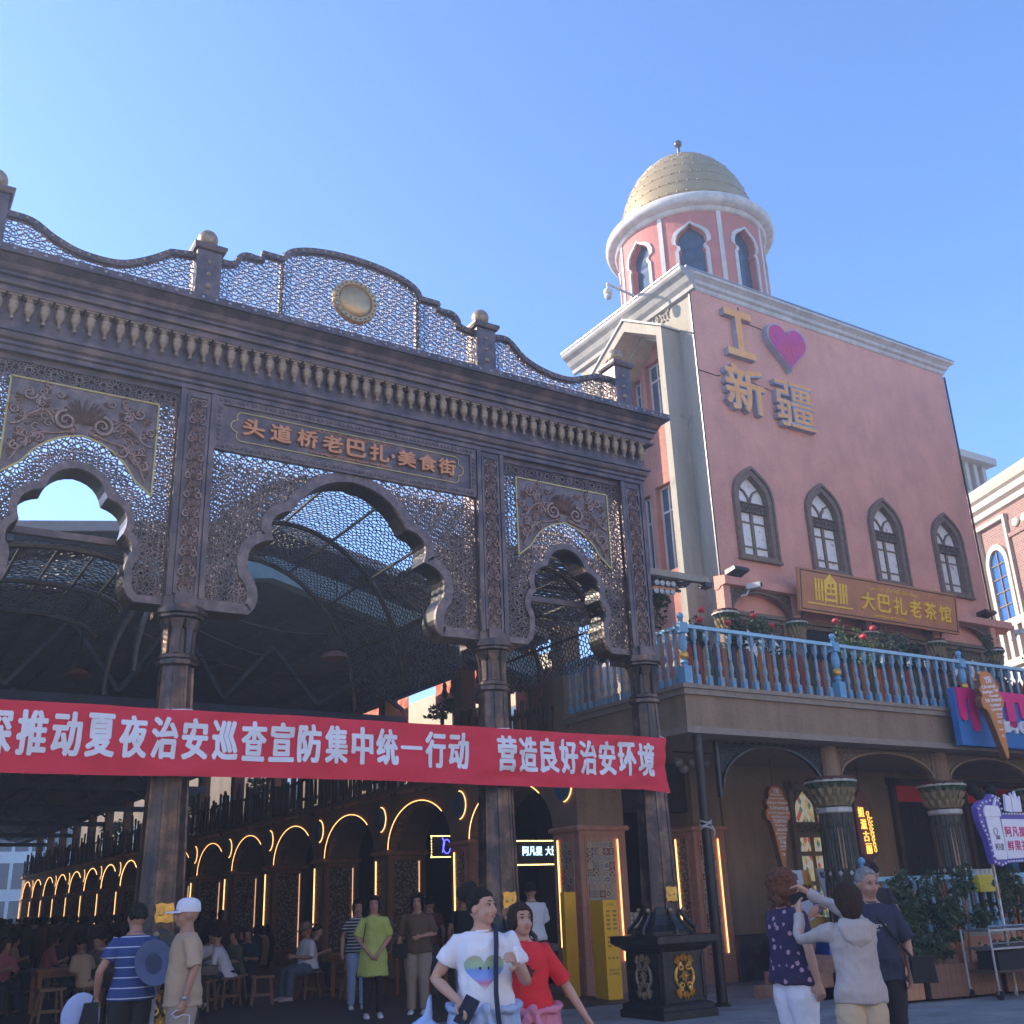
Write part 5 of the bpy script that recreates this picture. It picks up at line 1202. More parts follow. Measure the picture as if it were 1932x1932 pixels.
def potplant(x, y, z, w, h, lb, lm=0, flowers=0, seed=0, nm='potted_plant', cat='plant', n=420, pot=True):
    t = thing(nm, lb, cat, (x, y, z), 0, 'potted plants on the upper terrace')
    if pot: b = MB(); b.lathe([(.09,0),(.13,.22),(.14,.22),(.14,.25)], n=12); b.build('pot', M['brick'], t)
    b = MB(); bush(b, (0,0,.22+h/2), (w, w*.6, h/2), n, .075, seed); b.build('leaves', leafm[lm], t, fix=False)['kind'] = 'stuff'
    rn = random.Random(seed); 
    for i in range(3): 
        b = MB(); b.tube([(0,0,.2),(rn.uniform(-.1,.1),0,.2+h*.5),(rn.uniform(-w,w)*.6,0,.2+h*.8)], .009, 4); b.build('stem', M['wooddk'], t)
    for i in range(flowers):
        b = MB(); c = (rn.uniform(-w,w)*.8, rn.uniform(-.15,0), .25+h*rn.uniform(.75,1.05))
        for j in range(5): b.sph((c[0]+.03*cos(j*1.26), c[1]+.03*sin(j*1.26), c[2]+.008*j), .04, 7, 5)
        b.build('rose', M['rose'], t, 'all')
    return t
PP = [(16.6,15.9,5.0,.45,1.5,'leafy plant with red roses at the left end of the tea house terrace',0,2,1),
 (13.1,14.3,5.0,.3,.95,'rose bush with one red flower at the terrace corner post',1,2,2),
 (14.2,14.4,5.0,.28,.9,'thin rose plant with a red flower by the cream pilaster',1,1,3),
 (18.9,15.2,5.0,.4,1.25,'rose bush with a cluster of red flowers left of the middle newel post',0,4,4),
 (17.9,15.0,5.0,.3,1.1,'low rose plant with one red flower before the carved doors',0,1,5),
 (21.0,16.0,5.0,.55,1.5,'pale round leafy bush below the third capital',2,0,6),
 (22.6,15.9,5.0,.5,1.2,'dark sparse plant before the black terrace opening',1,0,7),
 (24.5,15.8,5.0,.55,1.3,'leafy plant below the fourth capital',1,0,8),
 (26.0,15.4,5.0,.8,1.35,'broad dark shrub at the right end of the terrace',1,0,9),
 (20.0,15.0,5.0,.3,1.0,'small shrub behind the middle newel post',1,0,10)]
for p in PP: potplant(p[0]*14.08/p[1],14.08,p[2],p[3]*.95,1.1+.4*p[4]/1.5+(.25 if p[3] > .5 else 0),p[5],p[6],p[7],p[8], n=1100)
# vines
def vine(x, y, z, r, n, lb, lm=0, seed=0, ls=.10, g='hanging vines'):
    b = MB(); bush(b, (0,0,0), r, n, ls, seed); t = thing('vine', lb, 'vine', (x, y, z), 0, g); b.build('leaves', leafm[lm], t, fix=False)['kind'] = 'stuff'
    rn = random.Random(seed)
    for i in range(3): b = MB(); b.tube([(rn.uniform(-1,1)*r[0]*.3, rn.uniform(-1,1)*r[1]*.3, r[2]*.8),(rn.uniform(-1,1)*r[0]*.5, rn.uniform(-1,1)*r[1]*.5, 0),(rn.uniform(-1,1)*r[0], rn.uniform(-1,1)*r[1]*.6, -r[2])], .012, 4); b.build('stem', M['wooddk'], t)
vine(12.4, 18.6, 6.35, (.5,1.6,.45), 900, 'large-leaved green vine hanging from the eave right of the middle gate column', 0, 11)
vine(12.7, 22.5, 6.3, (.25,1.8,.3), 500, 'sparse vine trailing below the red cloth valance', 1, 12, .12)
vine(13.3, 15.9, 7.15, (.55,.5,.5), 1400, 'dark vine bush above the flood light rack by the right gate column', 1, 13, .09)
for i, (y, lb) in enumerate(((46,'bright green vine hanging left of the left gate column'),(37,'bright green vine just right of the left gate column'),(62,'green vine over the far terrace'),(78,'farthest small green vine on the terrace'))):
    vine(13.0, y, 5.6, (.5,1.5,.9), 700, lb, 0, 20+i, .18)
# metal awning beam beside the right column with flood light rack
t = thing('awning_frame', 'beige steel awning beam crossing from the gate to the tea house corner', 'awning', (11.2, 15.2, 7.61)); b = MB(); b.box(-2.8, 3.2, 0, .12, -.065, .065); b.build('beam', M['cream'], t); b = MB(); b.box(3.05, 3.25, -.05, .17, -.16, -.066); b.build('bracket', M['black'], t)
b = MB(); rnd_ = random.Random(4)
hx = honey(72, 68, .35, 8)
for p, q in hx:
    u0, v0, u1, v1 = -2.6+p[0]*.155*1.3, .15+p[1]*.09*1.15, -2.6+q[0]*.155*1.3, .15+q[1]*.09*1.15
    if max(u0, u1) > 3.15: continue
    b.bar((u0, v0, .02), (u1, v1, .02), .045, .02)
b.build('lattice_sheet', M['lattdark'], t, fix=False)['kind'] = 'stuff'
for i in range(6): b = MB(); b.box(-2.6, 3.15, .8+i*1.0, .86+i*1.0, -.05, .0); b.build('purlin', M['black'], t)
for i in range(8): b = MB(); b.box(.3+i*.1, .36+i*.1, .15, 1.6, -.03, .0); b.build('slat', M['cream'], t)
t = thing('flood_light_rack', 'rack of eight round flood lights in two rows beside the right gate column', 'light', (13.12, 15.3, 7.43), -.1)
for i in range(2):
    for j in range(4):
        b = MB(); b.lathe([(.02,.07),(.05,.04),(.055,0),(.001,.008)], (j*.13-i*.03, 0, -i*.17), 14, 'y'); b.build('lamp_head', M['glassl'] if 'glassl' in M else M.setdefault('glassl', mat('lamp_lens', (.35,.34,.30), .2, .3)), t)
b = MB(); b.box(-.06,.46,.05,.08,-.11,-.06); b.build('rack_bar', M['signwood'], t)
# black steel pole
t = thing('steel_pole', 'round black steel pole under the terrace corner', 'pole', (12.2, 13.55, 0)); b = MB(); b.lathe([(.085,0),(.078,4.17)], n=18); b.build('shaft', mat('worn_black_paint', (.02,.018,.018), .4, .2, col2=(.13,.10,.08), mixs=(.62,.72), vscale=4), t, True); b = MB(); b.lathe([(.13,0),(.13,.03),(.09,.05)], n=18); b.build('base_plate', M['black'], t)
b = MB(); [b.tube([(.09*cos(a+i), .09*sin(a+i)-.01, 2.65+.05*i+.02*sin(a*2)) for a in [j*.6 for j in range(11)]], .016, 4) for i in range(3)]; b.tube([(.09,-.03,2.7),(.13,-.06,2.6),(.11,-.05,2.52)], .015, 4); b.build('tied_plastic', M['white'], t)
# ================================================================ WALL SIGNS on the pink facade
M['lettergold'] = mat('wall_letter_face', (.82,.33,.07), .6, 0, col2=(.85,.45,.16), mixs=(.4,.7), vscale=3); M['letterside'] = mat('wall_letter_side', (.34,.33,.38), .6)
PYs = 16.5
def solid_letter(nm, lb, x0, x1, z0, z1, polys=None, ch=None, off=0, cat='sign', g='raised characters on the pink wall', th=.16):
    t = thing(nm, lb, cat, (x0, PYs, z0), 0, g)
    b = MB(); c = MB()
    if polys:
        for pl_ in polys:
            b.prism(pl_, -.005, -th, lambda u, v, d: (u, d, v)); c.prism(pl_, -th-.002, -th-.01, lambda u, v, d: (u, d, v))
    else:
        text(b, ch, lambda u, v, d: (u*(x1-x0), -d, v*(z1-z0)), off, .005, th); text(c, ch, lambda u, v, d: (u*(x1-x0), -d, v*(z1-z0)), off-.02, th+.002, th+.008)
    b.build('letter_side', M['letterside'], t); c.build('letter_face', M['lettergold'], t); return t
I_ = [(0,0),(.92,0),(.92,.19),(.56,.19),(.56,1.12),(.92,1.12),(.92,1.31),(0,1.31),(0,1.12),(.36,1.12),(.36,.19),(0,.19)]
solid_letter('raised_letter', 'raised orange capital I at the top left of the pink wall', 16.93, 17.85, 14.04, 15.35, [I_])
solid_letter('raised_letter', 'raised orange character 新 below the letter I on the pink wall', 16.70, 18.02, 12.52, 13.80, ch='新', off=.035)
solid_letter('raised_letter', 'raised orange character 疆 below the heart on the pink wall', 18.36, 19.72, 12.45, 13.72, ch='疆', off=.022)
t = thing('heart_sign', 'big raised magenta heart on the pink wall right of the letter I', 'sign', (19.05, PYs, 14.02), 0, 'raised characters on the pink wall')
def heart(s=1.0, n=40):
    o = []
    for i in range(n):
        a = 2*pi*i/n; x = 16*sin(a)**3; y = 13*cos(a)-5*cos(2*a)-2*cos(3*a)-cos(4*a); o.append((x/32*1.42*s, (y+17)/29*1.33*s+(1-s)*.62))
    return o
b = MB(); b.prism(heart(), -.005, -.2, lambda u, v, d: (u, d, v)); b.build('heart_side', M['letterside'], t)
b = MB(); b.prism(heart(.93), -.203, -.212, lambda u, v, d: (u, d, v)); b.build('heart_face', mat('heart_magenta', (.58,.03,.10), .35, 0, col2=(.50,.02,.19), mixs=(.4,.6), vscale=2), t)
b = MB()
for s in (-1, 1): b.tube([(s*.33+.16*cos(a), -.215, .95+.13*sin(a)) for a in [pi+i*pi/8 for i in range(9)]], .008, 4); b.tube([(s*.05+s*.12*i/5, -.215, .8-.1*i+.03*sin(i*2)) for i in range(6)], .006, 4)
b.build('heart_line', mat('heart_line', (.55,.12,.16), .4), t)
# tea house signboard, leaning forward a little
t = thing('tea_house_signboard', 'brown wooden tea house signboard with gold characters over the terrace', 'sign', (17.68, 15.93, 7.50))
TH = .10
F3 = lambda u, v, d: (u, -d-v*TH, v)     # top leans out
b = MB(); b.prism([(0,0),(5.62,0),(5.62,1.0),(0,1.0)], 0, .08, lambda u, v, d: F3(u, v, d)); b.build('board', M['signwood'], t)
b = MB()
for (a, c, z0, z1) in ((.05,5.57,.93,.955),(.05,5.57,.045,.07),(.05,.075,.07,.93),(5.545,5.57,.07,.93)): b.prism([(a,z0),(c,z0),(c,z1),(a,z1)], .081, .088, F3)
b.build('border_line', M['wooddk'], t)
for i, ch in enumerate('大巴扎老茶馆'):
    b = MB(); x0 = 2.03+i*.565; text(b, ch, lambda u, v, d: F3(x0+.45*u, .24+.43*v, d), .016, .081, .12); b.build('character', M['goldsign'] if 'goldsign' in M else M.setdefault('goldsign', mat('gold_sign_letter', (.95,.55,.05), .4, 0)), t)
b = MB(); text(b, 'Grand Bazaar old Tea HOuse', lambda u, v, d: F3(2.45+1.2*u, .115+.06*v, d), .01, .081, .092); text(b, 'ﻰﺴﯩﻧﺎﺧ ﻱﺎﭼ ﺎﻧﻮﻛ ﺭﺍﺯﺎﺑ ﯔﻮﭼ', lambda u, v, d: F3(2.35+1.75*u, .72+.15*v, d), .004, .081, .092); b.build('small_lettering', M['goldsign'], t)
b = MB()
def bx(a, c, z0, z1): b.prism([(a,z0),(c,z0),(c,z1),(a,z1)], .081, .10, F3)
bx(.25,1.72,.19,.225)
for a in (.50,.60,.70): bx(a,a+.055,.29,.80)
for a in (1.30,1.40,1.50): bx(a,a+.055,.29,.76)
b.prism([(.80,.26),(.80,.76),(1.0,.95),(1.22,.76),(1.22,.26),(1.16,.26),(1.16,.3),(.86,.3),(.86,.26)], .081, .10, F3, [[(.87,.36),(1.15,.36),(1.15,.45),(.87,.45)],[(.88,.5),(.98,.5),(.98,.58),(.88,.58)],[(1.03,.5),(1.14,.5),(1.14,.58),(1.03,.58)],[(.92,.63),(1.0,.63),(1.0,.7),(.92,.7)],[(1.05,.63),(1.12,.63),(1.12,.72),(1.05,.72)]])
bx(.50,.76,.50,.53); bx(1.26,1.56,.50,.53)
b.build('building_emblem', M['goldsign'], t)
# flood lamps on the ledge, CCTV
for i, (x, y, z, lb) in enumerate(((16.2,16.2,8.28,'black flood lamp on the left end of the pink ledge'),(25.1,16.2,8.28,'black flood lamp on the right end of the pink ledge'))):
    t = thing('flood_lamp', lb, 'lamp', (x, y, z), 0, 'flood lamps on the pink ledge'); b = MB(); b.rings([[(-.22,-.20,.02),(.22,-.20,.02),(.22,-.16,.10),(-.22,-.16,.10)],[(-.24,.12,-.05),(.24,.12,-.05),(.24,.12,.06),(-.24,.12,.06)]]); b.build('housing', M['black'], t); b = MB(); b.box(-.02,.02,-.03,.1,-.1,.0); b.build('bracket', M['black'], t)
for i, (x, y, z, lb) in enumerate(((16.35,15.95,7.92,'white wall CCTV camera at the left end under the pink ledge'),(26.0,15.95,7.85,'white wall CCTV camera at the right end under the pink ledge'))):
    t = thing('security_camera', lb, 'camera', (x, y, z), .5); b = MB(); b.box(-.07,.07,-.22,.10,-.06,.06); b.build('camera_body', M['white'], t); b = MB(); b.lathe([(.045,-.24),(.045,-.22)], n=12, ax='y'); b.build('lens', M['dark'], t); b = MB(); b.tube([(0,.05,-.05),(-.05,.1,-.18),(-.15,.2,-.22)], .02, 6); b.build('arm', M['white'], t)
t = thing('security_camera', 'white dome CCTV camera on a long arm at the roof eave below the tower', 'camera', (15.75, 18.15, 16.22)); b = MB(); b.bar((.1,0,0), (-1.0,.0,.14), .05); b.bar((-.2,0,.02),(.25,.25,-.05),.03); b.build('arm', M['white'], t)
b = MB(); b.lathe([(.03,.13),(.03,0),(.10,-.04),(.115,-.08),(.115,-.16),(.10,-.18)], (-.98,0,0), 14); b.sph((-.98,0,-.23), .098, 14, 8); b.build('camera_body', M['white'], t, True)
# ================================================================ BLUE CAFE SIGN with pink drips, ice cream cones
t = thing('cafe_sign', 'blue cafe signboard with dripping pink icing hung on the terrace edge', 'sign', (18.73, 13.12, 4.21))
b = MB(); b.box(0, 3.6, 0, .14, 0, 1.14); b.build('board', mat('sign_blue', (.03,.16,.42), .5, 0, var=.06), t)
dr = [(.05,1.14),(.05,1.0)]; xs = .05
for wd_, ln in ((.22,.42),(.14,.10),(.20,.62),(.22,.12),(.16,.30),(.2,.14),(.24,.36),(.18,.10),(.26,.50),(.2,.12),(.2,.3),(.24,.12),(.2,.4),(.2,.1),(.3,.3),(.3,.1),(.2,.2)):
    if xs+wd_ > 3.55: break
    dr += arcpts(xs+wd_/2, 1.0-ln if ln > .2 else 1.0-ln, wd_/2, (.1 if ln > .2 else -.04), 180, 360, 6) if ln > .2 else [(xs+.01,.93),(xs+wd_/2,.96),(xs+wd_-.01,.93)]
    xs += wd_
dr += [(3.55,1.0),(3.55,1.14)]
b = MB(); b.prism(dr, -.002, -.05, lambda u, v, d: (u, d, v)); b.build('icing_drip', mat('icing_pink', (.80,.03,.20), .35, 0, var=.05), t)
for i, ch in enumerate('咖啡@甜'):
    b = MB(); text(b, ch, lambda u, v, d: (1.33+i*.30+.27*u, -d, .30+.27*v), .025, .002, .05); b.build('character', M['bannerw'], t)
conem = mat('cone_orange', (.62,.22,.045), .5, 0, var=.06)
def cone_sign(x, y, z, h, lb, words, rotz=0, tilt=0):
    t = thing('ice_cream_sign', lb, 'sign', (x, y, z), rotz, 'ice cream cone signs'); t.rotation_euler = (0, tilt, rotz)
    H_ = h; R_ = [(0,0),(.03,.01),(.13,.50),(.21,.58),(.22,.68),(.17,.72),(.20,.80),(.14,.84),(.13,.92),(.07,.985),(0,1.0)]
    pl_ = [(u*H_*.98, v*H_) for u, v in cat_rom(R_, 3)]; pl_ = pl_+[(-u, v) for u, v in reversed(pl_[1:-1])]
    b = MB(); b.prism(pl_, 0, .12, lambda u, v, d: (u, d, v)); b.build('cone_body', mat('cone_side', (.16,.07,.03), .6) if 'cone_side' not in bpy.data.materials else bpy.data.materials['cone_side'], t)
    b = MB(); b.prism([(u*.97, .015+v*.985) for u, v in pl_], -.012, -.002, lambda u, v, d: (u, d, v)); b.build('cone_face', conem, t)
    b = MB()
    for wtxt, u0, u1, v0, hh in [(a_, b_*1.12, c_*1.12, d_, e_*1.2) for a_, b_, c_, d_, e_ in words]:
        text(b, wtxt, lambda u, v, d: ((u0+(u1-u0)*u)*H_, -d, (v0+hh*v)*H_), .03, .013, .017)
    b.build('lettering', M['bannerw'], t); return t
W1 = [('Yili',-.055,.045,.90,.05),('Karamay',-.09,.09,.865,.025),('atushi Turpan',-.13,.12,.82,.025),('Altay Hotan',-.16,.16,.755,.04),('Urumqi',-.12,.17,.68,.055),('ALTAY Kashgar YILI',-.16,.17,.635,.028),('HOTAN atushi',-.11,.14,.59,.028),('TURPAN',-.10,.12,.53,.04),('Kashgar',-.07,.11,.485,.025),('atushi',-.05,.11,.43,.04),('Karamay',-.07,.09,.385,.025),('ALTAY',-.05,.08,.33,.035),('Yili',-.04,.06,.275,.035),('atushi',-.03,.06,.235,.025),('Kashgar',-.025,.05,.2,.018),('Yili',-.02,.03,.13,.03)]
cone_sign(15.98, 15.6, 2.08, 1.55, 'orange ice cream cone sign with white place names hanging on the brown wall', W1)
W2 = [('Yili',-.05,.07,.85,.065),('Urumqi',-.12,.11,.78,.045),('Kashgar Yili',-.13,.14,.725,.04),('Kashgar',-.03,.13,.68,.03),('Yili Urumqi',-.13,.15,.62,.045),('Kashgar',-.06,.13,.57,.035),('Urumqi',-.06,.12,.52,.035),('Urumqi',.0,.10,.47,.025),('Kashgar',.0,.09,.44,.02),('YILI',-.02,.06,.38,.03),('Kashgar',-.02,.05,.30,.02),('Yili',-.01,.03,.22,.03)]
cone_sign(19.50, 12.72, 3.95, 1.72, 'larger orange ice cream cone sign with white place names over the blue cafe sign', W2, 0, -.14)
# vertical red sign with gold characters
t = thing('hanging_sign', 'dark red vertical wooden sign with lit gold characters between the columns', 'sign', (17.78, 15.0, 2.15)); pl_ = [(-.08,-.12),(-.08,.0),(-.24,.12),(-.24,1.1),(-.14,1.22),(-.1,1.30),(0,1.38),(.1,1.30),(.14,1.22),(.24,1.1),(.24,.12),(.08,0),(.08,-.12)]
b = MB(); b.prism(pl_, 0, .06, lambda u, v, d: (u, d, v)); b.build('board', mat('sign_dark_red', (.13,.035,.03), .6), t)
glow = mat('lit_gold_character', (1,.6,.15), .5, emit=(1,.5,.08), es=.6)
for i, ch in enumerate('姐滋古丽'):
    b = MB(); text(b, ch, lambda u, v, d: (-.17+.03*i+.17*u, -d, .83-.235*i+.20*v), .008, .002, .02); b.build('character', glow, t)
b = MB()
for i in range(8): b.tube([(.10+.012*i+.035*cos(a), -.015, .90-.10*i+.045*sin(a)) for a in [j*pi/4 for j in range(9)]], .010, 4)
for i in range(9): b.box(.19,.21,-.02,-.002,.80-.07*i,.83-.07*i)
b.build('gold_chain_motif', glow, t)
b = MB(); b.tube([(0,.03,1.36),(0,.03,2.0)], .006, 4); b.build('cord', M['black'], t)
b = MB(); b.tube([(15.98,15.66,3.6),(15.98,15.66,4.17)], .006, 4); b.build('sign_cord', M['black'], label='thin cord holding the hanging ice cream sign', cat='cord')
# potted ball lamps under the soffit
for j, (x, y, z, g, lb0) in enumerate(((12.65,14.6,3.85,'l','cluster of round grey globe lamps under the terrace soffit, left of the bracket arch'),(19.9,13.9,3.45,'r','cluster of dark round paper lanterns before the right arch'))):
    t = thing('globe_cluster', lb0, 'lamp', (x, y, z), 0, 'globe clusters')
    for i in range(5 if j == 0 else 3): b = MB(); b.sph((.16*i+(.0 if j == 0 else .12*i), .05*(i % 2), -.10*(i % 2)), .085 if j == 0 else .13, 12, 8); b.build('globe', mat('globe_glass', (.18,.17,.17), .3) if j == 0 else M['dark'], t, True)
    b = MB(); b.tube([(-.1,0,.18),(.9,0,.18)], .015, 5); b.build('rail', M['dark'], t)
# ================================================================ LOWER TERRACE: wall, railing, stairs, planters
t = thing('terrace_wall', 'low terracotta panelled wall carrying the pale blue railing', 'wall', (14.5, 12.3, 0))
b = MB(); b.box(0, 13, 0, .25, 0, .80); b.build('wall', M['brick'], t)
b = MB(); b.box(-.05, 13, -.05, .30, .80, .87); b.build('coping', M['cream'], t)
for i in range(12): b = MB(); b.box(.1+i*1.05,.12+i*1.05,-.02,-.001,.1,.75); b.box(1.0+i*1.05,1.02+i*1.05,-.02,-.001,.1,.75); b.box(.12+i*1.05,1.0+i*1.05,-.02,-.001,.73,.75); b.box(.12+i*1.05,1.0+i*1.05,-.02,-.001,.1,.12); b.build('panel_moulding', M['brick'], t)
b = MB(); b.prism([(14.6,12.56),(27.5,12.56),(27.5,16.72),(16.7,16.72)], 0, .86, lambda u, v, d: (u, v, d)); b.build('terrace_floor', M['arcbrown'], kind='structure')
r3 = thing('terrace_railing', 'pale blue railing of turned balusters along the lower terrace', 'railing', (14.5, 12.42, .87))
B3 = bal_mesh(.86).mesh('baluster', mat('pale_baluster', (.12,.34,.55), .6, 0, col2=(.42,.50,.50), mixs=(.42,.6), vscale=9), 50)
for i in range(52): obj('baluster', B3, r3, loc=(.25+i*.235, 0, 0))
b = MB(); b.box(0, 13, -.05, .05, .86, .93); b.build('handrail', M['palebl'], r3)
newel(r3, 0, 0)
r4 = thing('stair_railing', 'blue stair handrail sloping down left of the lower terrace railing', 'railing', (14.35, 12.45, .1))
b = MB(); b.bar((0,0,1.62), (-.75,-.55,.95), .08, .06); b.build('handrail', M['blue'], r4)
for i in range(5): o = obj('baluster', B3, r4, loc=(-.06-.15*i, -.03-.11*i, .66-.13*i))
for i in range(4): b = MB(); b.box(-.9+.28*i, .2, .45, 1.7, -.1, .08+.2*i); o = b.build('step', M['brick'], r4)
# wooden planters with slats
slm = MB(); slm.box(-.052,.052,-.012,.012,0,.46); slat_a = slm.mesh('slat', mat('planter_wood_light', (.45,.22,.11), .7, 0, var=.2, vscale=8)); slat_b = slm.mesh('slat', mat('planter_wood_dark', (.20,.10,.06), .7, 0, var=.3, vscale=8))
def planter(x, y, w_, lb, sl, seed, hh=.55):
    t = thing('wooden_planter', lb, 'planter', (x, y, .0), -.14, 'wooden planters along the lower terrace')
    for i in range(int(w_/.11)): obj('slat', sl, t, loc=(.055+i*.11, 0, .04))
    b = MB(); b.box(.01, w_-.01, .013, .55, .05, .44); b.build('box', M['wooddk'], t)
    return t
planter(13.95, 11.55, .47, 'light orange wooden planter nearest the old man in navy', slat_a, 1)
planter(14.45, 11.42, 1.5, 'dark slatted wooden planter left of the steel trolley', slat_b, 2)
planter(16.0, 11.2, 1.6, 'dark slatted wooden planter behind the steel trolley', slat_b, 3)
def shrub(x, y, z, r, n, lb, lm, seed, ls=.09, stems=5):
    t = thing('shrub', lb, 'shrub', (x, y, z), 0, 'shrubs along the lower terrace'); b = MB(); bush(b, (0,0,0), r, n, ls, seed); b.build('leaves', leafm[lm], t, fix=False)['kind'] = 'stuff'; rn = random.Random(seed)
    for i in range(stems): b = MB(); xx = rn.uniform(-.5,.5)*r[0]; b.tube([(xx*.5,0,-z+.4),(xx,0,-.3*r[2]),(xx*1.4,0,r[2]*.5)], .014, 5); b.build('stem', M['wood'], t)
shrub(14.7, 11.75, 1.35, (.65,.28,.55), 1700, 'leafy shrub before the blue railing, right beside the old man', 1, 31)
shrub(15.7, 11.65, 1.40, (.6,.28,.52), 1500, 'middle leafy shrub before the blue railing', 1, 32)
shrub(16.9, 11.5, 1.35, (.7,.3,.55), 1600, 'leafy shrub behind the milk tea sign pole', 1, 33)
shrub(14.9, 11.6, .72, (.75,.28,.26), 1500, 'dense low bush growing over the dark planter', 1, 34, .07)
shrub(16.4, 11.4, .62, (.7,.25,.2), 900, 'low bush in the planter behind the trolley', 1, 35, .07)
# ================================================================ MILK TEA SIGN on a pole
t = thing('milk_tea_sign', 'purple bulb-edged milk tea cup sign on a thin pole', 'sign', (15.95, 11.0, 0))
pur = mat('sign_purple', (.12,.07,.34), .5, 0, var=.06); wht = mat('sign_white', (.78,.74,.78), .5, 0, var=.02)
cup = [(.0,1.93),(.18,1.88),(.36,1.93),(1.2,1.95),(1.2,2.72),(.46,2.72),(.42,2.98),(.26,3.02),(.16,2.94),(-.06,2.90),(-.20,2.80),(-.18,2.58),(-.06,2.30)]
b = MB(); b.prism(cup, 0, .10, lambda u, v, d: (u, d, v)); b.build('sign_box', pur, t)
b = MB(); b.prism([(.07,1.99),(.33,1.99),(.36,2.05),(.34,2.66),(-.02,2.66),(.03,2.05)], -.006, -.02, lambda u, v, d: (u, d, v)); b.build('cup', wht, t)
b = MB(); b.prism([(-.05,2.66),(.37,2.66),(.37,2.76),(.32,2.83),(.0,2.83),(-.05,2.76)], -.006, -.035, lambda u, v, d: (u, d, v)); b.bar((.22,-.03,2.82),(.30,-.03,2.94),.035,.03); b.bar((.29,-.03,2.93),(.37,-.03,2.90),.035,.03); b.build('cup_lid', wht, t)
b = MB(); b.prism([(.37,2.0),(1.18,2.02),(1.18,2.62),(.38,2.62)], -.006, -.016, lambda u, v, d: (u, d, v)); b.build('sign_panel', wht, t)
mg = mat('letter_magenta', (.62,.03,.16), .5)
for i, ch in enumerate('阿凡提'): b = MB(); text(b, ch, lambda u, v, d: (.42+i*.19+.17*u, -d, 2.34+.16*v), .02, .017, .022); b.build('character', mg, t)
for i, ch in enumerate('鲜果茶'): b = MB(); text(b, ch, lambda u, v, d: (.42+i*.19+.17*u, -d, 2.12+.16*v), .02, .017, .022); b.build('character', mg, t)
b = MB(); text(b, '阿凡提', lambda u, v, d: (.09+.22*u, -d, 2.13+.11*v), .02, .021, .024); b.tube([(.16+.05*cos(a), -.024, 2.42+.06*sin(a)) for a in [i*.7 for i in range(10)]], .006, 4); b.box(.15,.25,-.024,-.021,2.30,2.36); b.build('cup_print', mat('cup_print_grey', (.16,.15,.2), .5), t)
b = MB(); L2 = cup+[cup[0]]
for p, q_ in zip(L2[:-1], L2[1:]):
    l = math.hypot(q_[0]-p[0], q_[1]-p[1]); n_ = max(1, int(l/.075))
    for i in range(n_):
        u, v = p[0]+(q_[0]-p[0])*i/n_, p[1]+(q_[1]-p[1])*i/n_; b.sph((u+(.5-u)*.05, -.012, v+(2.4-v)*.055), .019, 6, 4)
b.build('bulbs', mat('frosted_bulb', (.75,.75,.78), .3), t, fix=False)['kind'] = 'stuff'
b = MB(); b.bar((.03,.05,0), (.03,.05,1.95), .035); b.build('pole', mat('pole_striped', (.5,.33,.2), .4, .4, col2=(.6,.6,.6), mixs=(.45,.55), vscale=8), t)
b = MB(); b.prism([(.55,2.75),(.72,2.73),(.74,2.98),(.60,3.02)], -.02, .02, lambda u, v, d: (u, d, v)); b.prism([(.76,2.74),(1.0,2.74),(1.02,3.0),(.95,2.92),(.9,3.08),(.85,2.95),(.78,3.05)], -.01, .03, lambda u, v, d: (u, d, v)); b.build('snack_cutout', wht, t)
# ================================================================ STEEL TROLLEY
t = thing('steel_trolley', 'steel serving trolley with shelves on casters before the planters', 'trolley', (15.15, 10.75, 0), -.12)
W_, D_ = 1.5, .55
for x in (0, W_):
    for y in (0, D_): b = MB(); b.tube([(x,y,.14),(x,y,.98)], .018, 8); b.build('post', M['steel'], t)
for z in (.98, .72, .40): b = MB(); b.box(.02, W_-.02, .02, D_-.02, z-.03, z); b.build('shelf', M['steel'] if z > .5 else M['wooddk'], t)
b = MB(); b.tube([(0,0,.98),(0,0,1.02),(W_,0,1.02)], .015, 6); b.tube([(0,0,.78),(W_,0,.78)], .012, 6); b.build('rim', M['steel'], t)
for x in (0, W_):
    for y in (0, D_): b = MB(); b.lathe([(.065,-.02),(.07,0),(.065,.02)], (x, y, .075), 14, 'x'); w2 = b.build('caster', M['dark'], t); b = MB(); b.box(x-.03,x+.03,y-.02,y+.02,.08,.15); b.build('fork', M['steel'], w2)
b = MB(); b.box(.15,.75,.05,.45,.40,.66); b.build('storage_box', M['dark'], None, label='dark storage box on the lower shelf of the steel trolley', cat='box', loc=(15.15,10.75,0), rot=(0,0,-.12))
t = thing('yellow_basket', 'small yellow basket of cups on the blue railing behind the milk tea sign', 'basket', (17.6, 12.4, 1.5)); b = MB(); b.rings([[(-.28,-.1,0),(.28,-.1,0),(.28,.1,0),(-.28,.1,0)],[(-.32,-.12,.28),(.32,-.12,.28),(.32,.12,.28),(-.32,.12,.28)]]); b.build('basket', mat('basket_yellow', (.72,.55,.03), .4), t)
for i in range(4): b = MB(); b.lathe([(.05,0),(.065,.12)], (-.2+.13*i, 0, .26), 10); b.build('cup', M['white'], t)
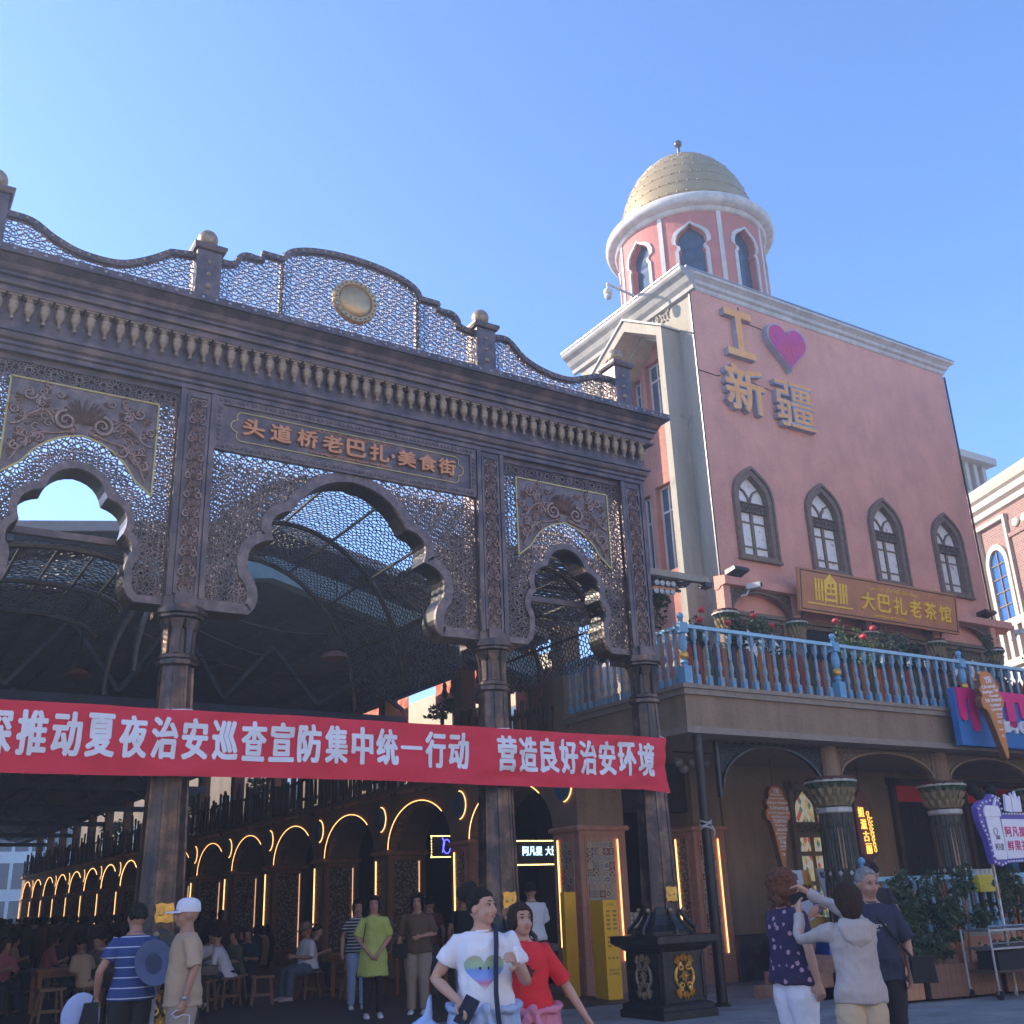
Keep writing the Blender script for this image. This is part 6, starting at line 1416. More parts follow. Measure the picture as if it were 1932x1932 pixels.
# ================================================================ POSTERS leaning at the wall
t = thing('poster_board', 'leaning orange ice cream poster board behind the woman in floral blouse', 'poster', (15.35, 14.6, 0), 0, 'leaning poster boards'); L3 = lambda u, v, d: (u+v*-.02, d+v*.25, v)
b = MB(); b.prism([(0,0.3),(.78,0.3),(.78,2.0),(0,2.0)], 0, .03, L3); b.build('board', mat('poster_orange', (.72,.33,.03), .5, 0, var=.05), t)
b = MB(); b.prism([(.0,2.0),(.0,1.76)]+arcpts(.18,1.76,.18,.08,180,300,5)+arcpts(.40,1.80,.16,.10,230,360,5)+[(.60,2.0)], -.004, -.002, L3); b.prism(arcpts(.40,1.30,.24,.20,0,360,14)[:-1], -.004, -.002, L3); b.build('white_print', M['bannerw'], t)
b = MB(); text(b, '姐滋古丽', lambda u, v, d: L3(.06+.38*u, 1.82+.12*v, -d), .02, .005, .006); text(b, '冰淇淋', lambda u, v, d: L3(.40+.32*u, 1.64+.10*v, -d), .03, .005, .006); b.build('print', M['dark'], t)
t = thing('poster_board', 'leaning black and white coffee poster board behind the woman taking a photo', 'poster', (16.15, 14.4, 0), 0, 'leaning poster boards')
b = MB(); b.prism([(0,0.3),(.85,0.3),(.85,2.02),(0,2.02)], 0, .03, L3); b.build('board', mat('poster_grey', (.46,.42,.40), .5, 0, var=.08), t)
b = MB(); b.prism([(.38,2.0),(.83,2.0),(.83,1.55),(.60,1.62),(.42,1.80)], -.004, -.002, L3); b.prism([(.30+.20*cos(a), 1.30+.11*sin(a)) for a in [i*pi/8 for i in range(16)]], -.007, -.005, L3); text(b, '姐滋古丽', lambda u, v, d: L3(.04+.36*u, 1.84+.12*v, -d), .02, .005, .006); b.build('print', M['dark'], t)
b = MB(); b.prism([(.30+.25*cos(a), 1.28+.15*sin(a)) for a in [i*pi/10 for i in range(20)]]+[], -.004, -.003, L3); b.prism([(.08,1.2),(.52,1.2),(.44,.9),(.16,.9)], -.004, -.003, L3); b.build('cup_print', M['white'], t)
# ================================================================ YELLOW TOTEMS
def totem(x, y, h, w_, dp, rz, lb, txt):
    t = thing('yellow_totem', lb, 'sign', (x, y, 0), rz, 'yellow totems by the corner pillar'); b = MB(); b.box(0, w_, 0, dp, 0, h); b.build('body', M['yellow'], t)
    if txt:
        b = MB(); text(b, '人气美食', lambda u, v, d: (.05+.16*u, -d, h-.10+.05*v), .01, .001, .003)
        for c in range(2):
            for i in range(9): 
                if i == 5: continue
                b.box(.05+c*.12, .12+c*.12, -.003, -.001, h-.20-i*.07, h-.165-i*.07)
        for i in range(3): b.lathe([(.022,-.004),(.022,-.001)], (.06+i*.075, 0, h-.93), 10, 'y')
        text(b, '新疆文博', lambda u, v, d: (.04+.20*u, -d, .46+.04*v), .02, .001, .003); text(b, '自主售票服务', lambda u, v, d: (.04+.20*u, -d, .40+.04*v), .02, .001, .003); b.build('print', mat('totem_print', (.45,.20,.02), .5), t)
totem(11.50, 16.72, 1.76, .26, .12, .05, 'plain tall yellow totem, left one beside the corner pillar', False)
totem(11.62, 15.72, 1.60, .27, .55, -.22, 'yellow totem with printed columns, right one before the tiled corner pillar', True)
# ================================================================ BRICK BUILDING far right
bb2 = thing('brick_building', 'brown brick building with cream trim and tall blue arched window at the right edge', 'building', (33.4, 19.2, 0), 0); ang = -radians(23)
bb2.rotation_euler = (0, 0, radians(90)-radians(23)+pi)   # local +x runs away from the camera side
bb2.rotation_euler = (0, 0, radians(67))
brm = mat('far_brick', (.26,.135,.10), .85, 0, var=.15, vscale=3, bump=.2); tr = M['cream2'] if 'cream2' in M else M.setdefault('cream2', mat('cream_stone', (.50,.44,.36), .8, 0, var=.10))
nt_ = brm.node_tree; br = nt_.nodes.new('ShaderNodeTexBrick'); mp = nt_.nodes.new('ShaderNodeMapping'); mp.inputs['Rotation'].default_value = (radians(90), 0, 0); nt_.links.new(nt_.nodes['Texture Coordinate'].outputs['Object'], mp.inputs[0]); nt_.links.new(mp.outputs[0], br.inputs['Vector'])
br.inputs['Scale'].default_value = 3; br.inputs['Color1'].default_value = (.27,.14,.11,1); br.inputs['Color2'].default_value = (.20,.10,.08,1); br.inputs['Mortar'].default_value = (.36,.28,.24,1); br.inputs['Mortar Size'].default_value = .03
nt_.links.new(br.outputs[0], nt_.nodes['Principled BSDF'].inputs['Base Color'])
# local: x along wall (away), y into the building (right), z up.  facade at y=0
def Bb(mb, name, m, p=None, **kw): o = mb.build(name, m, p or bb2, **kw); return o
b = MB(); b.box(-14, 9, -10, 0, 0, 14.3); Bb(b, 'wall', brm)
b = MB(); b.rings([[(-14-p, -10-p, z), (9+p, -10-p, z), (9+p, p, z), (-14-p, p, z)] for p, z in ((0,14.15),(.12,14.2),(.14,14.4),(.30,14.5),(.30,14.72),(.42,14.8),(.5,15.0),(.5,15.15),(0,15.2))]); Bb(b, 'cornice', tr)
for i, xc in enumerate((2.12, -1.6, -5.3)):
    b = MB()
    for a, c in ((xc-.92,xc-.78),(xc+.78,xc+.92)): b.box(a, c, 0, .16, 10.25, 13.9)
    b.box(xc-.921, xc+.921, 0, .165, 13.8, 13.95); Bb(b, 'frame', tr)
    b = MB(); ar = [(xc-.46,10.3)]+arcpts(xc,12.3,.46,.55,180,0,10)+[(xc+.46,10.3)]; strip(b, ar, [(xc-.66,10.3)]+arcpts(xc,12.3,.66,.76,180,0,10)+[(xc+.66,10.3)], 0, .14); wf = Bb(b, 'window', tr)
    b = MB(); b.prism(ar, .02, .05, lambda u, v, d: (u, d, v)); Bb(b, 'pane', mat('blue_sky_glass', (.05,.13,.30), .05, .3) if i == 0 else bpy.data.materials['blue_sky_glass'], wf)
    b = MB(); b.box(xc-.025,xc+.025,.05,.09,10.3,12.8)
    for z in (10.8,11.3,11.8,12.3): b.box(xc-.45,xc+.45,.052,.085,z,z+.04)
    Bb(b, 'mullions', M['wframe'], wf)
    b = MB(); b.box(xc-2.6, xc-1.1, 0, .12, 10.25, 13.6); b.box(xc-2.7, xc-1.0, 0, .18, 13.0, 13.15); Bb(b, 'pier', brm)
    for q in range(2): b = MB(); b.sph((xc-1.5-.5*q, .15, 13.4), (.2,.08,.16), 10, 6); Bb(b, 'rosette', tr)
b = MB(); b.box(-14, 9.1, 0, .35, 9.95, 10.22); b.box(-14, 9.1, 0, .42, 8.6, 8.85); b.box(-14, 9.1, 0, .3, 7.0, 7.3); Bb(b, 'string_course', tr)
for i in range(46): b = MB(); b.box(8.6-i*.45, 8.8-i*.45, .1, .34, 8.85, 9.95); Bb(b, 'baluster', tr)
b = MB(); b.box(-14, 9.0, 0, .25, 7.9, 8.6); Bb(b, 'dentil_band', tr)
tw2 = thing('roof_tower', 'square brick roof turret with cream columns behind the pink building', 'building', (42.3, 29.4, -.55), 0)
b = MB(); b.box(-2.2, 2.2, -2.2, 2.2, 0, 18.3); b.build('wall', brm, tw2)
b = MB()
for z, p in ((17.0,.25),(18.9,.15),(20.9,.35)): b.box(-2.2-p, 2.2+p, -2.2-p, 2.2+p, z, z+.35)
b.build('cornice', tr, tw2)
b = MB(); b.box(-1.9,1.9,-1.9,1.9,18.3,20.9); b.build('recess', M['wframe'], tw2)
for i in range(7):
    for f_ in (0, 1): b = MB(); u = -2.05+i*.66; (b.box(u, u+.26, -2.15, -1.85, 18.9, 20.9) if f_ == 0 else b.box(-2.15, -1.85, u, u+.26, 18.9, 20.9)); b.build('column', tr, tw2)
# ================================================================ PEOPLE
from mathutils.bvhtree import BVHTree
SKIN = [mat('skin_a', (.50,.27,.185), .55, 0, var=.06, vscale=8), mat('skin_b', (.40,.20,.13), .55, 0, var=.06, vscale=8), mat('skin_c', (.28,.13,.085), .55, 0, var=.06, vscale=8)]
HAIRM = {'black': mat('hair_black', (.014,.011,.010), .45, 0, var=.4, vscale=40, bump=.5, bscale=90), 'brown': mat('hair_auburn', (.12,.045,.025), .5, 0, var=.4, vscale=30, bump=.6, bscale=80), 'grey': mat('hair_grey', (.22,.21,.20), .6, 0, var=.4, vscale=30, bump=.6, bscale=80), 'dkbrown': mat('hair_dark_brown', (.035,.018,.013), .45, 0, var=.4, vscale=40, bump=.5, bscale=90)}
eyew = mat('eye_white', (.42,.38,.35), .5); eyed = mat('eye_dark', (.02,.012,.01), .2); lipm = mat('lips', (.42,.13,.11), .5); browm = mat('eyebrow', (.03,.02,.015), .8)
for m_ in HAIRM.values(): m_.node_tree.nodes['Principled BSDF'].inputs['Specular IOR Level'].default_value = .15; m_.node_tree.nodes['Principled BSDF'].inputs['Roughness'].default_value = .7
def remesh(mb, vox, sm=4, fold=0, seed=0, fscale=(7,7,3.2)):
    me = bpy.data.meshes.new('r'); me.from_pydata(mb.v, [], mb.f); o = bpy.data.objects.new('r', me); COL.objects.link(o)
    m = o.modifiers.new('r', 'REMESH'); m.mode = 'VOXEL'; m.voxel_size = vox; m.use_smooth_shade = True
    s = o.modifiers.new('s', 'SMOOTH'); s.iterations = sm; s.factor = .5
    dg = bpy.context.evaluated_depsgraph_get(); dg.update(); out = bpy.data.meshes.new_from_object(o.evaluated_get(dg)); bpy.data.objects.remove(o); bpy.data.meshes.remove(me)
    if fold:
        n = len(out.vertices)
        nr = [v.normal.copy() for v in out.vertices]
        for i, v in enumerate(out.vertices):
            p = v.co; q = Vector((p.x*fscale[0]+seed, p.y*fscale[1], p.z*fscale[2])); w_ = noise.noise(q+Vector((0,0,1.7*noise.noise(q*.7))))
            w2 = noise.noise(Vector((p.x*5+p.z*9, p.y*6, p.z*5-p.x*9+seed)))
            d = fold*(w_+.7*(.5-abs(w2)*2)*.6)
            v.co = p+nr[i]*d
    out.polygons.foreach_set('use_smooth', [True]*len(out.polygons)); out.update(); return out
def etube(mb, rows, n=14):
    """rows: (cx, cy, cz, rx, ry) horizontal elliptical rings"""
    mb.rings([[(cx+rx*cos(2*pi*j/n), cy+ry*sin(2*pi*j/n), cz) for j in range(n)] for cx, cy, cz, rx, ry in rows])
def hand(mb, w, d, nrm, curl=.5, sc=1.0, side=1):
    w = Vector(w); d = Vector(d).normalized(); nrm = (Vector(nrm)-d*Vector(nrm).dot(d)).normalized(); s = d.cross(nrm)*side
    mb.tube([w-d*.02, w+d*.03, w+d*.075*sc, w+d*.09*sc], [(.022,.026),(.018,.036),(.016,.040),(.012,.036)] if False else [.024,.027,.028,.022], 8)
    P = lambda a, b, c: w+d*a*sc+s*b*sc+nrm*c*sc
    mb.rings([[P(a, b, -.013), P(a, b, .013), P(a, -b, .013), P(a, -b, -.013)] for a, b in ((.0,.026),(.05,.040),(.088,.040))])
    for i, (o_, ln) in enumerate(((.031,.066),(.011,.076),(-.010,.072),(-.030,.056))):
        p = P(.083, o_, 0); q = [p]; a = 0
        for k, f_ in enumerate((.45,.32,.23)):
            a += curl*(.75+.12*i); q.append(q[-1]+(d*cos(a)+nrm*sin(a))*ln*f_*sc+s*o_*.08)
        mb.tube(q, [.0105,.0098,.009,.0078], 6)
    q = [P(.02,.034,.006), P(.045,.056,.018), P(.068,.062,.03), P(.085,.058,.04)]; mb.tube(q, [.013,.0125,.011,.009], 6)
def person(label, pos, rz, h=1.7, skin=0, hair='black', hstyle='short', head=(0,0), lean=(0,0), build=1.0, top=None, bottom=None, shoes=None, sleeve='short', arms=None, legs=None, hem=.88,
           seated=False, vox=.013, group=None, skirt=None, belly=0, fold=.015, hips=None, hand_curl=(.5,.5), palm=None, face=True, hats=None):
    t = thing('person', label, 'person', pos, rz, group); s_ = h/1.7; t.scale = (s_, s_, s_)
    hz = .92 if not seated else .52
    up = .92-hz
    lx, ly = lean
    SP = lambda z: Vector((lx*max(0, (z-.9))/.6, ly*max(0, (z-.9))/.6, z-up))      # spine position for standing height z
    B = build
    torso = [(.86,.150*B,.105*B),(.92,.165*B,.115*B),(1.0,.150*B,.105*B+belly*.5),(1.08,.140*B,.098*B+belly*.6),(1.18,.150*B,.105*B+belly*.3),(1.28,.165*B,.112*B),(1.34,.168*B,.100*B),(1.385,.145*B,.085),(1.42,.095,.07),(1.45,.066,.062),(1.475,.056,.056)]
    def rows(e=0, z0=.8, z1=2):
        return [(SP(z).x, SP(z).y+(belly*.3 if 1.0 <= z <= 1.15 else 0), SP(z).z, rx+e, ry+e) for z, rx, ry in torso if z0 <= z <= z1]
    A = arms or {}
    L_ = legs or {}
    shl = {}; 
    for sd in (-1, 1):
        sh = SP(1.365)+Vector((sd*.155*B, 0, 0))
        el, wr = A.get(sd, ((sd*.245, -.03, 1.12), (sd*.26, .06, .88)))
        el = Vector(el)-Vector((0,0,up)); wr = Vector(wr)-Vector((0,0,up)); shl[sd] = (sh, el, wr)
        if seated: dl = ((sd*.095,0,.52), (sd*.12,.42,.50), (sd*.13,.46,.09))
        else: dl = ((sd*.09,0,.90), (sd*.095,.015,.48), (sd*.10,-.01,.085))
        if sd in L_: dl = (dl[0],)+tuple(L_[sd])
        L_[sd] = [Vector(p) for p in dl]
    # ---- head frame
    nb = SP(1.46); hy, hp = head; HM = Matrix.Translation(nb+Vector((0,.015,.112))) @ Matrix.Rotation(hy, 4, 'Z') @ Matrix.Rotation(-hp, 4, 'X') @ Matrix.Scale(1.08, 4)
    b = MB(); etube(b, rows())
    b.tube([nb-Vector((0,0,.05)), nb+Vector((0,.005,.05)), HM @ Vector((0,-.02,-.05))], [.066,.058,.058], 12)
    b.M = HM
    b.sph((0,-.012,.028), (.074,.093,.097), 20, 14); b.sph((0,.022,-.025), (.062,.066,.072), 18, 12); b.sph((0,.048,-.068), (.034,.034,.028), 14, 9); b.sph((0,.0,-.045), (.056,.062,.05), 14, 10)
    b.tube([(0,.082,.028),(0,.094,.004),(0,.108,-.020),(0,.100,-.030)], [.008,.010,.014,.010], 8); b.sph((-.012,.092,-.024), .009, 8, 6); b.sph((.012,.092,-.024), .009, 8, 6)
    b.sph((0,.083,-.048), (.022,.012,.010), 12, 6); b.sph((0,.075,.036), (.05,.014,.009), 12, 6)
    for sd in (-1, 1): b.sph((sd*.076,-.008,-.004), (.009,.020,.030), 10, 8); b.sph((sd*.036,.062,-.022), (.022,.02,.02), 10, 8)
    b.M = None
    for sd in (-1, 1):
        sh, el, wr = shl[sd]
        b.tube([sh+Vector((-sd*.04,0,.0)), sh, sh.lerp(el, .3), sh.lerp(el, .8), el, el.lerp(wr, .25), el.lerp(wr, .75), wr], [.036*B,.044*B,.044*B,.039*B,.037,.040,.031,.025], 12)
        d = (wr-el).normalized(); pn = (palm or {}).get(sd, Vector((-sd,.35,0))); hand(b, wr, d, pn, hand_curl[0 if sd < 0 else 1], 1.0, -sd)
        hp_, kn, an = L_[sd]
        b.tube([hp_+Vector((0,0,.0)), hp_.lerp(kn, .25), hp_.lerp(kn, .8), kn, kn.lerp(an, .3), kn.lerp(an, .85), an], [.095*B,.088*B,.062*B,.056,.056,.036,.034], 12)
        b.tube([an+Vector((0,-.03,-.02)), an+Vector((0,.03,-.03)), an+Vector((0,.11,-.052))], [.036,.036,.028], 10)
    me = remesh(b, vox*.82, 3); me.materials.clear(); me.materials.append(SKIN[skin]); body = obj('body', me, t)
    # ---- facial features
    if face:
        b = MB(); b.M = HM
        for sd in (-1, 1):
            b = MB(); b.M = HM; b.sph((sd*.031,.0795,.018), (.012,.005,.0052), 10, 7); ey_ = b.build('eye', eyew, t, 'all')
            b = MB(); b.M = HM; b.sph((sd*.031,.0845,.018), (.0065,.003,.0065), 8, 6); b.build('iris', eyed, ey_, 'all')
            b = MB(); b.M = HM; b.tube([(sd*(.016+.01*i), .0835+.002*sin(i*1.0)-.0016*i, .0235+.003*sin(i*.8)) for i in range(4)], .0022, 4); b.build('eyelid', eyed, ey_, 'all')
            b = MB(); b.M = HM; b.tube([(sd*.015,.091,.040),(sd*.03,.0895,.0455),(sd*.046,.080,.042)], [.003,.0042,.002], 5); b.build('eyebrow', browm if hair != 'grey' else HAIRM['grey'], t, 'all')
        b = MB(); b.M = HM
        b.sph((0,.0925,-.0445), (.021,.006,.005), 12, 6); b.sph((0,.091,-.0525), (.017,.006,.006), 12, 6); b.build('lips', lipm, t, 'all')
    # ---- hair
    if hstyle != 'bald':
        b = MB(); n, m = 28, 20; R = []
        lowz = {'short': -.035, 'bob': -.15, 'long': -.17, 'bun': -.05, 'curly': -.16, 'old': -.02}[hstyle]; thick = {'short': .010, 'bob': .022, 'long': .018, 'bun': .008, 'curly': .030, 'old': .008}[hstyle]
        for i in range(m+1):
            th = pi*i/m; ring = []
            for j in range(n):
                ph = 2*pi*j/n; x, y, z = sin(th)*cos(ph), sin(th)*sin(ph), cos(th)
                rx, ry, rz_ = .074+thick, .093+thick, .097+thick; k_ = 1+.05*noise.noise(Vector((x*4, y*4, z*3+len(label))))
                px, py, pz = x*rx*k_, -.012+y*ry*k_, .028+z*rz_*k_
                if z < 0: pz = .028+z*(.028-lowz)*1.0; px = x*rx*(.75+.25*min(1,sin(th)+.3))*1.02 if hstyle in ('bob','long','curly') else px; 
                if z < 0 and hstyle in ('bob','long','curly'): rr_ = max(math.hypot(x, y), .001); f_ = min(1, max(.55, rr_)); px = x/rr_*rx*f_; py = -.012+y/rr_*ry*f_*.95
                fy = py; hairline = .075 if hstyle != 'old' else .088
                facew = .062 if hstyle in ('bob','long','curly') else .085
                if fy > .028 and pz < hairline and abs(px) < facew: px *= .8; py = min(py, .045); 
                if hstyle in ('bob','long','curly') and pz < -.045: py = min(py, -.005)
                if hstyle in ('short','old','bun') and fy > -.005 and pz < .02: px *= .8; py = min(py, -.02)
                if hstyle in ('short','old','bun') and pz < -.055: px *= .6; py *= .6; py -= .02
                ring.append((px, py, pz))
            R.append(ring)
        b.M = HM; b.rings(R)
        if hstyle == 'bun': b.sph((0,-.105,.105), (.072,.062,.066), 14, 10); b.sph((.03,-.13,.10), (.04,.04,.045), 10, 7); b.sph((-.035,-.10,.14), (.035,.04,.035), 10, 7); b.sph((.0,-.06,.07), (.05,.05,.04), 12, 8)
        if hstyle == 'long': b.tube([(0,-.06,-.08),(0,-.08,-.17),(0,-.07,-.26)], [(.06,.03),(.05,.03),(.03,.015)], 10)
        if hstyle == 'curly':
            rn = random.Random(3)
            for i in range(26): a = rn.uniform(pi*.95, pi*2.05); z = rn.uniform(-.14,.10); b.sph((.092*cos(a), -.015+.10*sin(a), z), rn.uniform(.018,.03), 7, 5)
        me = remesh(b, .008, 1, .007, 3, (44,44,9)); me.materials.append(HAIRM[hair]); obj('hair', me, t)
    # ---- clothes
    if bottom is not None:
        b = MB()
        if skirt: pass
        br = 1.0 if bottom[1] == 'slim' else (1.28 if bottom[1] == 'loose' else 1.12)
        etube(b, [(SP(z).x, SP(z).y, SP(z).z, rx+.003, ry+.003) for z, rx, ry in torso if .86 <= z <= 1.02][::1] if not seated else [(0,0,hz-.05+0.03*k,.165*B,.12*B) for k in range(6)])
        for sd in (-1, 1):
            hp_, kn, an = L_[sd]; e = an+Vector((0,0,.0)) if bottom[1] != 'crop' else kn.lerp(an, .6)
            b.tube([hp_+Vector((0,0,.02)), hp_.lerp(kn, .3), hp_.lerp(kn, .8), kn, kn.lerp(e, .4), kn.lerp(e, .9), e], [.092*B*min(br,1.1),.092*B*br,.072*B*br,.066*br,.062*br,.054*br,.056*br], 14)
        me = remesh(b, vox, 3, fold*.8, 5); me.materials.append(bottom[0]); obj('trousers', me, t)
    if top is not None:
        b = MB(); e = .018
        if skirt:
            z0, rw = skirt; rws = [(SP(z0).x, SP(z0).y, z0-up, rw, rw*.75), (SP(1.0).x, SP(1.0).y, 1.0-up, .185, .14)]+[r for r in rows(.022, 1.15, 1.445)]
        else: rws = [(SP(hem).x, SP(hem).y, hem-up, .175*B+.03+belly*.2, .128*B+.02+belly*.4)]+[(a_, b_, c_, d_+max(0, .03-abs(c_+up-hem)*.1), e_+max(0, .03-abs(c_+up-hem)*.1)) for a_, b_, c_, d_, e_ in rows(.022, hem+.03, 1.43)]
        etube(b, rws, 18)
        for sd in (-1, 1):
            sh, el, wr = shl[sd]; ln = {'short': .62, 'elbow': .98, 'long': 2, 'cap': .4}[sleeve]
            if sleeve == 'long': b.tube([sh+Vector((-sd*.05,0,-.01)), sh, sh.lerp(el, .5), el, el.lerp(wr, .5), wr-(wr-el)*.04], [.05*B,.062*B,.056*B,.052,.048,.042], 14)
            else: b.tube([sh+Vector((-sd*.05,0,-.01)), sh, sh.lerp(el, ln*.5), sh.lerp(el, ln)], [.05*B,.064*B,.066*B,.070*B], 14)
        me = remesh(b, vox, 3, fold, len(label)); me.materials.append(top); shirt = obj('shirt' if not skirt else 'dress', me, t)
        t['_n'] = 0
        del t['_n']
        b = MB(); c = SP(1.452); b.tube([(c.x+.062*cos(a), c.y+.058*sin(a)+.005, c.z-.012-.012*sin(a)) for a in [i*pi/10 for i in range(21)]], .009, 6, False); b.build('collar', top, t, 'all')
    if shoes is not None:
        b = MB()
        for sd in (-1, 1):
            an = L_[sd][2]; z = an.z-.085
            b.rings([[(an.x+w_*cos(a), an.y+y, z+max(0, hh/2+hh/2*sin(a))) if True else 0 for a in [k*pi/5 for k in range(10)]] for y, w_, hh in ((-.085,.018,.05),(-.075,.034,.085),(-.02,.038,.10),(.05,.042,.085),(.11,.046,.065),(.155,.040,.05),(.178,.02,.03))])
        b.build('shoes', shoes, t, 'all')
    return t, HM, shl, L_
def decal(poly_or_glyph, t, name, m, fn, lift=.004, sub=.03):
    shirt = [c for c in t.children if c.name.split('.')[0] in ('shirt', 'dress')][0]; me = shirt.data
    bv = BVHTree.FromPolygons([v.co[:] for v in me.vertices], [tuple(p.vertices) for p in me.polygons]); import bmesh
    vs, fs = poly_or_glyph; tm = bpy.data.meshes.new('g'); tm.from_pydata([(fn(v)[0], 0, fn(v)[1]) for v in vs], [], fs); bm = bmesh.new(); bm.from_mesh(tm)
    bmesh.ops.triangulate(bm, faces=bm.faces)
    for k in range(4):
        es = [e for e in bm.edges if e.calc_length() > sub]
        if not es: break
        bmesh.ops.subdivide_edges(bm, edges=es, cuts=1); bmesh.ops.triangulate(bm, faces=bm.faces)
    bm.verts.index_update(); V = []
    for v in bm.verts:
        h_ = bv.ray_cast(Vector((v.co.x, 1, v.co.z)), Vector((0,-1,0))); y = h_[0].y if h_[0] else .1; V.append((v.co.x, y+lift, v.co.z))
    b = MB(); b.add(V, [tuple(v.index for v in f_.verts) for f_ in bm.faces]); bm.free(); return b.build(name, m, t, fix=False)
def polymesh(p): tr_ = geometry.tessellate_polygon([[Vector((a, b, 0)) for a, b in p]]); return [(a, b) for a, b in p], [tuple(x) for x in tr_]
face_to = lambda fx, fy: math.atan2(-fx, fy)
def cl(name, c, **k): return mat(name, c, .85, 0, var=.06, vscale=6, bump=.55, bscale=7, **k)
def stripes(name, c1, c2, per, fr, off=0):
    m = mat(name, c1, .85); t = m.node_tree; N = t.nodes.new; sp = N('ShaderNodeSeparateXYZ'); t.links.new(t.nodes['Texture Coordinate'].outputs['Object'], sp.inputs[0])
    a = N('ShaderNodeMath'); a.operation = 'MULTIPLY_ADD'; a.inputs[1].default_value = 1/per; a.inputs[2].default_value = off; t.links.new(sp.outputs[2], a.inputs[0]); f_ = N('ShaderNodeMath'); f_.operation = 'FRACT'; t.links.new(a.outputs[0], f_.inputs[0])
    g = N('ShaderNodeMath'); g.operation = 'LESS_THAN'; g.inputs[1].default_value = fr; t.links.new(f_.outputs[0], g.inputs[0]); mx = N('ShaderNodeMix'); mx.data_type = 'RGBA'; mx.inputs[6].default_value = rgb(c1); mx.inputs[7].default_value = rgb(c2)
    t.links.new(g.outputs[0], mx.inputs[0]); t.links.new(mx.outputs[2], t.nodes['Principled BSDF'].inputs['Base Color']); return m
def spots(name, c1, c2, sc, thr):
    m = mat(name, c1, .85); t = m.node_tree; N = t.nodes.new; v = N('ShaderNodeTexVoronoi'); v.inputs['Scale'].default_value = sc; nz_ = N('ShaderNodeTexNoise'); nz_.inputs['Scale'].default_value = 60
    t.links.new(t.nodes['Texture Coordinate'].outputs['Object'], v.inputs['Vector']); t.links.new(t.nodes['Texture Coordinate'].outputs['Object'], nz_.inputs['Vector'])
    a = N('ShaderNodeMath'); a.operation = 'MULTIPLY_ADD'; a.inputs[1].default_value = .35; t.links.new(nz_.outputs[0], a.inputs[0]); t.links.new(v.outputs['Distance'], a.inputs[2])
    g = N('ShaderNodeMath'); g.operation = 'LESS_THAN'; g.inputs[1].default_value = thr; t.links.new(a.outputs[0], g.inputs[0]); mx = N('ShaderNodeMix'); mx.data_type = 'RGBA'; mx.inputs[6].default_value = rgb(c1); mx.inputs[7].default_value = rgb(c2)
    t.links.new(g.outputs[0], mx.inputs[0]); t.links.new(mx.outputs[2], t.nodes['Principled BSDF'].inputs['Base Color']); return m
C_ = dict(white=cl('cloth_white', (.72,.70,.74)), black=cl('cloth_black', (.012,.012,.016)), navy=cl('cloth_navy', (.016,.022,.05)), beige=cl('cloth_beige', (.47,.32,.20)), tan=cl('cloth_tan', (.35,.27,.21)), red=cl('cloth_red', (.70,.02,.03)), pink=cl('cloth_pink', (.62,.22,.32)), lime=cl('cloth_lime', (.46,.54,.13)),
      brown=cl('cloth_brown', (.13,.075,.045)), grey=cl('cloth_grey', (.40,.34,.32)), jean=cl('cloth_jean', (.09,.11,.16)), maroon=cl('cloth_maroon', (.08,.02,.025)), khaki=cl('cloth_khaki', (.50,.38,.25)), ltblue=cl('cloth_lightblue', (.33,.43,.62)), dgrey=cl('cloth_darkgrey', (.07,.065,.07)), rose=cl('cloth_rose', (.38,.10,.12)), olive=cl('cloth_olive', (.10,.10,.06)))
shoew = mat('shoe_white', (.70,.68,.66), .6); shoed = mat('shoe_dark', (.03,.025,.025), .6)
cam_dir = lambda x, y: face_to(-x, -y)
# 1 striped polo man, back view
T, HM, sh, lg_ = person('man in a blue white-striped polo seen from behind, grey-blue hat hanging on his back', (2.72,11.38,0), face_to(.12,1), 1.75, 1, 'black', 'short', head=(.25,-.05), build=1.02, top=stripes('blue_striped_polo', (.025,.055,.19), (.55,.58,.68), .088, .10), bottom=(C_['black'],'mid'), shoes=shoed, arms={-1: ((-.30,-.06,1.12),(-.30,.06,.90)), 1: ((.27,-.04,1.12),(.24,.10,.92))}, belly=.05, hem=.86, fold=.008)
b = MB(); b.M = Matrix.Translation((.16,-.185,1.17)) @ Matrix.Rotation(radians(76), 4, 'X') @ Matrix.Rotation(.3, 4, 'Z')
b.lathe([(.085,-.0),(.155,.03),(.185,.045),(.185,.051),(.155,.038),(.088,.008),(.082,-.06),(.07,-.075),(.001,-.078),(.001,-.07),(.065,-.068),(.076,-.055),(.08,.0)], n=32, sx=.95, sy=1.12)
b.build('bucket_hat', cl('hat_blue_grey', (.09,.12,.22)), None, True, label='grey-blue brimmed hat hanging on the back of the striped polo man', cat='hat').matrix_world = T.matrix_basis
b = MB(); b.sph((-.42,.06,.74), (.17,.03,.21), 20, 12); b.build('round_fan', cl('fan_pale_blue', (.36,.44,.66)), None, True, label='pale blue round folded bag held at the left side of the striped polo man', cat='bag').matrix_world = T.matrix_basis
b = MB(); b.rings([[(-.40,-.02,.86),(-.28,-.02,.86),(-.28,.08,.86),(-.40,.08,.86)],[(-.46,-.04,.55),(-.26,-.04,.55),(-.26,.10,.55),(-.46,.10,.55)]]); b.tube([(-.33,.03,.86),(-.31,.05,.95),(-.28,.05,.86)], .008, 5); b.build('tote_bag', C_['black'], None, label='black tote bag in the left hand of the striped polo man', cat='bag').matrix_world = T.matrix_basis
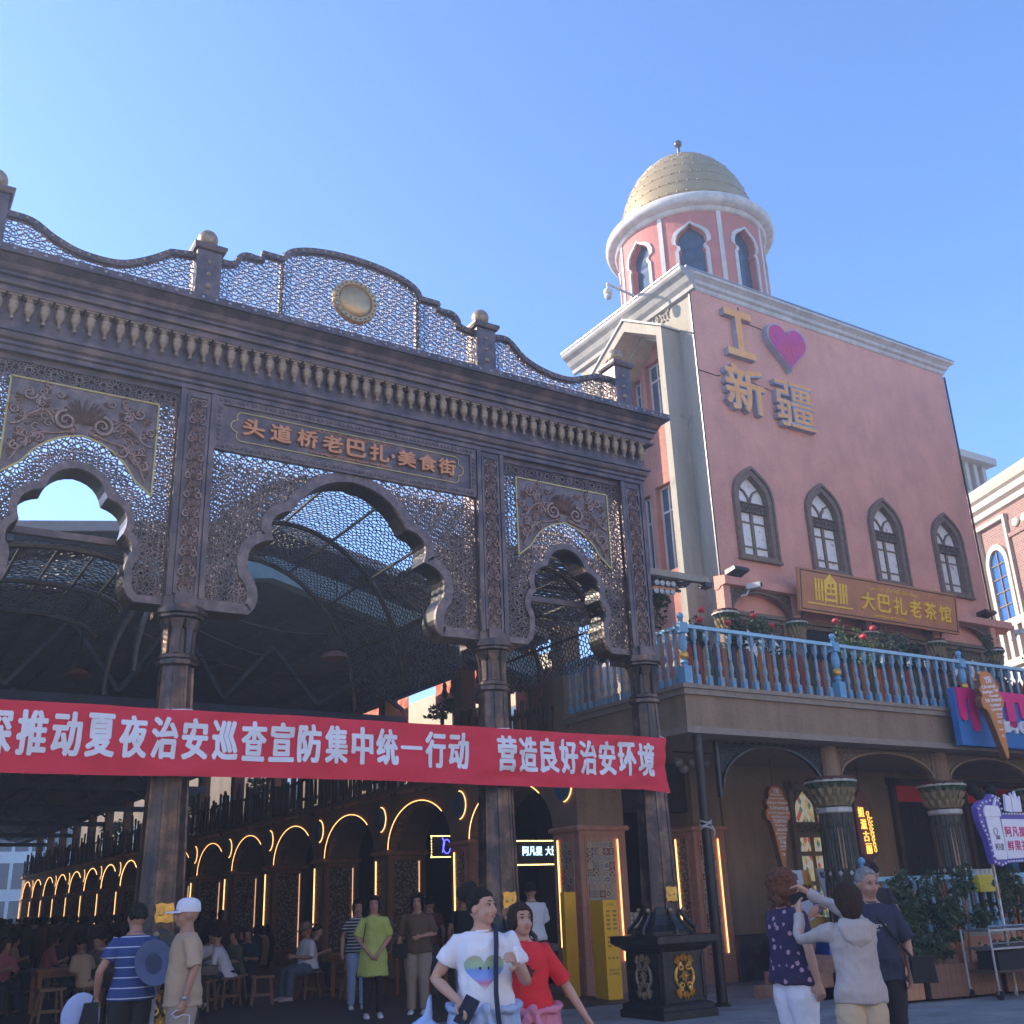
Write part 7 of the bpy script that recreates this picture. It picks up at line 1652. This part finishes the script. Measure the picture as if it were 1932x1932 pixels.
b = MB(); b.rings([[(.17,.02,1.06),(.24,.02,1.06),(.24,.06,1.06),(.17,.06,1.06)],[(.16,.0,.62),(.22,.0,.62),(.22,.05,.62),(.16,.05,.62)]]); b.build('jacket', cl('jacket_pale', (.33,.40,.50)), None, label='pale blue jacket over the right arm of the striped polo man', cat='jacket').matrix_world = T.matrix_basis
# 2 beige tee man in profile
T, HM, sh, lg_ = person('man in a beige T-shirt and white baseball cap, standing in profile facing left', (3.11,10.99,0), face_to(-.96,.12), 1.76, 1, 'grey', 'bald', head=(.0,-.02), build=1.12, top=C_['beige'], bottom=(C_['tan'],'loose'), shoes=shoed, sleeve='elbow', arms={1: ((.24,-.02,1.12),(.23,.07,.88)), -1: ((-.26,-.05,1.12),(-.26,.03,.86))}, belly=.035, hem=.80)
b = MB(); b.M = HM; n = 24
b.rings([[(.086*r*cos(2*pi*j/n), -.012+.104*r*sin(2*pi*j/n), z) for j in range(n)] for r, z in ((1.0,.030),(1.02,.05),(1.0,.085),(.90,.115),(.68,.135),(.35,.146),(.02,.149))]); 
R = []
for i in range(8): y = .06+.125*i/7; w_ = .080*math.sqrt(max(.02, 1-((i/7)**2)*.75)); R.append([(x, y, .040-.012*(i/7)-2.2*x*x+dz) for dz in (-.003, .003) for x in ((-w_,-w_*.5,0,w_*.5,w_) if dz < 0 else (w_,w_*.5,0,-w_*.5,-w_))])
b.rings(R); b.build('baseball_cap', C_['white'], None, True, label='white baseball cap on the man in the beige T-shirt', cat='cap').matrix_world = T.matrix_basis
b = MB(); wr = sh[-1][2]; b.lathe([(.031,-.012),(.036,-.008),(.036,.008),(.031,.012)], tuple(wr+Vector((0,-.005,.02))), 14); b.sph(tuple(wr+Vector((-.034,0,.02))), (.008,.018,.018), 10, 6); b.build('wristwatch', M['steel'], None, label='wristwatch on the man in the beige T-shirt', cat='watch').matrix_world = T.matrix_basis
b = MB(); b.tube([tuple(wr+Vector(v)) for v in cat_rom([(0,.02,-.09),(-.05,.08,-.06),(-.06,.13,-.11),(-.05,.03,-.12),(-.06,-.04,-.10),(-.06,-.02,-.3),(-.07,-.10,-.55)])] if False else [tuple(wr+Vector(v)) for v in ((0,.02,-.09),(-.04,.06,-.07),(-.06,.11,-.10),(-.05,.07,-.13),(-.05,.0,-.11),(-.06,-.05,-.12),(-.06,-.05,-.25),(-.06,-.01,-.40),(-.06,.05,-.55))], .004, 5); b.build('charging_cable', C_['white'], None, label='white cable hanging from the hand of the man in beige', cat='cable').matrix_world = T.matrix_basis
# 3 green dress woman
T, HM, sh, lg_ = person('woman in a loose lime green shirt dress and black leggings with hands clasped', (7.66,16.55,0), cam_dir(7.66,16.55)+.1, 1.79, 0, 'black', 'long', head=(-.1,-.03), top=C_['lime'], bottom=(C_['black'],'slim'), shoes=shoew, sleeve='elbow', skirt=(.58,.24), arms={-1: ((-.25,.02,1.13),(-.06,.18,.90)), 1: ((.25,.02,1.13),(.07,.18,.89))}, vox=.016, fold=.018)
b = MB(); b.tube([(.10,-.02,1.46),(.13,.09,1.3),(.17,.13,1.05)], .008, 5); b.build('bag_strap', C_['black'], None, label='dark shoulder strap on the woman in lime green', cat='strap').matrix_world = T.matrix_basis
# 4 brown shirt woman
T, HM, sh, lg_ = person('woman with curly black hair in a brown polo shirt and pale trousers holding a phone', (8.42,16.5,0), cam_dir(8.42,16.5)-.15, 1.80, 0, 'black', 'curly', head=(.05,-.02), build=1.12, top=C_['brown'], bottom=(C_['tan'],'loose'), shoes=shoew, sleeve='elbow', arms={-1: ((-.27,.02,1.13),(-.08,.26,1.10)), 1: ((.27,-.04,1.12),(.30,.04,.88))}, vox=.015, hem=.86, belly=.02)
b = MB(); b.box(.14,.36,.08,.18,.80,1.0); b.tube([(.2,.12,1.0),(.02,.15,1.3),(-.10,.02,1.47)], .008, 5); b.build('handbag', C_['black'], None, label='black shoulder bag of the woman in the brown shirt', cat='bag').matrix_world = T.matrix_basis
b = MB(); b.box(-.04,.05,.30,.315,1.10,1.13); b.box(-.04,.05,.28,.36,1.115,1.125); b.build('mobile_phone', C_['black'], None, label='phone in the hand of the woman in the brown shirt', cat='phone').matrix_world = T.matrix_basis
# 5 white tee woman
p5 = (4.02,6.88,0)
T, HM, sh, lg_ = person('woman in a white heart-print T-shirt with hair in a high bun, looking right', p5, cam_dir(4.02,6.88)+.05, 1.735, 0, 'black', 'bun', head=(.88,-.03), build=1.08, top=C_['white'], bottom=(C_['black'],'mid'), shoes=shoed, sleeve='short', arms={1: ((.33,.0,1.14),(.17,.20,1.0)), -1: ((-.29,.04,1.10),(-.21,.22,1.22))}, vox=.010, fold=.018, belly=.03, hem=.92, hand_curl=(.7,.75), palm={-1: Vector((1,.2,0)), 1: Vector((0,.3,-1))})
hh_ = heart(1.0, 36); g_ = polymesh([(x, z) for x, z in hh_]); bandcols = [((.36,.35,.20),1.0),((.30,.48,.28),.70),((.12,.26,.66),.50),((.55,.12,.18),.26),((.45,.50,.66),.16)]
hm = bpy.data.materials.new('heart_print'); hm.use_nodes = True; t_ = hm.node_tree; sp_ = t_.nodes.new('ShaderNodeSeparateXYZ'); tc_ = t_.nodes.new('ShaderNodeTexCoord'); t_.links.new(tc_.outputs['Object'], sp_.inputs[0]); mr_ = t_.nodes.new('ShaderNodeMapRange'); mr_.inputs[1].default_value = 1.06; mr_.inputs[2].default_value = 1.29; t_.links.new(sp_.outputs[2], mr_.inputs[0]); rp_ = t_.nodes.new('ShaderNodeValToRGB'); e = rp_.color_ramp.elements
for i, (p_, c_) in enumerate(((0,(.6,.62,.72)),(.2,(.50,.16,.24)),(.35,(.20,.32,.70)),(.55,(.16,.30,.66)),(.66,(.30,.46,.28)),(1,(.42,.36,.24)))):
    if i < 2: e[i].position = p_; e[i].color = rgb(c_)
    else: x = e.new(p_); x.color = rgb(c_)
t_.links.new(mr_.outputs[0], rp_.inputs[0]); t_.links.new(rp_.outputs[0], t_.nodes['Principled BSDF'].inputs['Base Color'])
decal(g_, T, 'heart_print', hm, lambda v: (v[0]*.19, 1.055+v[1]*.17))
for sx_ in (-.028, .028): decal(polymesh([(sx_+.007*cos(a), 1.20+.011*sin(a)) for a in [i*.785 for i in range(8)]]), T, 'printed_dot', C_['black'], lambda v: v, .008)
b = MB(); b.tube([(-.075,-.06,1.47),(-.09,.06,1.44),(-.085,.15,1.34),(-.075,.19,1.2),(-.07,.225,1.05),(-.08,.24,.90),(-.10,.20,.80)], [(.006,.024)]*7 if False else .017, 6); b.build('bag_strap', C_['navy'], None, True, label='broad navy strap across the white heart T-shirt', cat='strap').matrix_world = T.matrix_basis
b = MB(); b.rings([[(-.14,.16,.84),(.16,.16,.84),(.20,.24,.84),(-.14,.26,.84)],[(-.16,.14,.60),(.16,.14,.60),(.2,.28,.60),(-.16,.28,.60)]]); b.build('shoulder_bag', C_['black'], None, label='black shoulder bag in front of the woman in the white heart T-shirt', cat='bag').matrix_world = T.matrix_basis
b = MB(); b.M = Matrix.Translation((.12,.28,.96)) @ Matrix.Rotation(-.5, 4, 'Y') @ Matrix.Rotation(-.3, 4, 'X'); b.box(-.045,.055,-.008,.012,-.10,.085); b.build('wallet', C_['navy'], None, label='navy wallet in the right hand of the woman in the white T-shirt', cat='wallet').matrix_world = T.matrix_basis
b = MB(); rn = random.Random(2)
for i in range(3): c = Vector((-.20-.008*i, .30, 1.31-.03*i)); b.sph(c, (.022-.004*i,.016,.024), 7, 5)
me = remesh(b, .008, 1, .01, 2, (30,30,30)); me.materials.append(M['bannerw']); obj('paper_napkin', me, None, 'white paper napkin in the raised hand of the woman in white', 'napkin').matrix_world = T.matrix_basis
def tied(T, name, m, lb, wz=.93, r=(.235,.19)):
    b = MB(); b.tube([(r[0]*cos(a), r[1]*sin(a), wz-.02*sin(a)) for a in [i*pi/12 for i in range(25)]], (.022,.03) and .024, 10, False)
    for s in (-1, 1): b.tube([(s*.02,r[1]+.01,wz-.01),(s*.05,r[1]+.03,wz-.12),(s*.08,r[1]+.02,wz-.28),(s*.10,r[1]+.0,wz-.42)], [.034,.04,.045,.035], 10)
    b.sph((0,r[1]+.025,wz-.01), (.05,.035,.04), 12, 8)
    etube(b, [(0,-.03,wz-.48,r[0]+.05,r[1]-.0),(0,-.02,wz-.25,r[0]+.03,r[1]-.01),(0,-.01,wz,r[0]-.005,r[1]-.02)], 18)
    me = remesh(b, .011, 1, .022, 4, (16,16,5)); me.materials.append(m); obj(name, me, None, lb, 'jacket').matrix_world = T.matrix_basis
tied(T, 'tied_jacket', C_['ltblue'], 'light blue and grey jacket tied round the waist of the woman in white', .96)
b = MB(); b.sph((.40,.02,.70), (.16,.12,.20), 16, 12); b.tube([(.40,.02,.86),(.37,.02,.97),(.36,.0,1.05)], [.05,.02,.012], 8); me = remesh(b, .014, 2, .022, 9, (9,9,5)); me.materials.append(mat('plastic_bag_blue', (.30,.42,.68), .3, 0, var=.1)); obj('plastic_bag', me, None, 'pale blue plastic bag hanging left of the woman in the white T-shirt', 'bag').matrix_world = T.matrix_basis
b = MB(); b.M = HM; b.tube([(.03*cos(a), -.072+.02*sin(a)-.012, .085+.035*sin(a+.4)) for a in [i*pi/6 for i in range(13)]], .010, 6, False); b.build('hair_tie', C_['white'], None, label='white hair tie in the bun of the woman in white', cat='hair tie').matrix_world = T.matrix_basis
# 6 red tee woman
T, HM, sh, lg_ = person('woman in a red T-shirt with a pink jacket tied round her waist', (4.58,7.18,0), cam_dir(4.58,7.18)+.12, 1.62, 0, 'dkbrown', 'long', head=(.35,-.1), lean=(.05,.04), build=1.0, top=C_['red'], bottom=(C_['pink'],'loose'), shoes=shoed, sleeve='elbow', arms={1: ((.34,.10,1.30),(.50,.02,1.40)), -1: ((-.28,.0,1.12),(-.42,.10,.88))}, vox=.010, hem=.92, hand_curl=(.25,.3), palm={1: Vector((0,0,-1)), -1: Vector((1,0,0))})
decal(polymesh([(.02+.05*cos(a)*(1+.3*sin(5*a)), 1.21+.045*sin(a)*(1+.3*cos(4*a))) for a in [i*pi/10 for i in range(20)]]), T, 'shirt_print', C_['maroon'], lambda v: v)
tied(T, 'tied_jacket', C_['pink'], 'pink jacket tied round the waist of the woman in red', .96)
# 7 white tee man from behind
person('tall man in a plain white T-shirt seen from behind by the yellow totem', (10.45,16.2,.0), face_to(.2,1), 1.93, 1, 'black', 'short', head=(-.2,.05), build=1.1, top=C_['white'], bottom=(C_['black'],'mid'), shoes=shoew, sleeve='elbow', arms={-1: ((-.25,.05,1.14),(-.16,.28,1.12)), 1: ((.25,.05,1.14),(.16,.28,1.12))}, vox=.017, hem=.88)
# 8 floral blouse woman
T, HM, sh, lg_ = person('older woman with short auburn hair, dark floral blouse and white trousers', (7.10,6.98,0), face_to(.95,-.15), 1.80, 0, 'brown', 'curly', head=(-.1,-.05), build=1.08, top=spots('floral_blouse', (.025,.015,.06), (.42,.26,.34), 15, .44), bottom=(C_['white'],'loose'), shoes=shoew, arms={-1: ((-.24,.08,1.16),(-.10,.32,1.36)), 1: ((.24,.0,1.12),(.24,.05,.87))}, belly=.04, hem=.86)
b = MB(); b.M = Matrix.Translation((-.06,.38,1.46)) @ Matrix.Rotation(.4, 4, 'Y'); b.box(-.04,.04,-.006,.006,-.08,.08); b.build('mobile_phone', mat('phone_blue', (.03,.12,.45), .4), None, label='phone in a blue case held up by the woman in the floral blouse', cat='phone').matrix_world = T.matrix_basis
b = MB(); b.rings([[(-.0,.30,1.26),(.14,.30,1.26),(.12,.40,1.26),(.0,.40,1.26)],[(-.03,.26,1.06),(.16,.26,1.06),(.16,.42,1.06),(-.03,.42,1.06)]]); b.build('handbag', mat('bag_blue', (.02,.07,.30), .6), None, label='small blue bag held by the woman in the floral blouse', cat='bag').matrix_world = T.matrix_basis
# 9 grey hoodie woman
T, HM, sh, lg_ = person('woman in a grey hooded jacket seen from behind, raising a phone to photograph', (6.90,6.10,0), face_to(.5,.95), 1.67, 0, 'dkbrown', 'bob', head=(.25,.0), build=.98, top=C_['grey'], bottom=(C_['khaki'],'loose'), shoes=shoew, sleeve='long', arms={-1: ((-.36,.22,1.30),(-.30,.34,1.50)), 1: ((.08,.34,1.50),(-.18,.42,1.66))}, hem=.84, vox=.011, fold=.022, hand_curl=(.35,.5), palm={-1: Vector((1,0,.2)), 1: Vector((0,-.3,-1))})
b = MB(); b.M = Matrix.Translation((-.24,.46,1.62)) @ Matrix.Rotation(-.25, 4, 'Y') @ Matrix.Rotation(.3, 4, 'X'); b.box(-.085,.085,-.006,.006,-.042,.042); b.build('mobile_phone', C_['black'], None, label='black phone held level by the woman in the grey hooded jacket', cat='phone').matrix_world = T.matrix_basis
b = MB(); etube(b, [(0,-.10,1.22,.03,.02),(0,-.115,1.30,.11,.045),(0,-.09,1.40,.14,.06),(0,-.06,1.45,.11,.07)], 16); me = remesh(b, .012, 2, .012, 2); me.materials.append(C_['grey']); obj('hood', me, T)
# 10 old man in navy
T, HM, sh, lg_ = person('grey-haired old man in a navy T-shirt with small white print', (8.08,6.90,0), cam_dir(8.08,6.90)+.25, 1.81, 1, 'grey', 'old', head=(.35,.18), build=1.05, top=C_['navy'], bottom=(C_['black'],'mid'), shoes=shoed, belly=.05, hem=.82, arms={-1: ((-.27,-.03,1.12),(-.24,.06,.88)), 1: ((.27,-.05,1.13),(.30,.05,.90))}, sleeve='elbow')
gv, gf, gw = glyph('Tangram', .01); decal(([(v[0], v[1]) for v in gv], gf), T, 'shirt_print', C_['white'], lambda v: (.09-v[0]/gw*.17, 1.24+v[1]*.04), .006, .02)
gv2, gf2, gw2 = glyph('EXPLORE THE CITY', .01); decal(([(v[0], v[1]) for v in gv2], gf2), T, 'shirt_print', C_['white'], lambda v: (.10-v[0]/gw2*.12, 1.205+v[1]*.016), .006, .02)
b = MB(); b.rings([[(-.42,.02,1.0),(-.24,.02,1.0),(-.24,.12,1.0),(-.42,.12,1.0)],[(-.43,.0,.80),(-.23,.0,.80),(-.23,.14,.80),(-.43,.14,.80)]]); b.tube([(-.25,.1,1.0),(-.05,.17,1.25),(.08,.02,1.46)], .012, 6); b.build('crossbody_bag', C_['black'], None, True, label='black crossbody bag at the side of the old man in navy', cat='bag').matrix_world = T.matrix_basis
# 11 man behind on the terrace steps
person('man with black hair half hidden behind the grey-haired man on the terrace steps', (11.0,9.3,.18), face_to(.5,.3), 1.75, 1, 'black', 'short', head=(0,.25), top=C_['black'], bottom=(C_['black'],'mid'), shoes=shoed, vox=.018)
# 12 cropped navy person at left edge
person('person in a dark navy shirt cut off by the left edge, bending forward', (.70,8.5,0), face_to(-.6,.7), 1.62, 1, 'black', 'short', head=(.2,.6), lean=(0,.45), build=1.2, top=C_['navy'], bottom=(C_['navy'],'loose'), shoes=shoed, sleeve='elbow', arms={1: ((.30,.32,1.06),(.20,.50,.90)), -1: ((-.30,.3,1.06),(-.2,.5,.9))}, vox=.016)
# ---- stools, benches, tables
stw = mat('stool_wood', (.20,.11,.06), .65, 0, var=.25, vscale=8)
def stool_mesh():
    b = MB(); b.box(-.19,.19,-.13,.13,.43,.47); se = b.mesh('seat', stw); b = MB(); b.bar((0,0,.43),(.05,.04,0),.035); le = b.mesh('leg', stw); b = MB(); b.box(-.16,.16,-.012,.012,-.015,.015); st_ = b.mesh('stretcher', stw); return se, le, st_
SM_ = stool_mesh()
def stool(x, y, rz, lb, sc=1):
    t = thing('stool', lb, 'stool', (x, y, .02), rz, 'wooden stools in the market'); t.scale = (sc,)*3; obj('seat', SM_[0], t)
    for i, (sx, sy) in enumerate(((-1,-1),(1,-1),(1,1),(-1,1))): o = obj('leg', SM_[1], t, loc=(sx*.13, sy*.08, 0)); o.scale = (sx, sy, 1)
    for s in (-1, 1): obj('stretcher', SM_[2], t, loc=(0, s*.105, .16))
    return t
tw_b = MB(); tw_b.box(-.6,.6,-.4,.4,.71,.76); TT = tw_b.mesh('tabletop', M['wood']); tw_b = MB(); tw_b.box(-.035,.035,-.035,.035,0,.71); TL = tw_b.mesh('leg', M['wood']); tw_b = MB(); tw_b.box(-.54,.54,-.34,.34,.62,.709); TA = tw_b.mesh('apron', M['wood'])
def table(x, y, lb, rz=0, items=3):
    t = thing('table', lb, 'table', (x, y, .02), rz, 'wooden market tables'); obj('tabletop', TT, t); obj('apron', TA, t)
    for sx in (-1, 1):
        for sy in (-1, 1): obj('leg', TL, t, loc=(sx*.53, sy*.33, 0))
    return t
# 13 seated man with straw hat
S = 1.06
stool(8.35,21.0,.3,'wooden stool under the seated man in the straw hat', S)
T, HM, sh, lg_ = person('seated man in a white short-sleeved shirt and brown straw hat looking at his phone', (8.35,21.0,0), face_to(-.95,-.1), 1.80, 1, 'grey', 'old', head=(0,.45), lean=(0,.06), build=1.1, top=C_['white'], bottom=(C_['jean'],'loose'), shoes=mat('shoe_pink_white', (.5,.42,.44), .6), seated=True, sleeve='elbow', arms={-1: ((-.22,.08,1.12),(-.05,.34,1.14)), 1: ((.22,.08,1.12),(.05,.34,1.16))}, vox=.017, hem=.92, belly=.04)
b = MB(); b.M = HM; b.lathe([(.09,.055),(.15,.045),(.155,.05),(.09,.065),(.088,.12),(.07,.14),(.02,.135)], (0,-.01,0), 24); b.build('straw_hat', mat('straw_brown', (.22,.14,.10), .8), None, True, label='brown straw hat on the seated man in white', cat='hat').matrix_world = T.matrix_basis
# 14 seated white hoodie woman
stool(6.75,20.9,.2,'wooden stool under the seated woman in the white hooded jacket', S)
person('seated woman in a white hooded jacket leaning forward over a table', (6.75,20.9,0), face_to(-.8,.5), 1.72, 0, 'black', 'short', head=(0,.35), lean=(0,.28), top=C_['white'], bottom=(C_['navy'],'mid'), shoes=shoew, seated=True, sleeve='long', arms={-1: ((-.22,.25,1.12),(-.1,.45,1.10)), 1: ((.22,.25,1.12),(.1,.45,1.10))}, vox=.017, hem=.90)
stool(6.15,20.3,.9,'empty wooden bench seat right of the beige man', S); stool(7.25,20.5,-.2,'empty wooden stool between the white jacket woman and the straw hat man', S)
stool(3.55,20.4,.2,'wooden stool at the left edge in front of the dark crowd', 1.15); stool(1.9,12.3,.4,'near wooden stool at the far left below the navy person', 1.1); stool(8.9,20.2,.1,'wooden stool behind the woman in lime green', S)
table(9.35,20.6,'orange wooden table right of the seated straw hat man'); table(10.9,19.5,'orange wooden table behind the two standing women'); table(5.6,21.6,'dark table in front of the white jacket woman'); table(4.2,22.5,'table among the dark crowd left of the beige man'); table(2.2,22.8,'table nearest the left edge among the dark diners')
for i, (x, y, z) in enumerate(((9.2,20.5,.78),(9.5,20.6,.78),(10.8,19.4,.78))): b = MB(); b.lathe([(.035,0),(.04,.02),(.035,.12),(.015,.15),(.012,.2)], n=10); b.build('sauce_bottle', M['white'] if i else M['wood'], None, True, label=('dark sauce bottle on the orange table by the straw hat man','white tissue bottle on the orange table by the straw hat man','white bottle on the table behind the standing women')[i], cat='bottle', loc=(x, y, z))
bw_ = MB(); bw_.lathe([(.04,0),(.09,.05),(.085,.05),(.04,.01)], n=14); bw_me = bw_.mesh('bowl', M['white'], 50)
for i, (x, y, w_) in enumerate(((9.0,20.5,'nearest the straw hat man'),(9.6,20.8,'at the far side of the straw hat man\'s table'),(10.6,19.5,'on the table behind the two standing women'),(11.1,19.3,'at the right end of the table behind the women'),(5.4,21.5,'before the woman in the white jacket'),(5.9,21.8,'farther one before the woman in the white jacket'),(4.1,22.4,'on the dark table left of the beige man'),(2.3,22.7,'on the leftmost dark table'))):
    obj('bowl', bw_me, None, 'white food bowl '+w_, 'bowl', 'bowls on the market tables', loc=(x, y, .785))
# standing in the shade behind
person('person in a black and white striped top mostly hidden behind the woman in lime green', (8.12,18.2,0), face_to(-.3,-.9), 1.75, 0, 'black', 'bob', top=stripes('bw_striped_top', (.02,.02,.022), (.5,.5,.5), .05, .4), bottom=(C_['ltblue'],'mid'), shoes=shoew, vox=.018)
person('person in a maroon shirt standing in the second arch, dim', (9.9,18.9,0), face_to(.3,1), 1.78, 1, 'black', 'short', top=C_['maroon'], bottom=(C_['dgrey'],'mid'), shoes=shoed, vox=.02)
person('person in a black T-shirt standing in the second arch beside the maroon shirt', (10.3,18.3,0), face_to(.5,.8), 1.82, 1, 'black', 'short', head=(.5,0), top=C_['black'], bottom=(C_['ltblue'],'mid'), shoes=shoed, vox=.02)
# ---- seated diners: three bodies copied with their own clothes
base = []
for i, (hs, ln, yaw_) in enumerate((('short',.16,0),('bob',.10,.3),('short',.25,-.3))):
    T = person('seated diner', (0,0,-50), 0, 1.72, i % 3, ('black','dkbrown','black')[i], hs, head=(yaw_,.25), lean=(0,ln), top=C_['grey'], bottom=(C_['navy'],'mid'), shoes=shoed, seated=True, sleeve='elbow', arms={-1: ((-.23,.15,1.12),(-.1,.38,1.14)), 1: ((.23,.15,1.12),(.1,.38,1.20))}, vox=.026, face=False)[0]; base.append(T)
dn = [(2.6,21.5,'maroon',1.0,'dark red','at the left among the diners'),(3.1,23.0,'rose',3.5,'dull rose','seen left of the striped polo man, arm raised'),(4.3,21.2,'beige',.5,'peach','with bare pale back, left of the striped polo man'),(4.9,23.2,'olive',2.5,'olive patterned','farther back beside the left gate column'),(5.3,20.6,'brown',1.6,'brown','just right of the left gate pedestal'),(6.1,22.4,'dgrey',-1.6,'dark grey','between the beige man and the white jacket woman'),
 (6.9,22.6,'white',3.0,'white','facing us behind the white jacket woman'),(7.7,22.7,'navy',2.6,'navy','behind the straw hat man'),(7.4,23.8,'tan',.2,'tan','two rows behind the straw hat man'),(8.9,22.4,'maroon',-2.2,'maroon','right of the straw hat man'),(7.25,22.0,'olive',1.9,'dark green','leaning behind the straw hat man'),(9.9,22.2,'black',3,'black','at the second arch, far side'),(3.4,25.0,'grey',1.2,'grey','third row on the left'),(4.4,26.2,'rose',-1.5,'rose','third row left of the left column'),
 (5.6,25.4,'white',.9,'pale','third row behind the left column'),(6.6,26.0,'jean',2.9,'denim blue','third row behind the white cap'),(7.6,26.4,'brown',-.8,'brown','third row in the middle'),(8.6,25.2,'black',1.4,'black','third row right of the middle'),(2.9,27.6,'dgrey',2.0,'charcoal','fourth row at the left edge'),(4.0,28.6,'tan',-2,'tan','fourth row on the left'),(5.2,29.0,'navy',.4,'navy','fourth row by the left column'),(8.2,28.6,'olive',3.1,'olive','fourth row in the middle')]
for i, (x, y, cn, rz_, cname, where) in enumerate(dn):
    src = base[i % 3]; c = clone(src); c.location = (x, y, .0); c.rotation_euler = (0, 0, rz_); c['label'] = 'seated diner in a %s top %s' % (cname, where); c['group'] = 'diners in the market'
    for ch in c.children:
        if ch.name.split('.')[0] in ('shirt', 'collar'): ch.material_slots[0].link = 'OBJECT'; ch.material_slots[0].material = C_[cn]
    st_ = stool(x, y, rz_, 'wooden stool of the diner in the %s top' % cname + ' ' + ' '.join(where.split()[:6]))
for T in base:
    for ch in list(T.children): bpy.data.objects.remove(ch)
    bpy.data.objects.remove(T)
# far crowd: one mass
b = MB(); rn = random.Random(9)
for i in range(240):
    y = 30+rn.random()**1.3*60; x = rn.uniform(.12*y, 11.0); hgt = rn.choice((1.25,1.3,1.7)); b.cur = rn.randrange(5)
    b.lathe([(.16,hgt-1.0),(.22,hgt-.55),(.20,hgt-.32),(.08,hgt-.24)], (x, y, 0), 8, rot=rn.random()*3, sy=.7); b.cur = 5; b.sph((x, y, hgt-.12), (.09,.1,.13), 8, 6)
b.build('far_crowd', [C_['black'], C_['maroon'], C_['navy'], C_['tan'], C_['dgrey'], HAIRM['black']], None, 'all', kind='stuff', label='dim crowd of diners at the far end of the market', cat='crowd')
# ================================================================ HAZE, a thin volume approximating the lens veil
b = MB(); b.box(-310, 310, -310, 330, -1, 24.2)
hz_m = bpy.data.materials.new('haze_air'); hz_m.use_nodes = True; t_ = hz_m.node_tree; t_.nodes.remove(t_.nodes['Principled BSDF'])
pv = t_.nodes.new('ShaderNodeVolumePrincipled'); pv.inputs['Color'].default_value = (.70, .82, 1, 1); pv.inputs['Density'].default_value = .0032; pv.inputs['Anisotropy'].default_value = .35
t_.links.new(pv.outputs[0], t_.nodes['Material Output'].inputs['Volume'])
b.build('haze', hz_m, kind='stuff')
